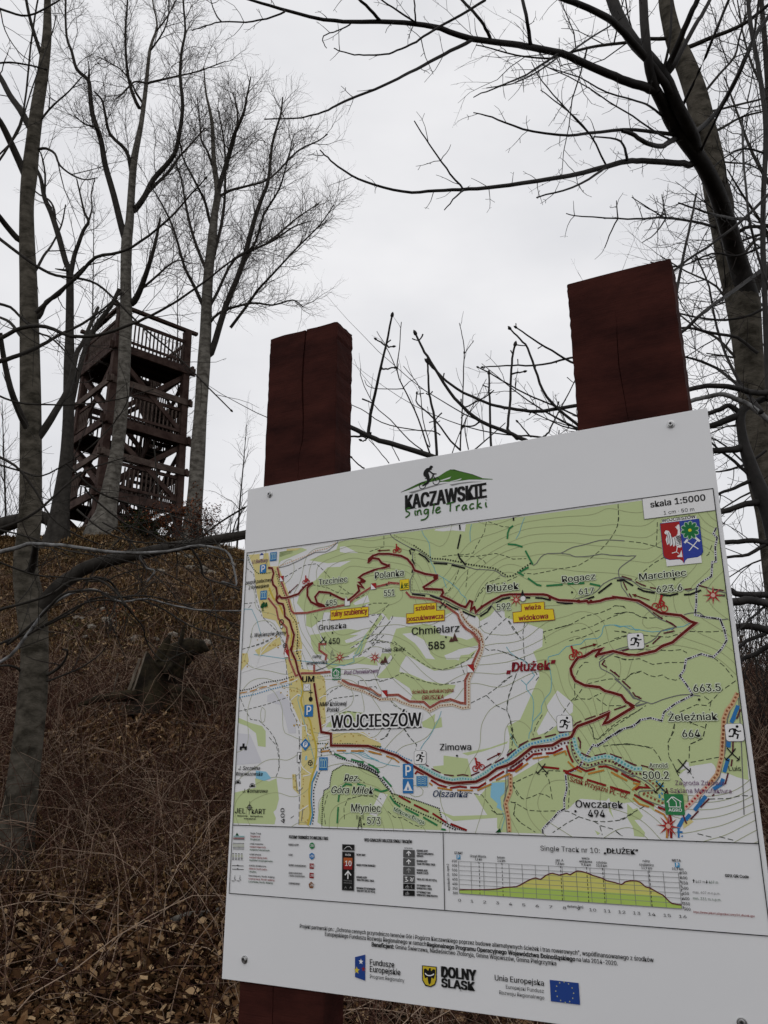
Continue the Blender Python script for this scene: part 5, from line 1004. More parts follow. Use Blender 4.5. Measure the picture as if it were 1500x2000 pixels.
dots('bluedot', 'N2:200,190 340,230 420,280 500,310', 2.6, (2.6, 2.6)); dots('teal', 'N2:560,355 650,400 760,460 860,485 950,470 1060,485 1130,440 1260,350 1370,300 1440,230 1500,200', 3, (2.8, 2.8), 9, 'paleblue'); COL['paleblue'] = (.40, .58, .55)
dots('bluedot', 'N3:0,420 110,375 180,340 300,230 400,180 520,150 640,130 720,90 810,75', 3.2, (3.1, 3), 9, 'paleblue'); dots('teal', 'N3:860,110 890,230 950,320 1010,350 1100,320 1180,305 1300,320 1400,390 1500,440', 3.4, (3.2, 3), 9, 'paleblue')
dots('teal', 'N4:0,425 120,490 200,525 280,525', 3.2, (3.1, 3), 9, 'paleblue'); dots('bluedot', 'N4:420,650 490,700 480,780 440,800 500,840', 3.2)
dots('maroon', 'N2:1390,380 1500,300 N3:200,425 290,370 420,260 540,235 660,225 740,170 840,160 850,230 900,340 960,385 1030,400 1200,350 1300,370 1480,480', 3.4, (3.3, 3.3), 9); dots('maroon', 'N4:0,470 90,510 180,570 280,575', 3.4, (3.3, 3.3), 9); dots('brown', 'N4:350,640 440,710 430,760 280,775 400,830 520,885', 3.4, (3.3, 3.3), 9)
dots('brown', 'N2:1395,430 1395,590 1350,700 1375,830 1385,960', 3.6, (3.4, 3.4), 9, 'tan'); dots('brown', 'M8:1290,930 1230,1050 1180,1110 1145,1200 1140,1330 1130,1490 N4:1110,30 1095,200 1085,400 1040,580 960,680', 3.6, (3.4, 3.4), 9, 'tan'); dots('red', 'N4:960,680 850,790 760,880 700,930', 3.4, (3.2, 3.4), 9, 'glow')
for s in ('N2:0,215 55,218', 'N2:95,220 215,252', 'N2:255,265 330,290 375,325', 'N2:650,510 680,535', 'N2:725,555 860,577', 'N2:905,578 1050,580', 'N2:1090,580 1220,520', 'N2:1260,485 1390,425', 'N2:1440,410 1500,370', 'N3:50,555 180,490 200,490', 'N3:250,470 385,375', 'N3:430,330 600,305', 'N3:650,295 770,250 785,295', 'N3:800,360 870,430 945,470', 'N3:1010,490 1180,450', 'N3:1250,470 1420,560', 'N4:0,580 130,645', 'N4:190,670 250,680 180,740', 'N4:190,820 250,880 350,910', 'N4:410,940 500,985 540,1050', 'M5:890,1140 970,1130', 'M5:1040,1130 1130,1130', 'M5:1180,1133 1305,1133', 'M5:1350,1135 1480,1170', 'N4:535,1120 530,1225'): ribbon('orange', s, 3.2, 9)
for s in ('N2:665,485 740,530 810,550', 'N2:840,558 930,545 995,552', 'N2:1025,553 1100,553 1170,510', 'N2:1200,490 1335,405', 'N2:1370,400 1420,400 1500,340', 'N2:520,430 540,405 600,435', 'N3:0,545 130,465', 'N3:170,455 230,450 330,375', 'N3:360,350 440,285 530,275', 'N3:570,275 650,270 745,222', 'N3:785,190 820,300 855,370', 'N3:890,410 990,460 1085,435', 'N3:1120,415 1200,410 1325,460', 'N3:1360,485 1500,560', 'N4:70,570 150,615 265,660', 'N4:210,740 250,710 350,715 310,680', 'N4:200,785 300,845 400,895', 'N4:440,910 540,950 570,1020 570,1080 575,1225', 'N3:530,415 710,435', 'N3:750,455 800,465 910,420', 'N3:770,475 960,535', 'N3:1000,550 1200,612', 'N3:1240,625 1450,687', 'N4:0,725 160,770', 'N2:370,630 480,690', 'N2:510,710 645,775', 'N2:680,790 810,875', 'N2:845,885 995,945', 'N4:0,540 40,550'): ribbon('trail_red2', s, 3.8, 10)
COL['trail_red2'] = (.24, .015, .012)
for s in ('M2:300,370 315,415', 'M2:310,360 355,375', 'M2:325,460 345,500 325,595', 'M2:390,405 450,440 495,490', 'M2:535,500 670,508', 'M2:710,518 845,550', 'M2:325,802 455,818', 'M2:500,815 620,860', 'M2:655,895 720,930 780,955', 'M2:820,970 880,1000 945,1025', 'M2:990,1020 1060,975 1100,920', 'M2:1145,890 1210,850 1285,835', 'M2:1430,835 1480,838', 'M3:410,1360 500,1365 600,1390', 'M3:670,1410 780,1430 870,1425', 'M3:1000,1390 1130,1345', 'M3:1180,1305 1345,1180', 'M3:1405,1150 1500,1140', 'M4:30,1210 120,1210 230,1275', 'M4:285,1305 360,1340 495,1365', 'M4:560,1385 680,1395 780,1370', 'M4:850,1385 930,1380 1060,1330', 'M4:1270,1390 1350,1395', 'M2:790,125 795,175', 'M2:800,220 770,360', 'M2:775,405 790,450 850,520', 'M3:145,380 145,420'): ribbon('black', s, 3.4, 10)
for s in ('M4:90,1158 215,1200', 'M4:260,1225 330,1260 385,1280', 'M4:435,1295 510,1310', 'M4:860,1320 945,1310', 'M4:1030,1270 1135,1300', 'M4:1190,1315 1335,1335', 'M4:110,1230 155,1330', 'M4:180,1370 220,1440', 'M4:470,1600 590,1680', 'M4:630,1700 760,1780', 'M8:540,175 600,200 650,240', 'M8:515,305 630,280', 'M8:485,335 400,415', 'M8:360,435 330,440', 'M8:80,490 150,470', 'M7:1120,495 1090,540 1140,575', 'M7:1175,600 1280,680', 'M7:1310,720 1395,800', 'M7:1420,845 1450,885 1500,900', 'M8:0,710 50,760', 'M8:80,800 170,885', 'M8:195,925 220,960 285,990', 'M7:1220,1035 1350,990', 'M7:1060,1090 1175,1045', 'M7:905,1140 1020,1100', 'M7:780,1210 810,1180 865,1155', 'M7:620,1280 740,1250', 'M7:470,1330 590,1300', 'M7:320,1360 430,1335', 'M7:190,1420 290,1370', 'M7:830,1330 855,1380 850,1444', 'N3:160,295 255,230', 'N3:285,205 380,145', 'N3:415,130 520,105', 'N3:560,102 675,75', 'N3:715,60 840,40', 'N3:905,110 930,160 930,225', 'N3:935,270 1040,315', 'N3:1080,300 1200,275', 'N3:1240,280 1360,325', 'N3:1400,350 1500,395', 'N3:40,370 130,320', 'N4:0,395 75,415', 'N4:110,440 170,475 225,490', 'N4:270,490 350,510 400,540', 'N4:525,720 545,790', 'N2:620,345 645,360', 'N2:670,380 755,420', 'N2:785,435 875,445', 'N2:905,443 960,435 1010,445', 'N2:1030,445 1110,410', 'N2:1140,385 1220,335', 'N2:1250,330 1335,280', 'N2:1365,265 1440,205', 'N2:1465,190 1500,155', 'N4:1200,250 1195,360', 'N4:1190,430 1180,500', 'N4:1150,565 1120,680', 'M8:1320,1100 1280,1200', 'M8:1240,1430 1240,1500', 'N4:1010,780 990,800', 'N4:960,825 870,915', 'N4:850,950 770,1035', 'N4:690,980 730,1080'): ribbon('maroon', s, 2.4, 10)
for s in ('M3:140,480 95,515 75,570 70,640', 'M3:75,705 170,712 255,740', 'M3:290,785 380,955', 'M3:330,985 210,1055 270,1090', 'M3:320,1120 430,1200 485,1212', 'M3:545,1213 745,1198', 'M3:805,1190 1010,1180', 'M3:1075,1187 1205,1215', 'N1:1060,155 1180,210', 'N1:1230,215 1355,250', 'N1:1400,260 1500,320', 'N2:0,315 50,320', 'N2:90,340 140,360 195,415', 'N2:225,455 305,545', 'N2:290,630 330,690 385,730', 'N2:430,745 555,810', 'N2:595,825 725,900', 'N2:150,570 210,590 270,575', 'N1:1140,490 1180,455 1240,465', 'N1:1290,455 1370,475', 'N1:1115,555 1105,630', 'N1:1105,680 1095,840', 'N1:1440,500 1500,515', 'N2:760,935 800,940'): ribbon('green', s, 3.6, 10)
dots('black', 'N1:940,180 940,120 1000,100 1040,150 1100,200 1250,240 1380,275 1500,350 N2:0,345 60,355 130,390 210,470 300,590 340,680 400,710 600,800 700,840 830,915 900,945', 2.8, (2.8, 2.6)); dots('black', 'N1:920,345 890,430 865,520 865,600 870,720 855,850', 2.8)
ribbon('bluedot', 'N1:900,330 850,440 840,600 855,760 830,855', 3, 8); 
for s in ('M8:1295,1060 1225,1235', 'M8:1200,1390 1190,1490', 'N4:1215,0 1180,60', 'N4:1160,210 1155,310', 'N4:1150,420 1110,560', 'N4:1100,625 1080,680 1000,730', 'N4:925,800 810,945', 'N4:765,985 720,1040', 'N4:700,1020 640,1130'): ribbon('blue', s, 6, 10)
for s in ('N4:635,1160 690,1165', 'N4:650,1130 650,1220', 'N4:680,1200 690,1210'): ribbon('blue', s, 3, 10)
# educational path: red with a fine tick pattern
for s in ('M1:410,440 430,520 480,660 520,760 545,860 570,890 700,885 900,840 1065,810', 'M1:1110,790 1160,740 1320,640 1400,625 1500,600 M2:100,690 200,700', 'M2:265,780 310,830 500,850 600,880 700,950 770,1000 800,1080 850,1140 930,1190 980,1290 M6:870,10 930,120 1030,190 1080,260 1085,330 1040,430 1010,500', 'M6:980,570 945,640 945,870 900,865 800,830 700,850 600,910 540,855 400,850 290,785 160,790 110,790 0,720 M5:1470,590 1370,530 1170,480 1090,440', 'M5:980,360 830,375 700,375 640,400 580,250 550,80 570,0', 'M1:320,740 400,840 420,940 500,1030 510,1100 480,1290', 'M5:820,290 820,370', 'M5:940,90 870,90 870,150 940,200 930,250'):
    ribbon('glow', s, 5.6, 9); ribbon('brown3', s, 4.2, 10, None); ribbon('tan', s, 1.2, 11, (1.2, 2.2))
# the single track itself
TR = ('M1:320,445 360,450 375,500 360,560 370,610 400,640 410,700 400,760 420,790 465,800 480,850 485,920 530,960 550,1030 575,1100 560,1180 550,1290 M5:620,70 590,140 640,250 665,360 700,440', 'M5:820,470 840,600 860,720 890,950 925,955 985,965 985,1080 1350,1085 1500,1130 N2:100,185 220,215 360,265 460,330 560,390 700,470 800,505 870,515 1080,500 1180,450 1270,380 1370,350 1500,255 N3:160,410 220,380 330,290 430,210 640,190 740,130 800,120 840,100 870,40 M7:780,1260 830,1210 1000,1150 1160,1075 1150,1120 1110,1185 1160,1170 1440,1000',
      'M7:1440,1000 1390,970 1350,950 1300,880 1200,850 1120,830 1060,790 900,770 800,720 760,650 750,590 790,520 830,470 900,455 990,400 1090,370 1060,400 1020,460', 'M7:1030,440 1210,400 1380,440 1500,435 M8:150,535 250,530 430,490 500,440 610,400 690,330 810,230 850,200 790,180 700,120 490,95 400,50 330,10 M4:300,1460 120,1430 0,1415 M3:1380,1360 1270,1375 1200,1400 1060,1420 1040,1400 940,1410 900,1400 700,1390 620,1360 560,1330 510,1320 280,1320 100,1320 0,1335 M2:1200,820 1100,870 1020,920 970,960 950,980 930,920',
      'M2:930,930 900,960 915,880 890,870 850,930 800,915 700,860 610,820 630,790 620,760 440,750', 'M2:430,740 570,650 570,620 550,620 450,605 350,570 330,520 280,460 220,430 100,410 0,410 M1:1400,310 1340,330 1305,360 1300,400', 'M1:1300,395 1340,350 1400,360 1430,400 1500,430 M2:100,525 60,545 0,555 M1:1480,430 1350,470 1250,510 1210,540 1270,580', 'M1:1265,582 1210,590 1250,640 1200,620 1210,670 1160,720 1100,765 1040,750 920,690 820,680 780,730 800,790 880,820', 'M1:880,822 820,820 740,780 705,720 705,640 760,590', 'M1:758,592 690,620 640,670 620,700 500,740 450,740 430,720 400,760')
for s in TR: ribbon('glow', s, 6.6, 11); ribbon('trail_red', s, 5.0, 12)
for c, r in (('M3:940,1400', 3.5), ('M2:550,640', 4), ('M7:1025,455', 2.6), ('M1:1235,570', 3.6), ('M2:1005,925', 3), ('M3:1090,1400', 3), ('M2:905,940', 2.8), ('M7:1400,985', 3), ('M1:660,635', 2.4), ('M3:590,1360', 3)): disc('trail_red', c, r * PX, 13, 10)
def arrow(s, key='trail_red'):
    P = pts(s); ribbon(key, P, 2, 13); d = (P[1] - P[0]) / np.linalg.norm(P[1] - P[0]); n = np.array([-d[1], d[0]]); poly(key, [P[1] + d * 5 * PX, P[1] - d * 3 * PX + n * 3.2 * PX, P[1] - d * 3 * PX - n * 3.2 * PX], 13)
arrow('M1:615,605 530,685'); arrow('N2:1180,300 1290,245'); arrow('M7:850,372 1010,328'); arrow('M4:430,1452 245,1390'); ribbon('trail_red', 'M2:110,372 0,378', 2, 13); arrow('M1:1500,272 1405,278')
# symbols
def bike(c, sz, rot=0, key='red'):
    i = Icon(c, sz, sz, rot)
    for x in (.22, .78): a = np.arange(18) * 2 * math.pi / 18; i.line(key, [(x + .2 * math.cos(t), .22 + .2 * math.sin(t)) for t in a], 1.8, 14, close=True)
    i.line(key, [(.22, .22), (.42, .5), (.7, .5), (.5, .22), (.22, .22)], 1.8, 14); i.line(key, [(.78, .22), (.68, .56), (.6, .6)], 1.8, 14)
    i.poly(key, [(.34, .5), (.36, .85), (.48, .86), (.52, .72), (.72, .62), (.72, .56), (.5, .62), (.48, .5), (.6, .3), (.52, .26), (.42, .42)], 15); a = np.arange(10) * .6283; i.poly(key, [(.42 + .09 * math.cos(t), .93 + .09 * math.sin(t)) for t in a], 15)
bike('M1:693,560', 19); bike('M2:180,355', 20); bike('M7:790,410', 26, .25); bike('M4:570,1490', 29, -.35); bike('N2:1095,340', 25, .2)
def runner(c, sz=28):
    i = Icon(c, sz + 1.6); i.bg('grey2', 13, .0045); i = Icon(c, sz); i.bg('white', 14, .004)
    a = np.arange(12) * .5236; i.poly('black', [(.68 + .085 * math.cos(t), .84 + .085 * math.sin(t)) for t in a], 15)
    i.poly('black', [(.38, .76), (.62, .72), (.62, .6), (.5, .38), (.42, .42), (.44, .56), (.42, .66)], 15); i.line('black', [(.56, .68), (.7, .56), (.88, .58)], 2, 15); i.line('black', [(.42, .72), (.26, .68), (.2, .52)], 2.1, 15)
    i.line('black', [(.5, .44), (.68, .36), (.6, .12)], 2.6, 15); i.line('black', [(.46, .46), (.38, .28), (.14, .28)], 2.5, 15)
runner('M7:1455,290'); runner('M7:685,1182'); runner('N2:568,278', 25); 
c = pts('M8:1285,1342')[0]; runner((min(c[0], U1 - .0145), c[1]))
def parking(c, sz, h=None): i = Icon(c, sz, h or sz * 1.12); i.bg('blue', 13, .0015); return i
for c, sz in (('M1:272,455', 18), ('M5:768,740', 22), ('N2:457,400', 23)):
    i = parking(c, sz, sz * 1.15); i.line('white', [(.32, .15), (.32, .85), (.58, .85), (.72, .74), (.72, .56), (.58, .46), (.34, .46)], sz * .13, 14)
i = Icon('N2:457,540', 23, 27); i.bg('blue', 13, .0015); i.poly('white', [(.5, .85), (.12, .2), (.88, .2)], 14); i.poly('blue', [(.5, .5), (.38, .2), (.62, .2)], 15); i.line('white', [(.08, .2), (.92, .2)], 1.4, 15)
i = Icon('N2:584,495', 25, 20); i.bg('paleblue', 12); i = Icon('N2:584,495', 23, 18); i.bg('blue', 13)
for y in (.2, .4, .6, .8): i.line('paleblue', [(.08, y), (.25, y + .06), (.42, y), (.6, y + .06), (.76, y), (.92, y + .04)], 1.1, 14)
def town_hall(c, w_, h_):
    i = Icon(c, w_, h_); i.bg('blue', 13)
    for x in (.12, .38, .64): i.line('paleblue', [(x, .2), (x, .7), (x + .12, .82), (x + .24, .7), (x + .24, .2), (x, .2)], 1.1, 14)
    i.line('paleblue', [(.1, .84), (.3, .88), (.5, .78), (.7, .88), (.9, .84)], 1, 14)
town_hall('M1:372,335', 18.5, 21); town_hall('M1:277,712', 18.5, 21); town_hall('N1:960,258', 21, 26)
i = Icon('M1:258,335', 11, 12); i.bg('white', 13); i.poly('navy', [(-.1, .75), (.5, 1.25), (1.1, .75)], 14)
i = parking('N1:785,70', 1); i = Icon('N1:785,70', 15, 15, math.pi / 4); i.bg('blue', 0); i.poly('blue', [(-.1, -.1), (1.1, -.1), (1.1, 1.1), (-.1, 1.1)], 13)
i = Icon('N1:785,70', 12, 12); disc('white', 'N1:785,70', 6 * PX, 14); i.line('blue', [(.35, .15), (.4, .85), (.7, .8), (.68, .55), (.38, .5)], 1.7, 15)
def tower_sym(c, r, key='grey2'): ringp(key, pts(c)[0], r * PX, 1.5, 13); i = Icon(c, r * 2); [i.line(key, [(.5, .5), q], 1.2, 13) for q in ((.5, 0), (.07, .75), (.93, .75))]
tower_sym('M1:485,1205', 4.6, 'black'); tower_sym('N1:833,250', 5, 'black'); ringp('black', pts('M1:452,975')[0], 5.5 * PX, 2, 13); disc('white', 'M1:452,1022', 3.4 * PX, 13); ringp('black', pts('M1:452,1022')[0], 3.4 * PX, 1.2, 14)
for c in ('N1:922,125', 'N1:1055,152'): disc('white', c, 3.6 * PX, 13); ringp('grey', pts(c)[0], 3.6 * PX, .9, 14)
def agro(c, w_, h_, fr, x0, x1, y, cap):
    i = Icon(c, w_, h_); i.bg('green', 13, .002); i.line('white', [(.12, .6), (.4, .85), (.5, .85), (.88, .62)], 1.4, 14); i.line('white', [(.22, .64), (.22, .38), (.8, .38), (.8, .64)], 1.2, 14); i.line('white', [(.4, .84), (.6, .62), (.6, .4)], 1.2, 14)
    T('AGRO', '%s:%d,%d' % (fr, x0, y), '%d,%d' % (x1, y - 2), cap, 'white', .02)
agro('M5:1037,382', 20.5, 25, 'M5', 993, 1082, 432, 22); agro('N4:607,885', 31.5, 33.5, 'N4', 550, 684, 958, 28)
for c, w_, h_ in (('M1:455,552', 9.6, 12), ('M1:1350,627', 12.5, 13), ('M1:505,1275', 10, 13), ('M5:552,188', 10.5, 14), ('M6:997,528', 14, 15), ('M6:157,778', 13, 14.5)):
    i = Icon(c, w_ + 1, h_ + 1); i.bg('maroon', 13); i = Icon(c, w_, h_); i.bg('white', 14); i.poly('red', [(0, 1), (1, 1), (1, 0)], 15)
def star(c, r, n=8):
    P = []; C = pts(c)[0]
    for k in range(2 * n): a = k * math.pi / n + .1; q = r if k % 2 == 0 else r * .28; P.append((C[0] + q * PX * math.sin(a), C[1] + q * PX * math.cos(a)))
    poly('glow', [(C[0] + (p[0] - C[0]) * 1.12, C[1] + (p[1] - C[1]) * 1.12) for p in P], 12); poly('red', P, 13); disc('glow', C, r * .22 * PX, 14, 12)
star('M5:1070,220', 13); star('M5:1412,222', 13); star('M2:1343,858', 14); star('M4:1205,1392', 17); star('N4:545,1105', 18)
disc('white', 'M3:262,1372', 5.6 * PX, 14); ringp('grey', pts('M3:262,1372')[0], 5.6 * PX, .9, 15); poly('black', 'M3:255,1258 232,1335 285,1340', 15)
def rocks(c, sz): i = Icon(c, sz); i.poly('brown2', [(-.1, .05), (.25, .62), (.55, .05)], 13); i.poly('brown2', [(.3, .15), (.68, 1.05), (1.1, .1)], 14)
COL['brown2'] = (.09, .035, .03); rocks('M6:830,230', 17); rocks('M6:152,445', 16)
def mine(c, sz=17):
    i = Icon(c, sz); i.line('black', [(.05, .1), (.5, .52), (.85, .95)], 1.9, 15); i.line('black', [(.2, 1), (.5, .6), (1, .08)], 1.9, 15); i.line('black', [(-.05, .3), (.02, .08), (.25, .0)], 1.6, 15); i.line('black', [(.8, -.02), (1.02, .1), (1.06, .34)], 1.6, 15)
mine('M5:910,48', 15); mine('M2:625,905', 14); mine('N3:530,435', 20); mine('N4:462,715', 19); mine('N4:690,495', 22); mine('N4:1185,378', 21)
i = Icon('M1:1095,770', 13, 21); i.poly('grey', [(-.03, -.03), (1.03, -.03), (1.03, .52), (.5, .52), (.5, .62), (.28, 1.04), (-.03, .62)], 13); i.poly('white', [(.04, .02), (.96, .02), (.96, .46), (.44, .46), (.44, .62), (.25, .98), (.04, .6)], 14)
i = Icon('M5:1000,190', 10, 20); i.line('grey', [(.1, 0), (.1, .6), (.4, 1), (.6, .6), (.6, .4), (1.2, .4)], 1.2, 13); i.line('grey', [(.1, 0), (.9, .02)], 1.2, 13)
i = Icon('M5:130,1092', 19, 14); i.poly('black', [(0, 0), (.3, 0), (.3, .28), (.68, .28), (.68, 0), (1, 0), (1, .55), (.66, .55), (.66, 1), (.36, 1), (.36, .55), (0, .55)], 13)
for c in ('N1:128,432', 'N1:267,466'):
    C = pts(c)[0]; a = np.linspace(0, math.pi, 12); ribbon('black', np.stack([C[0] + 6.4 * PX * np.cos(a), C[1] - 3 * PX + 6.4 * PX * np.sin(a)], 1), 1.1, 13); poly('black', np.stack([C[0] + 4.2 * PX * np.cos(a), C[1] - 3 * PX + 4.4 * PX * np.sin(a)], 1), 13); ribbon('black', [(C[0] - 8 * PX, C[1] - 3.4 * PX), (C[0] + 8 * PX, C[1] - 3.4 * PX)], 1.2, 13)
i = Icon('M5:787,590', 10, 24); i.line('black', [(.5, .2), (.5, 1)], 1.6, 13); i.line('black', [(.0, .75), (1, .75)], 1.6, 13); disc('black', 'M5:787,627', 5 * PX, 13)
i = Icon('M5:750,512', 17.5, 14.5); i.bg('white', 13); i.line('grey2', [(0, 0), (1, 0), (1, 1), (0, 1)], .8, 14, close=True); i.line('grey2', [(0, 1), (.5, .4), (1, 1)], .8, 14); i.line('grey2', [(0, 0), (.35, .5)], .7, 14); i.line('grey2', [(1, 0), (.65, .5)], .7, 14)
i = Icon('N1:722,195', 8, 20); i.bg('white', 12); i.line('black', [(0, 0), (1, 0), (1, 1), (0, 1)], 1.1, 13, close=True); i.poly('black', [(.55, .25), (1, .25), (1, .75), (.55, .75)], 13)
i = Icon('N1:1318,835', 9, 22); i.line('black', [(0, 0), (.42, 1), (.58, 1), (1, 0)], 1.4, 14); i.line('black', [(.1, .15), (.8, .45), (.3, .6), (.62, .85)], .9, 14); i.line('black', [(.9, .15), (.2, .45)], .9, 14)
for k in (5, 8): 
    for sg in (-1, 1): C = pts('N1:1318,780')[0]; a = np.linspace(-.6, .6, 6); ribbon('black', np.stack([C[0] + sg * k * PX * np.cos(a), C[1] + k * PX * np.sin(a)], 1), .9, 14)
i = Icon('M2:252,710', 22, 23); i.bg('brown', 12); i = Icon('M2:252,710', 20.5, 21.5); i.bg('yellow', 13); i.poly('dgreen', [(.08, .15), (.22, .9), (.36, .15)], 14); i.line('dgreen', [(.42, .55), (.95, .55)], 2, 14); i.line('dgreen', [(.36, .38), (.98, .38)], 1.4, 14); i.line('dgreen', [(.5, .15), (.85, .55)], 1.5, 14); i.line('dgreen', [(.85, .15), (.5, .55)], 1.5, 14); i.line('dgreen', [(.05, .15), (.95, .15)], 1.2, 14)
i = Icon('M1:280,825', 18, 21)
for x, y, r in ((.25, .7, .2), (.45, .82, .2), (.1, .5, .14), (.5, .62, .2), (.85, .8, .17), (.78, .6, .17), (.95, .62, .12), (.3, .52, .2)): a = np.arange(10) * .6283; i.poly('dgreen', [(x + r * math.cos(t), y + r * math.sin(t)) for t in a], 13)
i.line('dgreen', [(.35, .05), (.38, .6)], 2, 13); i.line('dgreen', [(.82, .3), (.82, .6)], 1.2, 13); i.line('dgreen', [(.15, .05), (.6, .05)], 1, 13)
def yellow(P, layer=13): poly('brown', [(p[0] + (1 if k_ in (1, 2) else -1) * 0, p[1]) for k_, p in enumerate(P)], layer); return P
def ylabel(s):
    P = pts(s); ribbon('brown', P, 1.3, 14, close=True, clip=False); poly('yellow', P, 13)
ylabel('M1:932,862 1300,826 1302,920 932,957'); ylabel('M2:345,905 562,886 565,962 643,958 643,1060 272,1088 272,995 345,990'); ylabel('M3:240,1437 520,1410 524,1500 630,1498 650,1630 145,1663 138,1540 244,1527')
for s in ('M1:930,713', 'M1:950,1080', 'M2:80,712', 'M2:657,1222', 'M3:860,1293', 'M4:730,1193', 'M8:887,998', 'N2:905,262', 'N3:880,880', 'N1:1358,848', 'M8:800,1232'): disc('black', s, 2.1 * PX, 14, 10)
poly('dgreen', 'N2:1255,965 1300,925 1308,965', 13)
# coat of arms beside the scale box
rect('white', *pts('M4:640,1040')[0], pts('M4:1000,420')[0][0] - .000, pts('M4:1000,420')[0][1], 12)
sh = Icon('M4:822,740', 68, 78)
def shield(k, x0, x1): return None
LH = [(.0, 1), (.5, 1), (.5, -.02), (.46, .05), (.40, .09), (.14, .10), (.04, .15), (.0, .22)]
sh.poly('navy', [(-.012, 1.012), (1.012, 1.012), (1.012, .21), (.96, .13), (.86, .088), (.6, .08), (.54, .04), (.5, -.04), (.46, .04), (.4, .08), (.14, .088), (.04, .13), (-.012, .21)], 13)
sh.poly('red', LH, 14); sh.poly('shield_blue', [(1 - x, y) for x, y in LH], 14); COL['shield_blue'] = (.035, .06, .33)
sh.poly('white', [(.46, .93), (.42, .9), (.4, .84), (.44, .8), (.42, .7), (.38, .66), (.28, .62), (.24, .72), (.2, .8), (.12, .82), (.08, .76), (.14, .7), (.1, .6), (.12, .46), (.18, .5), (.2, .42), (.26, .46), (.28, .4), (.33, .44), (.38, .38), (.44, .36), (.49, .38), (.49, .92)], 15)
for q in ([(.14, .74), (.16, .62), (.14, .5)], [(.19, .76), (.21, .6), (.2, .46)], [(.25, .7), (.27, .56), (.27, .44)], [(.33, .62), (.34, .5), (.33, .44)]): sh.line('black', q, 1, 16)
for k in range(6): sh.line('black', [(.36 + k * .022, .66), (.5 - (5 - k) * .008, .42 + k * .03)], .8, 16); sh.line('black', [(.48, .66 - k * .045), (.36, .6 - k * .035)], .8, 16)
sh.line('white', [(.38, .4), (.34, .27), (.22, .25)], 1.4, 15); sh.line('white', [(.34, .27), (.4, .22)], 1.2, 15); sh.poly('white', [(.47, .3), (.42, .2), (.34, .16), (.36, .14), (.48, .13)], 15); sh.line('white', [(.42, .86), (.38, .88)], 1.4, 15)
for k in range(10):
    a = k * math.pi / 5 + .15; d = (math.cos(a), math.sin(a)); n_ = (-d[1], d[0]); R_ = .235; c0 = (.745, .755)
    R_ = min(R_, (1 - c0[0] - .02) / max(abs(d[0]), .2)); mk = lambda s_, w_: [(c0[0] + d[0] * r * R_ * s_ + n_[0] * w_ * t, c0[1] + d[1] * r * R_ * s_ * .95 + n_[1] * w_ * t) for r, t in ((.12, .3), (.5, 1), (.85, .9), (1.0, 0), (.85, -.9), (.5, -1), (.12, -.3))]
    sh.poly('mint', mk(1.06, .058), 15); sh.poly('leafgreen', mk(1, .042), 16)
COL['mint'] = (.45, .62, .45); COL['leafgreen'] = (.015, .16, .05); disc('yellow', sh.p(.745, .755), 3 * PX, 17, 10)
sh.line('white', [(.62, .5), (.9, .28)], 1.7, 15); sh.line('white', [(.66, .26), (.92, .5)], 1.7, 15); sh.line('white', [(.57, .46), (.66, .54)], 3.6, 15); sh.line('white', [(.86, .56), (.96, .46)], 3.6, 15)
# scale box
a_ = pts('M4:342,235')[0]; b_ = pts('M4:1195,118')[0]; c_ = pts('M4:365,465')[0]
rect('white', a_[0], c_[1], U1, V1, 12); ribbon('grey', [(a_[0], c_[1]), (a_[0], V1)], .8, 13); ribbon('grey', [(a_[0], c_[1]), (U1, c_[1])], .8, 13)
# frames
for P in ([(U0, V0), (U1, V0), (U1, V1), (U0, V1)], [(U0, -.8535), (U1, -.8535), (U1, V0), (U0, V0)]): ribbon('black', P, 1.5, 17, close=True, clip=False)
dv = pts('N6:14,10')[0][0]; ribbon('black', [(dv, -.8535), (dv, V0)], 1.5, 17, clip=False)
# map lettering
W = 'halo_g'; COL['halo_g'] = (.60, .66, .50)
T('skala 1:5000', 'M4:445,318', '1113,240', 68, 'black', .022); T('1 cm · 50 m', 'M4:605,405', '978,368', 40, 'black')
T('WOJCIESZÓW', 'M4:582,500', '993,452', 33, 'black', .02)
T('Marciniec', 'M4:310,1208', '880,1152', 72, 'black', .015, halo=W); T('623.6', 'M4:520,1360', '832,1335', 72, 'black', .015, halo=W)
T('Rogacz', 'M3:742,1170', '1145,1138', 70, 'black', .015, halo=W); T('617', 'M3:945,1322', '1130,1310', 66, 'black', .01, halo=W)
T('Dłużek', 'M2:1060,785', '1368,752', 62, 'black', .015, halo=W); T('592', 'M2:1155,960', '1288,950', 56, 'black', .01, halo=W)
T('Polanka', 'A:733,1131', '789,1124', 11.5, 'black', .012, halo=W); T('551', 'M2:55,824', '155,815', 54, 'black', .01, halo=W)
T('Trzciniec', 'M1:815,612', '1093,582', 50, 'black', .015, halo=W); T('485', 'M1:882,820', '990,812', 52, 'black', .01, halo=W)
T('Gruszka', 'M1:815,1055', '1082,1032', 46, 'black', .01); T('450', 'M1:912,1193', '1020,1185', 52, 'black', .01)
T('Chmielarz', 'M6:425,198', '888,172', 66, 'black', .015); T('585', 'M6:588,342', '745,335', 66, 'black', .02)
T('Zimowa', 'N2:750,212', '1035,210', 54, 'black', .015); T('Owczarek', 'N3:885,845', '1380,845', 70, 'black', .015); T('494', 'N3:1015,942', '1190,942', 70, 'black', .015)
T('Żeleźniak', 'M8:570,1222', '1082,1210', 70, 'black', .015, halo=W); T('664', 'M8:716,1393', '900,1390', 70, 'black', .015, halo=W); T('663.5', 'M8:832,920', '1115,908', 70, 'black', .015, halo=W)
T('Młyniec', 'A:687,1585', '744,1586', 13.5, 'black', .01, halo=W); T('573', 'N2:85,888', '203,888', 58, 'black', .012, halo=W)
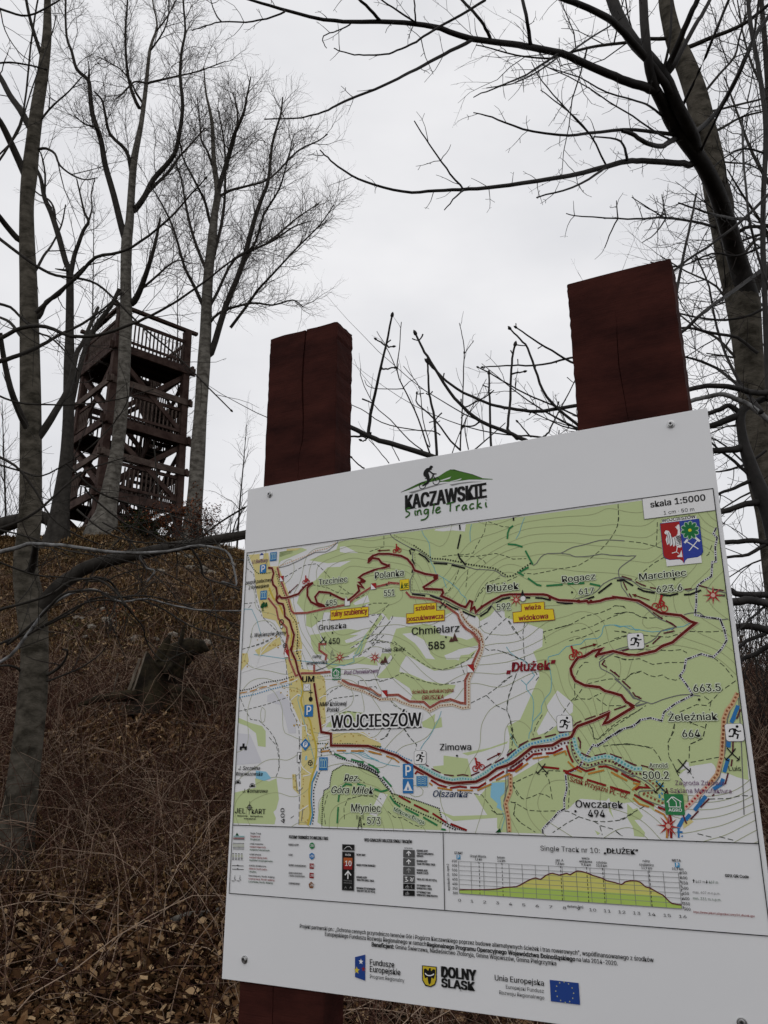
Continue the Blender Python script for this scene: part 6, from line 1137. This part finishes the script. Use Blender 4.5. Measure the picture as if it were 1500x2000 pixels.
T('Arnold', 'N4:355,512', '538,512', 40, 'black', .01, halo=W); T('500.2', 'N4:292,627', '553,627', 68, 'black', .01, halo=W); T('Luis', 'N4:1158,543', '1282,545', 42, 'black', .01)
T('Zagroda Zdrowia', 'N4:618,690', '1115,690', 42, 'purple', 0); T('Szklana Manufaktura', 'N4:568,768', '1185,770', 42, 'purple', 0)
T('Pod Chmielarzem', 'M5:1113,390', '1445,368', 36, 'purple', 0, .18); T('UM', 'M5:706,462', '820,458', 52, 'black', .03)
T('WOJCIESZÓW', 'A:648,1421', '823,1418', 22.5, 'black', .025, halo='white'); ribbon('black', 'M5:992,930 M6:522,1100', 2.2, 15)
T('„Dłużek”', 'M7:58,628', '578,592', 90, 'red2', .03, .12); COL['red2'] = (.22, .012, .02)
T('ścieżka edukacyjna', 'M6:425,775', '830,757', 34, 'brown3', .015, .2); T('GRUSZKA', 'M6:520,833', '733,825', 38, 'brown3', .01, .2); COL['brown3'] = (.26, .03, .03)
T('ruiny szubienicy', 'M1:945,922', '1288,892', 48, 'brown3', .03); T('sztolnia', 'M2:363,965', '545,950', 42, 'brown3', .03); T('poszukiwawcza', 'M2:283,1068', '632,1040', 42, 'brown3', .03)
T('wieża', 'M3:283,1512', '478,1500', 54, 'brown3', .03); T('widokowa', 'M3:212,1637', '568,1615', 56, 'brown3', .03)
T('U Barbary', 'M1:165,405', '318,388', 32, 'purple', 0, .2); T('zespół pałacowy', 'M1:100,605', '355,582', 32, 'black', .01, .2); T('z folwarkiem', 'M1:130,655', '326,637', 32, 'black', .01, .2)
T('L. Wojcieszów Górny', 'M1:148,1122', '495,1098', 34, 'black', .005, .2); T('Lisie Skały', 'M6:135,365', '352,358', 36, 'black', .01, .25); T('ruiny', 'M5:805,228', '888,222', 30, 'black', .01, .2); T('wapiennika', 'M5:745,290', '945,282', 30, 'black', .01, .2)
T('NMP Królowej', 'M5:875,698', '1132,690', 38, 'black', .01, .2); T('Polski', 'M5:945,752', '1058,748', 38, 'black', .01, .2)
T('J. Szczelina', 'N1:130,315', '338,322', 34, 'black', .01, .25); T('Wojcieszowska', 'N1:102,370', '363,378', 34, 'black', .01, .25); T('J. Komarowa', 'N1:172,535', '412,546', 34, 'black', .01, .25)
T('Rez.', 'N1:1165,430', '1305,430', 62, 'black', .015, .25, halo=W); T('Góra Miłek', 'N1:1035,545', '1445,552', 62, 'black', .015, .25, halo=W); T('Olszanka', 'N2:682,630', '995,650', 54, 'navy2', .01, .25); COL['navy2'] = (.01, .03, .09)
T('Miłkowa Droga', 'N2:325,765', '600,890', 34, 'dgreen', .01, layer=16, snap=False, halo=W); T('Szlak Przyjaźni PL-CZ', 'N3:818,565', '1415,748', 50, 'trail_red2', .012, snap=False)
T('JEL', 'N1:98,740', '198,745', 46, 'black'); T('kART', 'N1:262,746', '395,748', 44, 'black'); T('Wydawnictwo', 'N1:120,772', '222,776', 14, 'black', .02); T('Kartograficzne', 'N1:250,776', '370,780', 14, 'black', .02); T('www.jelkart.pl', 'N1:185,800', '300,803', 14, 'black', .02)
C = pts('N1:240,685')[0]; ringp('black', C, 5 * PX, 1.4, 15); disc('grey2', C, 3 * PX, 15, 10); ribbon('black', [(C[0], C[1] - 14 * PX), (C[0], C[1] + 13 * PX)], .9, 15); ribbon('black', [(C[0] - 10 * PX, C[1]), (C[0] + 9 * PX, C[1])], .7, 15)
# 400 (upright contour figure), turned a quarter
TXT.append(('400', pts('N1:585,835')[0], pts('N1:580,690')[0], 9.5 * PX, 'black', .0, 0, 16))
# logo at the top
poly('logo_green', 'LG:88,488 180,440 330,365 590,275 700,205 745,185 800,182 900,215 1040,250 1170,300 1310,310 1310,318 1180,318 1000,318 760,350 900,300 895,303 700,340 600,350 755,285 600,325 500,345 330,400 200,455', 1)
poly('logo_green', 'LG:590,280 700,210 745,187 800,184 900,217 1040,252 1170,302 1200,316 1000,316 760,348 600,345', 2)
poly('panelw', 'LG:605,332 700,300 758,280 740,305 640,335', 3); poly('panelw', 'LG:740,345 840,320 900,300 880,322 760,350', 3); COL['panelw'] = (.70, .705, .72)
ribbon('black', 'LG:745,185 900,215 1040,250 1170,300', 1, 3, clip=False); ribbon('black', 'LG:90,488 180,445 330,372', 1, 3, clip=False)
poly('grey2', 'LG:190,487 340,450 500,400 620,375 740,358 620,385 480,425 340,470 240,505', 2); poly('grey2', 'LG:735,385 880,360 1020,345 1180,345 1040,355 880,375 770,400', 2)
for c, r in (('LG:378,397', 7.6), ('LG:560,340', 7.8)): ringp('black', pts(c)[0], r * PX, 1.7, 4)
poly('black', 'LG:468,150 490,130 515,140 518,158 500,165 503,180 490,192 480,185 478,200 520,232 565,238 560,248 510,250 465,215 455,225 470,270 475,300 470,345 460,370 430,390 380,408 370,400 430,355 440,330 430,310 412,312 408,303 430,300 390,265 388,235 400,200 430,170 465,160', 5)
ribbon('black', 'LG:378,397 450,370 520,260 560,340', 1.9, 5, clip=False); ribbon('black', 'LG:455,370 480,310 520,290', 1.6, 5, clip=False); ribbon('black', 'LG:505,262 540,245 565,243', 1.6, 5, clip=False)
T('KACZAWSKIE', 'LG:155,708', '1225,562', 170, 'black', .035, layer=6)
HW = {'S': [[(.9, .95), (.5, 1.0), (.15, .85), (.2, .65), (.6, .5), (.75, .3), (.5, .08), (.0, -.1)]], 'i': [[(.4, .62), (.35, .3), (.5, .0)], [(.45, .85), (.5, .9)]], 'n': [[(.1, .6), (.2, .3), (.2, .0)], [(.2, .35), (.5, .6), (.75, .5), (.8, .15), (1, .05)]],
      'g': [[(.8, .55), (.4, .6), (.15, .4), (.2, .15), (.5, .1), (.8, .4)], [(.85, .6), (.85, .1), (.7, -.3), (.2, -.55), (-.5, -.6)]], 'l': [[(.6, 1.15), (.45, .6), (.3, .0)]], 'e': [[(.2, .3), (.8, .5), (.7, .68), (.35, .6), (.15, .3), (.3, .05), (.65, .05), (1, .2)]],
      'T': [[(-.2, .95), (.5, 1.0), (1.1, 1.05)], [(.5, 1.0), (.45, .5), (.4, .0)]], 'r': [[(.2, .6), (.25, .3), (.25, .0)], [(.25, .35), (.5, .6), (.85, .6)]], 'a': [[(.8, .55), (.4, .55), (.1, .25), (.3, .02), (.6, .15), (.85, .55)], [(.85, .55), (.8, .2), (1, .0)]], 'c': [[(.85, .55), (.45, .6), (.15, .3), (.35, .03), (.9, .12)]], 'k': [[(.3, 1.1), (.25, .5), (.15, -.05)], [(.8, .6), (.3, .3), (.95, .0)]]}
def script(s, a, b, hpx, key):
    P0 = pts(a)[0]; P1 = pts(b)[0]; adv = dict(S=1.15, i=.5, n=1.05, g=1.1, l=.6, e=1.1, T=1.05, r=.9, a=1.05, c=1., k=1.05); adv[' '] = .75
    tot = sum(adv[c] for c in s); x = 0
    for c in s:
        for st in HW.get(c, []):
            f = lambda q: (P0[0] + (P1[0] - P0[0]) * (x + q[0] * .85) / tot, P0[1] + (P1[1] - P0[1]) * x / tot + q[1] * hpx * PX)
            Q = [f(q) for q in st]; ribbon(key, Q, 3.3, 8, sm=4 if len(Q) > 2 else 0, clip=False)
        x += adv[c]
COL['script_green'] = (.035, .12, .02)
script('Single Tracki', 'LG:150,815', 'LG:1240,690', 19, 'script_green')
# legend
for k, (y, tt) in enumerate(((67, ('Single Track', 'Singletrack', 'Singletrail')), (138, ('szlaki rowerowe', 'marked bike trails', 'markierte Fahrradroute')), (210, ('szlaki piesze', 'marked hiking trails', 'markierte Fussgängerrouten')), (287, ('ścieżka dydaktyczna', 'didactic tooth paths', 'Lehrpfad')), (357, ('trasa biegowa, Nordic walking', 'running track, Nordic walking', 'Laufstrecke, Nordic Walking')))):
    for j, s in enumerate(tt): x0 = 173 - k * 3; T(s, 'N5:%d,%d' % (x0, y + j * 21 - (4 if j == 2 else 2)), '%d,%d' % (x0 + len(s) * 6.1, y + j * 21 + len(s) * .25), 11.5, ('black', 'brown3', 'dgreen')[j], .012)
poly('dgreen', 'N5:72,76 82,55 94,76', 13); 
for j, (c_, yy) in enumerate((('teal', 80), ('grey2', 88), ('brown3', 95), ('grey', 102))): ribbon(c_, 'N5:58,%d 133,%d' % (yy, yy + 1), 1.3, 13, clip=False)
for j, c_ in enumerate(('black', 'contour', 'contour', 'black', 'grey')): ribbon(c_, 'N5:56,%d 131,%d' % (128 + j * 10, 130 + j * 10), 1.8, 13, (1.7, 1.6), clip=False); ribbon(c_, 'N5:50,%d 128,%d' % (199 + j * 10, 201 + j * 10), 1.4, 13, (4.5, 3), clip=False)
for y in (280, 304): ribbon('black', 'N5:48,%d 127,%d' % (y, y + 3), 1.1, 13, clip=False); poly('black', 'N5:80,%d 92,%d 92,%d' % (y - 5, y - 5, y + 6), 13)
for x in (68, 103): ribbon('grey', 'N5:%d,356 %d,370 %d,382' % (x, x - 3, x + 6), 1.5, 13, clip=False); disc('grey', 'N5:%d,351' % x, .9 * PX, 13, 8); ribbon('black', 'N5:%d,384 %d,385' % (x - 22, x - 2), 1, 13, clip=False)
T('POZIOMY TRUDNOŚCI TECHNICZNEJ TRAS', 'N5:437,97', '702,104', 19, 'black', .03)
for y, s, w_ in ((144, 'BARDZO ŁATWY', 70), (213, 'ŁATWY', 28), (286, 'ŚREDNIO ZAAWANSOWANY', 118), (408, 'ZAAWANSOWANY', 75)): T(s, 'N5:434,%d' % y, '%d,%d' % (434 + w_, y + 2), 12, 'grey', .03)
T('ŚREDNIO ZAAWANSOWANY', 'N5:434,337', '526,340', 11, 'grey', .02); T('/ TRUDNO ZAAWANSOWANY', 'N5:434,356', '545,359', 11, 'grey', .02)
def ngon(key, c, r, n, layer, rot=0): C = pts(c)[0]; poly(key, [(C[0] + r * PX * math.sin(rot + k * 2 * math.pi / n), C[1] + r * PX * math.cos(rot + k * 2 * math.pi / n)) for k in range(n)], layer)
ngon('green', 'N5:593,145', 6.1, 24, 13); ngon('blue', 'N5:592,216', 6.6, 6, 13); ngon('red3', 'N5:591,284', 7, 4, 13, math.pi / 4); ngon('red3', 'N5:590,348', 7, 4, 13, math.pi / 4); ngon('brown4', 'N5:588,414', 6.6, 5, 13)
COL['red3'] = (.26, .02, .02); COL['brown4'] = (.20, .08, .03)
for y in (152, 223, 291, 355, 420): T('28', 'N5:%d,%d' % (583, y), '604,%d' % (y + 1), 15, 'white', .01, layer=15)
T('OPIS OZNACZEŃ TABLICZEK SINGLE TRACKÓW', 'N5:950,116', '1274,128', 19, 'black', .03)
def qd(key, s, layer): poly(key, s, layer)
qd('grey', 'N5:798,134 883,137 882,180 798,177', 12); qd('black', 'N5:801,138 880,141 879,176 801,173', 13); qd('grey', 'N5:798,184 883,187 880,454 796,448', 12); qd('black', 'N5:801,188 880,191 877,450 799,445', 13); qd('orange2', 'N5:809,226 869,228 868,266 808,264', 14); qd('red3', 'N5:808,264 868,266 867,308 808,305', 14); COL['orange2'] = (.40, .10, .03)
ribbon('white', 'N5:812,170 830,152 850,150 866,170', .8, 15, clip=False); T('10', 'N5:820,282', '862,284', 32, 'white', .01); T('DŁUŻEK', 'N5:820,212', '858,214', 11, 'white', .01)
ribbon('white', 'N5:838,372 839,325', 2.2, 15, clip=False); ribbon('white', 'N5:818,345 839,319 860,347', 2.2, 15, clip=False)
for y in (386, 402): T('SINGLE TRACK', 'N5:810,%d' % y, '866,%d' % (y + 2), 7, 'grey2', .01)
ribbon('grey2', 'N5:815,436 822,424 829,436', 1, 15, clip=False); ribbon('grey2', 'N5:850,436 857,424 862,436', 1, 15, clip=False)
for y, s, w_ in ((213, 'NAZWA TRASY', 60), (284, 'NUMER I POZIOM TRUDNOŚCI', 127), (366, 'KIERUNEK JAZDY', 70), (386, 'TRASA TYPU SINGLE TRACK', 118), (442, 'PROGRAM UŻYTKOWNIKÓW', 126), (460, 'TRASA JEST / NIE JEST PĘTLĄ', 125)): T(s, 'N5:897,%d' % y, '%d,%d' % (897 + w_, y + w_ * .03), 12, 'black', .03)
T('PRZYKŁADOWE', 'N5:1222,165', '1278,168', 8, 'grey', .02)
for j, (y, c_) in enumerate(((172, 'grey'), (229, 'grey'), (288, 'grey'), (346, 'grey'), (403, 'black'), (448, 'black'))):
    h_ = 52 if j < 4 else 37; qd(c_ if j > 3 else 'sgrey', 'N5:%d,%d %d,%d %d,%d %d,%d' % (1214, y, 1293, y + 3, 1293, y + h_ + 3, 1214, y + h_), 13)
    if j < 3: k_ = 'white' if j < 2 else 'grey2b'; ribbon(k_, 'N5:1252,%d 1252,%d' % (y + 42, y + 14), 1.8, 14, clip=False); ribbon(k_, 'N5:1238,%d 1252,%d 1266,%d' % (y + 26, y + 12, y + 26), 1.8, 14, clip=False)
    elif j == 3: ribbon('white', 'N5:1225,%d 1240,%d 1232,%d 1246,%d 1226,%d' % (y + 14, y + 14, y + 26, y + 38, y + 44), 1.2, 14, clip=False, sm=3); ribbon('white', 'N5:1262,%d 1274,%d 1264,%d 1276,%d 1284,%d' % (y + 16, y + 24, y + 34, y + 40, y + 16), 1.2, 14, clip=False, sm=3)
    else: ringp('grey2b', pts('N5:1236,%d' % (y + 25))[0], 1.8 * PX, .7, 14); ringp('grey2b', pts('N5:1248,%d' % (y + 25))[0], 1.8 * PX, .7, 14); ribbon('grey2b', 'N5:1238,%d 1244,%d 1248,%d' % (y + 22, y + 10, y + 24), 1, 14, clip=False)
    if j == 4: ribbon('grey2b', 'N5:1270,413 1268,425 1275,436', 1, 14, clip=False)
COL['sgrey'] = (.09, .09, .09); COL['grey2b'] = (.3, .3, .3)
for y, s, w_ in ((185, 'KIERUNEK JAZDY', 75), (204, 'TRASA PO OZNACZONYCH', 112), (221, 'DROGACH', 44), (255, 'KIERUNEK JAZDY', 72), (275, 'TRASA TYPU SINGLE TRACK', 125), (318, 'KIERUNEK JAZDY', 74), (336, 'WJAZD / ZJAZD', 78), (380, 'TRASA JEST / NIE JEST PĘTLĄ', 135), (422, 'UŻYTKOWNICY TRAS', 93), (442, 'ROWERZYŚCI / PIESI', 102), (468, 'UŻYTKOWNICY TRAS', 93), (488, 'ROWERZYŚCI / BRAK PIESZYCH', 141)): T(s, 'N5:1307,%d' % y, '%d,%d' % (1307 + w_, y + w_ * .045), 12, 'black', .03)
# height profile
T('Single Track nr 10:', 'N6:460,97', '732,107', 21, 'black', 0); T('„DŁUŻEK”', 'N6:750,108', '907,114', 21, 'black', .03)
prof = 'N6:88,276 145,275 200,275 260,272 300,264 350,261 385,243 410,230 438,221 460,228 485,209 515,200 545,208 580,200 595,207 620,192 640,190 670,198 700,210 740,222 760,233 800,242 830,251 845,240 860,236 885,234 915,240 940,262 960,267 1000,290 1020,300 1040,320 1062,338 1105,345'
Pp = pts(prof); yb = pts('N6:90,292')[0][1]; yt = pts('N6:85,145')[0][1]; xr = Pp[-1][0]; x0_ = Pp[0][0]; GR = (Pp[0][1] + yb) / 2 
P = np.vstack([Pp, [(xr, yb), (x0_, yb)]]); poly('profile_y', P, 12); 
lowp = np.array([(p[0], yb + min((p[1] - yb) * .9, .0165)) for p in Pp]); poly('profile_g', np.vstack([lowp, [(xr, yb), (x0_, yb)]]), 13)
for k in range(17): x = x0_ + (xr - x0_) * k / 16; ribbon('grey', [(x, yb), (x, yt)], .8, 14, clip=False)
for k in range(8): y = yb + (yt - yb) * k / 7; ribbon('grey2', [(x0_, y), (xr, y)], .7, 14, clip=False)
for x in (180, 285, 553, 672, 745, 957, 1097): q = pts('N6:%d,200' % x)[0][0]; ribbon('black', [(q, yb), (q, yt + .004)], 1.1, 15, (4, 2.5), clip=False)
ribbon('maroon', Pp, 1.9, 16, clip=False, sm=2)
for k in range(17): x = x0_ + (xr - x0_) * k / 16; s = str(k); w_ = .0028 * len(s); TXT.append((s, np.array([x - w_, yb - .013]), np.array([x + w_, yb - .013]), .0042, 'black', .0, 0, 16))
for k in range(8): y = yb + (yt - yb) * k / 7; s = str(300 + 50 * k); TXT.append((s, np.array([x0_ - .0125, y - .002]), np.array([x0_ - .003, y - .002]), .0042, 'black', .01, 0, 16)); TXT.append((s, np.array([xr + .003, y - .002]), np.array([xr + .0125, y - .002]), .0042, 'black', .01, 0, 16))
for s, a, b in (('START', 'N6:66,112', '104,114'), ('Urząd Miasta', 'N6:138,125', '210,130'), ('1,6 km', 'N6:160,140', '192,142'), ('basen', 'N6:262,132', '296,134'), ('3,4 km', 'N6:262,146', '298,149'), ('pkt. A', 'N6:530,145', '564,147'), ('7,8 km', 'N6:528,160', '568,163'), ('wieża', 'N6:648,136', '683,138'), ('widokowa', 'N6:637,150', '695,153'), ('9,8 km', 'N6:647,165', '690,168'), ('sztolnia', 'N6:715,155', '762,157'), ('10,8 km', 'N6:715,170', '764,172'), ('ruiny', 'N6:928,148', '960,150'), ('szubienicy', 'N6:912,165', '978,168'), ('13,9 km', 'N6:922,180', '970,183'), ('META', 'N6:1062,146', '1102,148'), ('15,9 km', 'N6:1062,184', '1113,187'), ('dystans (km)', 'N6:582,355', '655,361')):
    T(s, a, b, 10.5, 'black', .02 if s in ('START', 'META') else .008)
for c in ('N6:84,126', 'N6:1085,162'): i = Icon(c, 7.5); i.bg('bluedot', 13); i.line('white', [(.35, .15), (.35, .85), (.65, .8), (.65, .52), (.38, .48)], 1, 14)
TXT.append(('wysokość (m. npm.)', pts('N6:45,280')[0], pts('N6:40,158')[0], 4.5 * PX, 'black', .01, 0, 16))
T('469 m', 'N6:1170,243', '1212,246', 12, 'grey', .0); T('469 m', 'N6:1230,246', '1272,249', 12, 'dgreen', .0); ribbon('black', 'N6:1160,243 1160,232', 1.2, 14, clip=False); poly('black', 'N6:1155,234 1160,226 1165,234', 14); ribbon('black', 'N6:1220,232 1220,240', 1.2, 14, clip=False); poly('black', 'N6:1215,239 1220,248 1225,239', 14)
T('max. 607 m n.p.m.', 'N6:1157,292', '1282,299', 11, 'grey', .0); T('min. 331 m n.p.m.', 'N6:1158,320', '1287,328', 11, 'dgreen', .0); T('GPX QR Code', 'N6:1305,217', '1412,222', 12, 'black', .03); T('https://www.jelkart.pl/gpx/kaczawy/10_dluzek.gpx', 'N6:1160,382', '1440,400', 9, 'brown3', .01)
# project text and funders
T('Projekt partnerski pn.: „Ochrona cennych przyrodniczo terenów Gór i Pogórza Kaczawskiego poprzez budowę alternatywnych ścieżek i tras rowerowych”, współfinansowanego z środków', 'A:586.5,1812', '1277,1879', 7.8, 'black', .006)
T('Europejskiego Funduszu Rozwoju Regionalnego w ramach ', 'A:635.5,1827.5', '833,1847.5', 7.8, 'black', .006); T('Regionalnego Programu Operacyjnego Województwa Dolnośląskiego', 'A:835,1848.2', '1124,1877', 7.8, 'black', .03); T('na lata 2014-2020.', 'A:1127,1877.5', '1207,1885', 7.8, 'black', .006)
T('Beneficjent:', 'A:727,1848', '770,1853', 7.8, 'black', .03); T('Gmina Świerzawa, Nadleśnictwo Złotoryja, Gmina Wojcieszów, Gmina Pielgrzymka', 'A:773,1853', '1087,1885', 7.8, 'black', .006)
poly('eu_blue', 'N7:747,252 804,238 803,382 747,362', 12); COL['eu_blue'] = (.02, .055, .24)
def star5(key, c, r, layer): C = pts(c)[0] if isinstance(c, str) else c; poly(key, [(C[0] + (r if k % 2 == 0 else r * .42) * PX * math.sin(k * math.pi / 5), C[1] + (r if k % 2 == 0 else r * .42) * PX * math.cos(k * math.pi / 5)) for k in range(10)], layer)
star5('white', 'N7:780,277', 5.2, 13); star5('gold2', 'N7:757,325', 6.5, 13); star5('red3', 'N7:794,318', 5, 13); COL['gold2'] = (.62, .5, .05)
T('Fundusze', 'N7:830,297', '964,308', 30, 'black', .015); T('Europejskie', 'N7:830,335', '998,350', 30, 'black', .015); T('Program Regionalny', 'N7:830,369', '1020,390', 19, 'black')
poly('black', 'N7:1117,297 1199,305 1198,380 1190,405 1165,418 1135,410 1118,380', 12); poly('gold', 'N7:1122,302 1194,309 1193,378 1186,400 1164,412 1138,404 1123,377', 13)
poly('black', 'N7:1157,312 1166,313 1167,330 1180,318 1190,322 1191,345 1183,372 1170,365 1166,395 1158,405 1152,394 1148,363 1134,368 1127,345 1128,318 1138,314 1152,328', 14); ribbon('white', 'N7:1134,340 1146,352 1160,354 1172,352 1184,345', 1.7, 15, clip=False, sm=2)
T('DOLNY', 'N7:1227,362', '1415,380', 52, 'black', .05); T('ŚLĄSK', 'N7:1227,417', '1407,436', 42, 'black', .05)
T('Unia Europejska', 'N8:168,312', '407,336', 25, 'black', .012); T('Europejski Fundusz', 'N8:222,352', '407,371', 17, 'black'); T('Rozwoju Regionalnego', 'N8:190,380', '409,403', 17, 'black')
a_ = pts('N8:435,308')[0]; b_ = pts('N8:583,430')[0]; c_ = pts('N8:441,413')[0]
rect('eu_blue', a_[0], (c_[1] + pts('N8:583,430')[0][1]) / 2, b_[0], (a_[1] + pts('N8:576,324')[0][1]) / 2, 12); Cx = (a_[0] + b_[0]) / 2; Cy = ((a_[1] + pts('N8:576,324')[0][1]) / 2 + (c_[1] + b_[1]) / 2) / 2
for k in range(12): star5('gold3', (Cx + .0145 * math.sin(k * math.pi / 6), Cy + .0145 * math.cos(k * math.pi / 6)), 1.5, 13)
COL['gold3'] = (.5, .5, .22)
# build the lettering
tobs = []
import os
try:                                       # a plain grotesque that ships with Blender; the built-in face otherwise
    FONT = bpy.data.fonts.load(os.path.join(bpy.utils.system_resource('DATAFILES'), 'fonts', 'Inter.woff2'))
except Exception: FONT = None
for k, t in enumerate(TXT + [('H', None, None, 0, 'black', 0, 0, 0)]):
    cu = bpy.data.curves.new('t', 'FONT'); cu.body = t[0]; cu.size = 1; cu.resolution_u = 1 if t[3] < .010 else 3
    if FONT: cu.font = FONT
    o = bpy.data.objects.new('t', cu); sc.collection.objects.link(o); tobs.append(o)
bpy.context.view_layer.update(); dg = bpy.context.evaluated_depsgraph_get()
def geo_of(o):
    me = o.evaluated_get(dg).to_mesh(); n = len(me.vertices); co = np.empty(n * 3, np.float32); me.vertices.foreach_get('co', co); me.calc_loop_triangles()
    tri = np.empty(len(me.loop_triangles) * 3, np.int32); me.loop_triangles.foreach_get('vertices', tri); return co.reshape(-1, 3)[:, :2].astype(float), tri.reshape(-1, 3)
hc, _ = geo_of(tobs[-1]); CAPH = hc[:, 1].max()
ltr = {}
for k, t in enumerate(TXT):
    co, tri = geo_of(tobs[k])
    if not len(co): continue
    s, P0, P1, cap, col, bold, ital, layer = t
    mn, mx = co[:, 0].min(), co[:, 0].max(); d = P1 - P0; Ln = np.linalg.norm(d); d = d / Ln; n_ = np.array([-d[1], d[0]])
    x = (co[:, 0] - mn) / (mx - mn) * Ln; y = co[:, 1] / CAPH * cap; x = x + y * ital
    if bold < 0: h_ = max(.0016, cap * .16); sh = [(h_ * math.cos(a), h_ * math.sin(a)) for a in np.arange(8) * math.pi / 4]
    elif bold > 0 or cap > .008:
        b_ = max(bold * 1.7, .022) * cap; st_ = max(.085 * Ln / (mx - mn), cap * .03); m_ = max(1, int(math.ceil(b_ / st_ * .9))); ys = [0] if bold < .02 else [-b_ * .4, b_ * .4]
        sh = [(b_ * i / m_, y_) for i in range(-m_, m_ + 1) for y_ in ys]
    else: sh = [(0, 0)]
    for q, (sx, sy) in enumerate(sh):
        z = .00006 + layer * .0001 + (k % 9) * .000008 + q * .000001
        W_ = np.column_stack([P0[0] + d[0] * (x + sx) + n_[0] * (y + sy), P0[1] + d[1] * (x + sx) + n_[1] * (y + sy) + B0, np.full(len(x), z)])
        L0 = ltr.setdefault(col, ([], [], [0])); L0[0].append(W_); L0[1].append(tri + L0[2][0]); L0[2][0] += len(W_)
for o in tobs:
    c_ = o.data; bpy.data.objects.remove(o); bpy.data.curves.remove(c_)
def print_mat(c): return mat('print_' + c, COL[c], .5, spec=.1)
NAMES = dict(forest='forest_print', field='map_sheet', town='town_print', house='house_print', contour='contour_lines', water='lake_print', stream='stream_print', trail_red='trail_line', eu_blue='flag_print', logo_green='hill_logo', white='white_symbol', black='black_marking', grey='road_line', dgrey='dashed_track', blue='blue_symbol', red='red_symbol', green='green_marking', yellow='yellow_label', profile_y='height_profile', profile_g='height_profile', script_green='script_lettering', orange='orange_trail')
for c, (V, F) in GEO.items(): mesh_py(NAMES.get(c, 'printed_marking'), V, F, print_mat(c), panel)['kind'] = 'stuff'
for c, (Vs, Fs, _) in ltr.items():
    V = np.concatenate(Vs); F = np.concatenate(Fs); mesh_np('halo' if c.startswith('halo') else 'lettering', V, F, print_mat(c), panel)['kind'] = 'stuff'
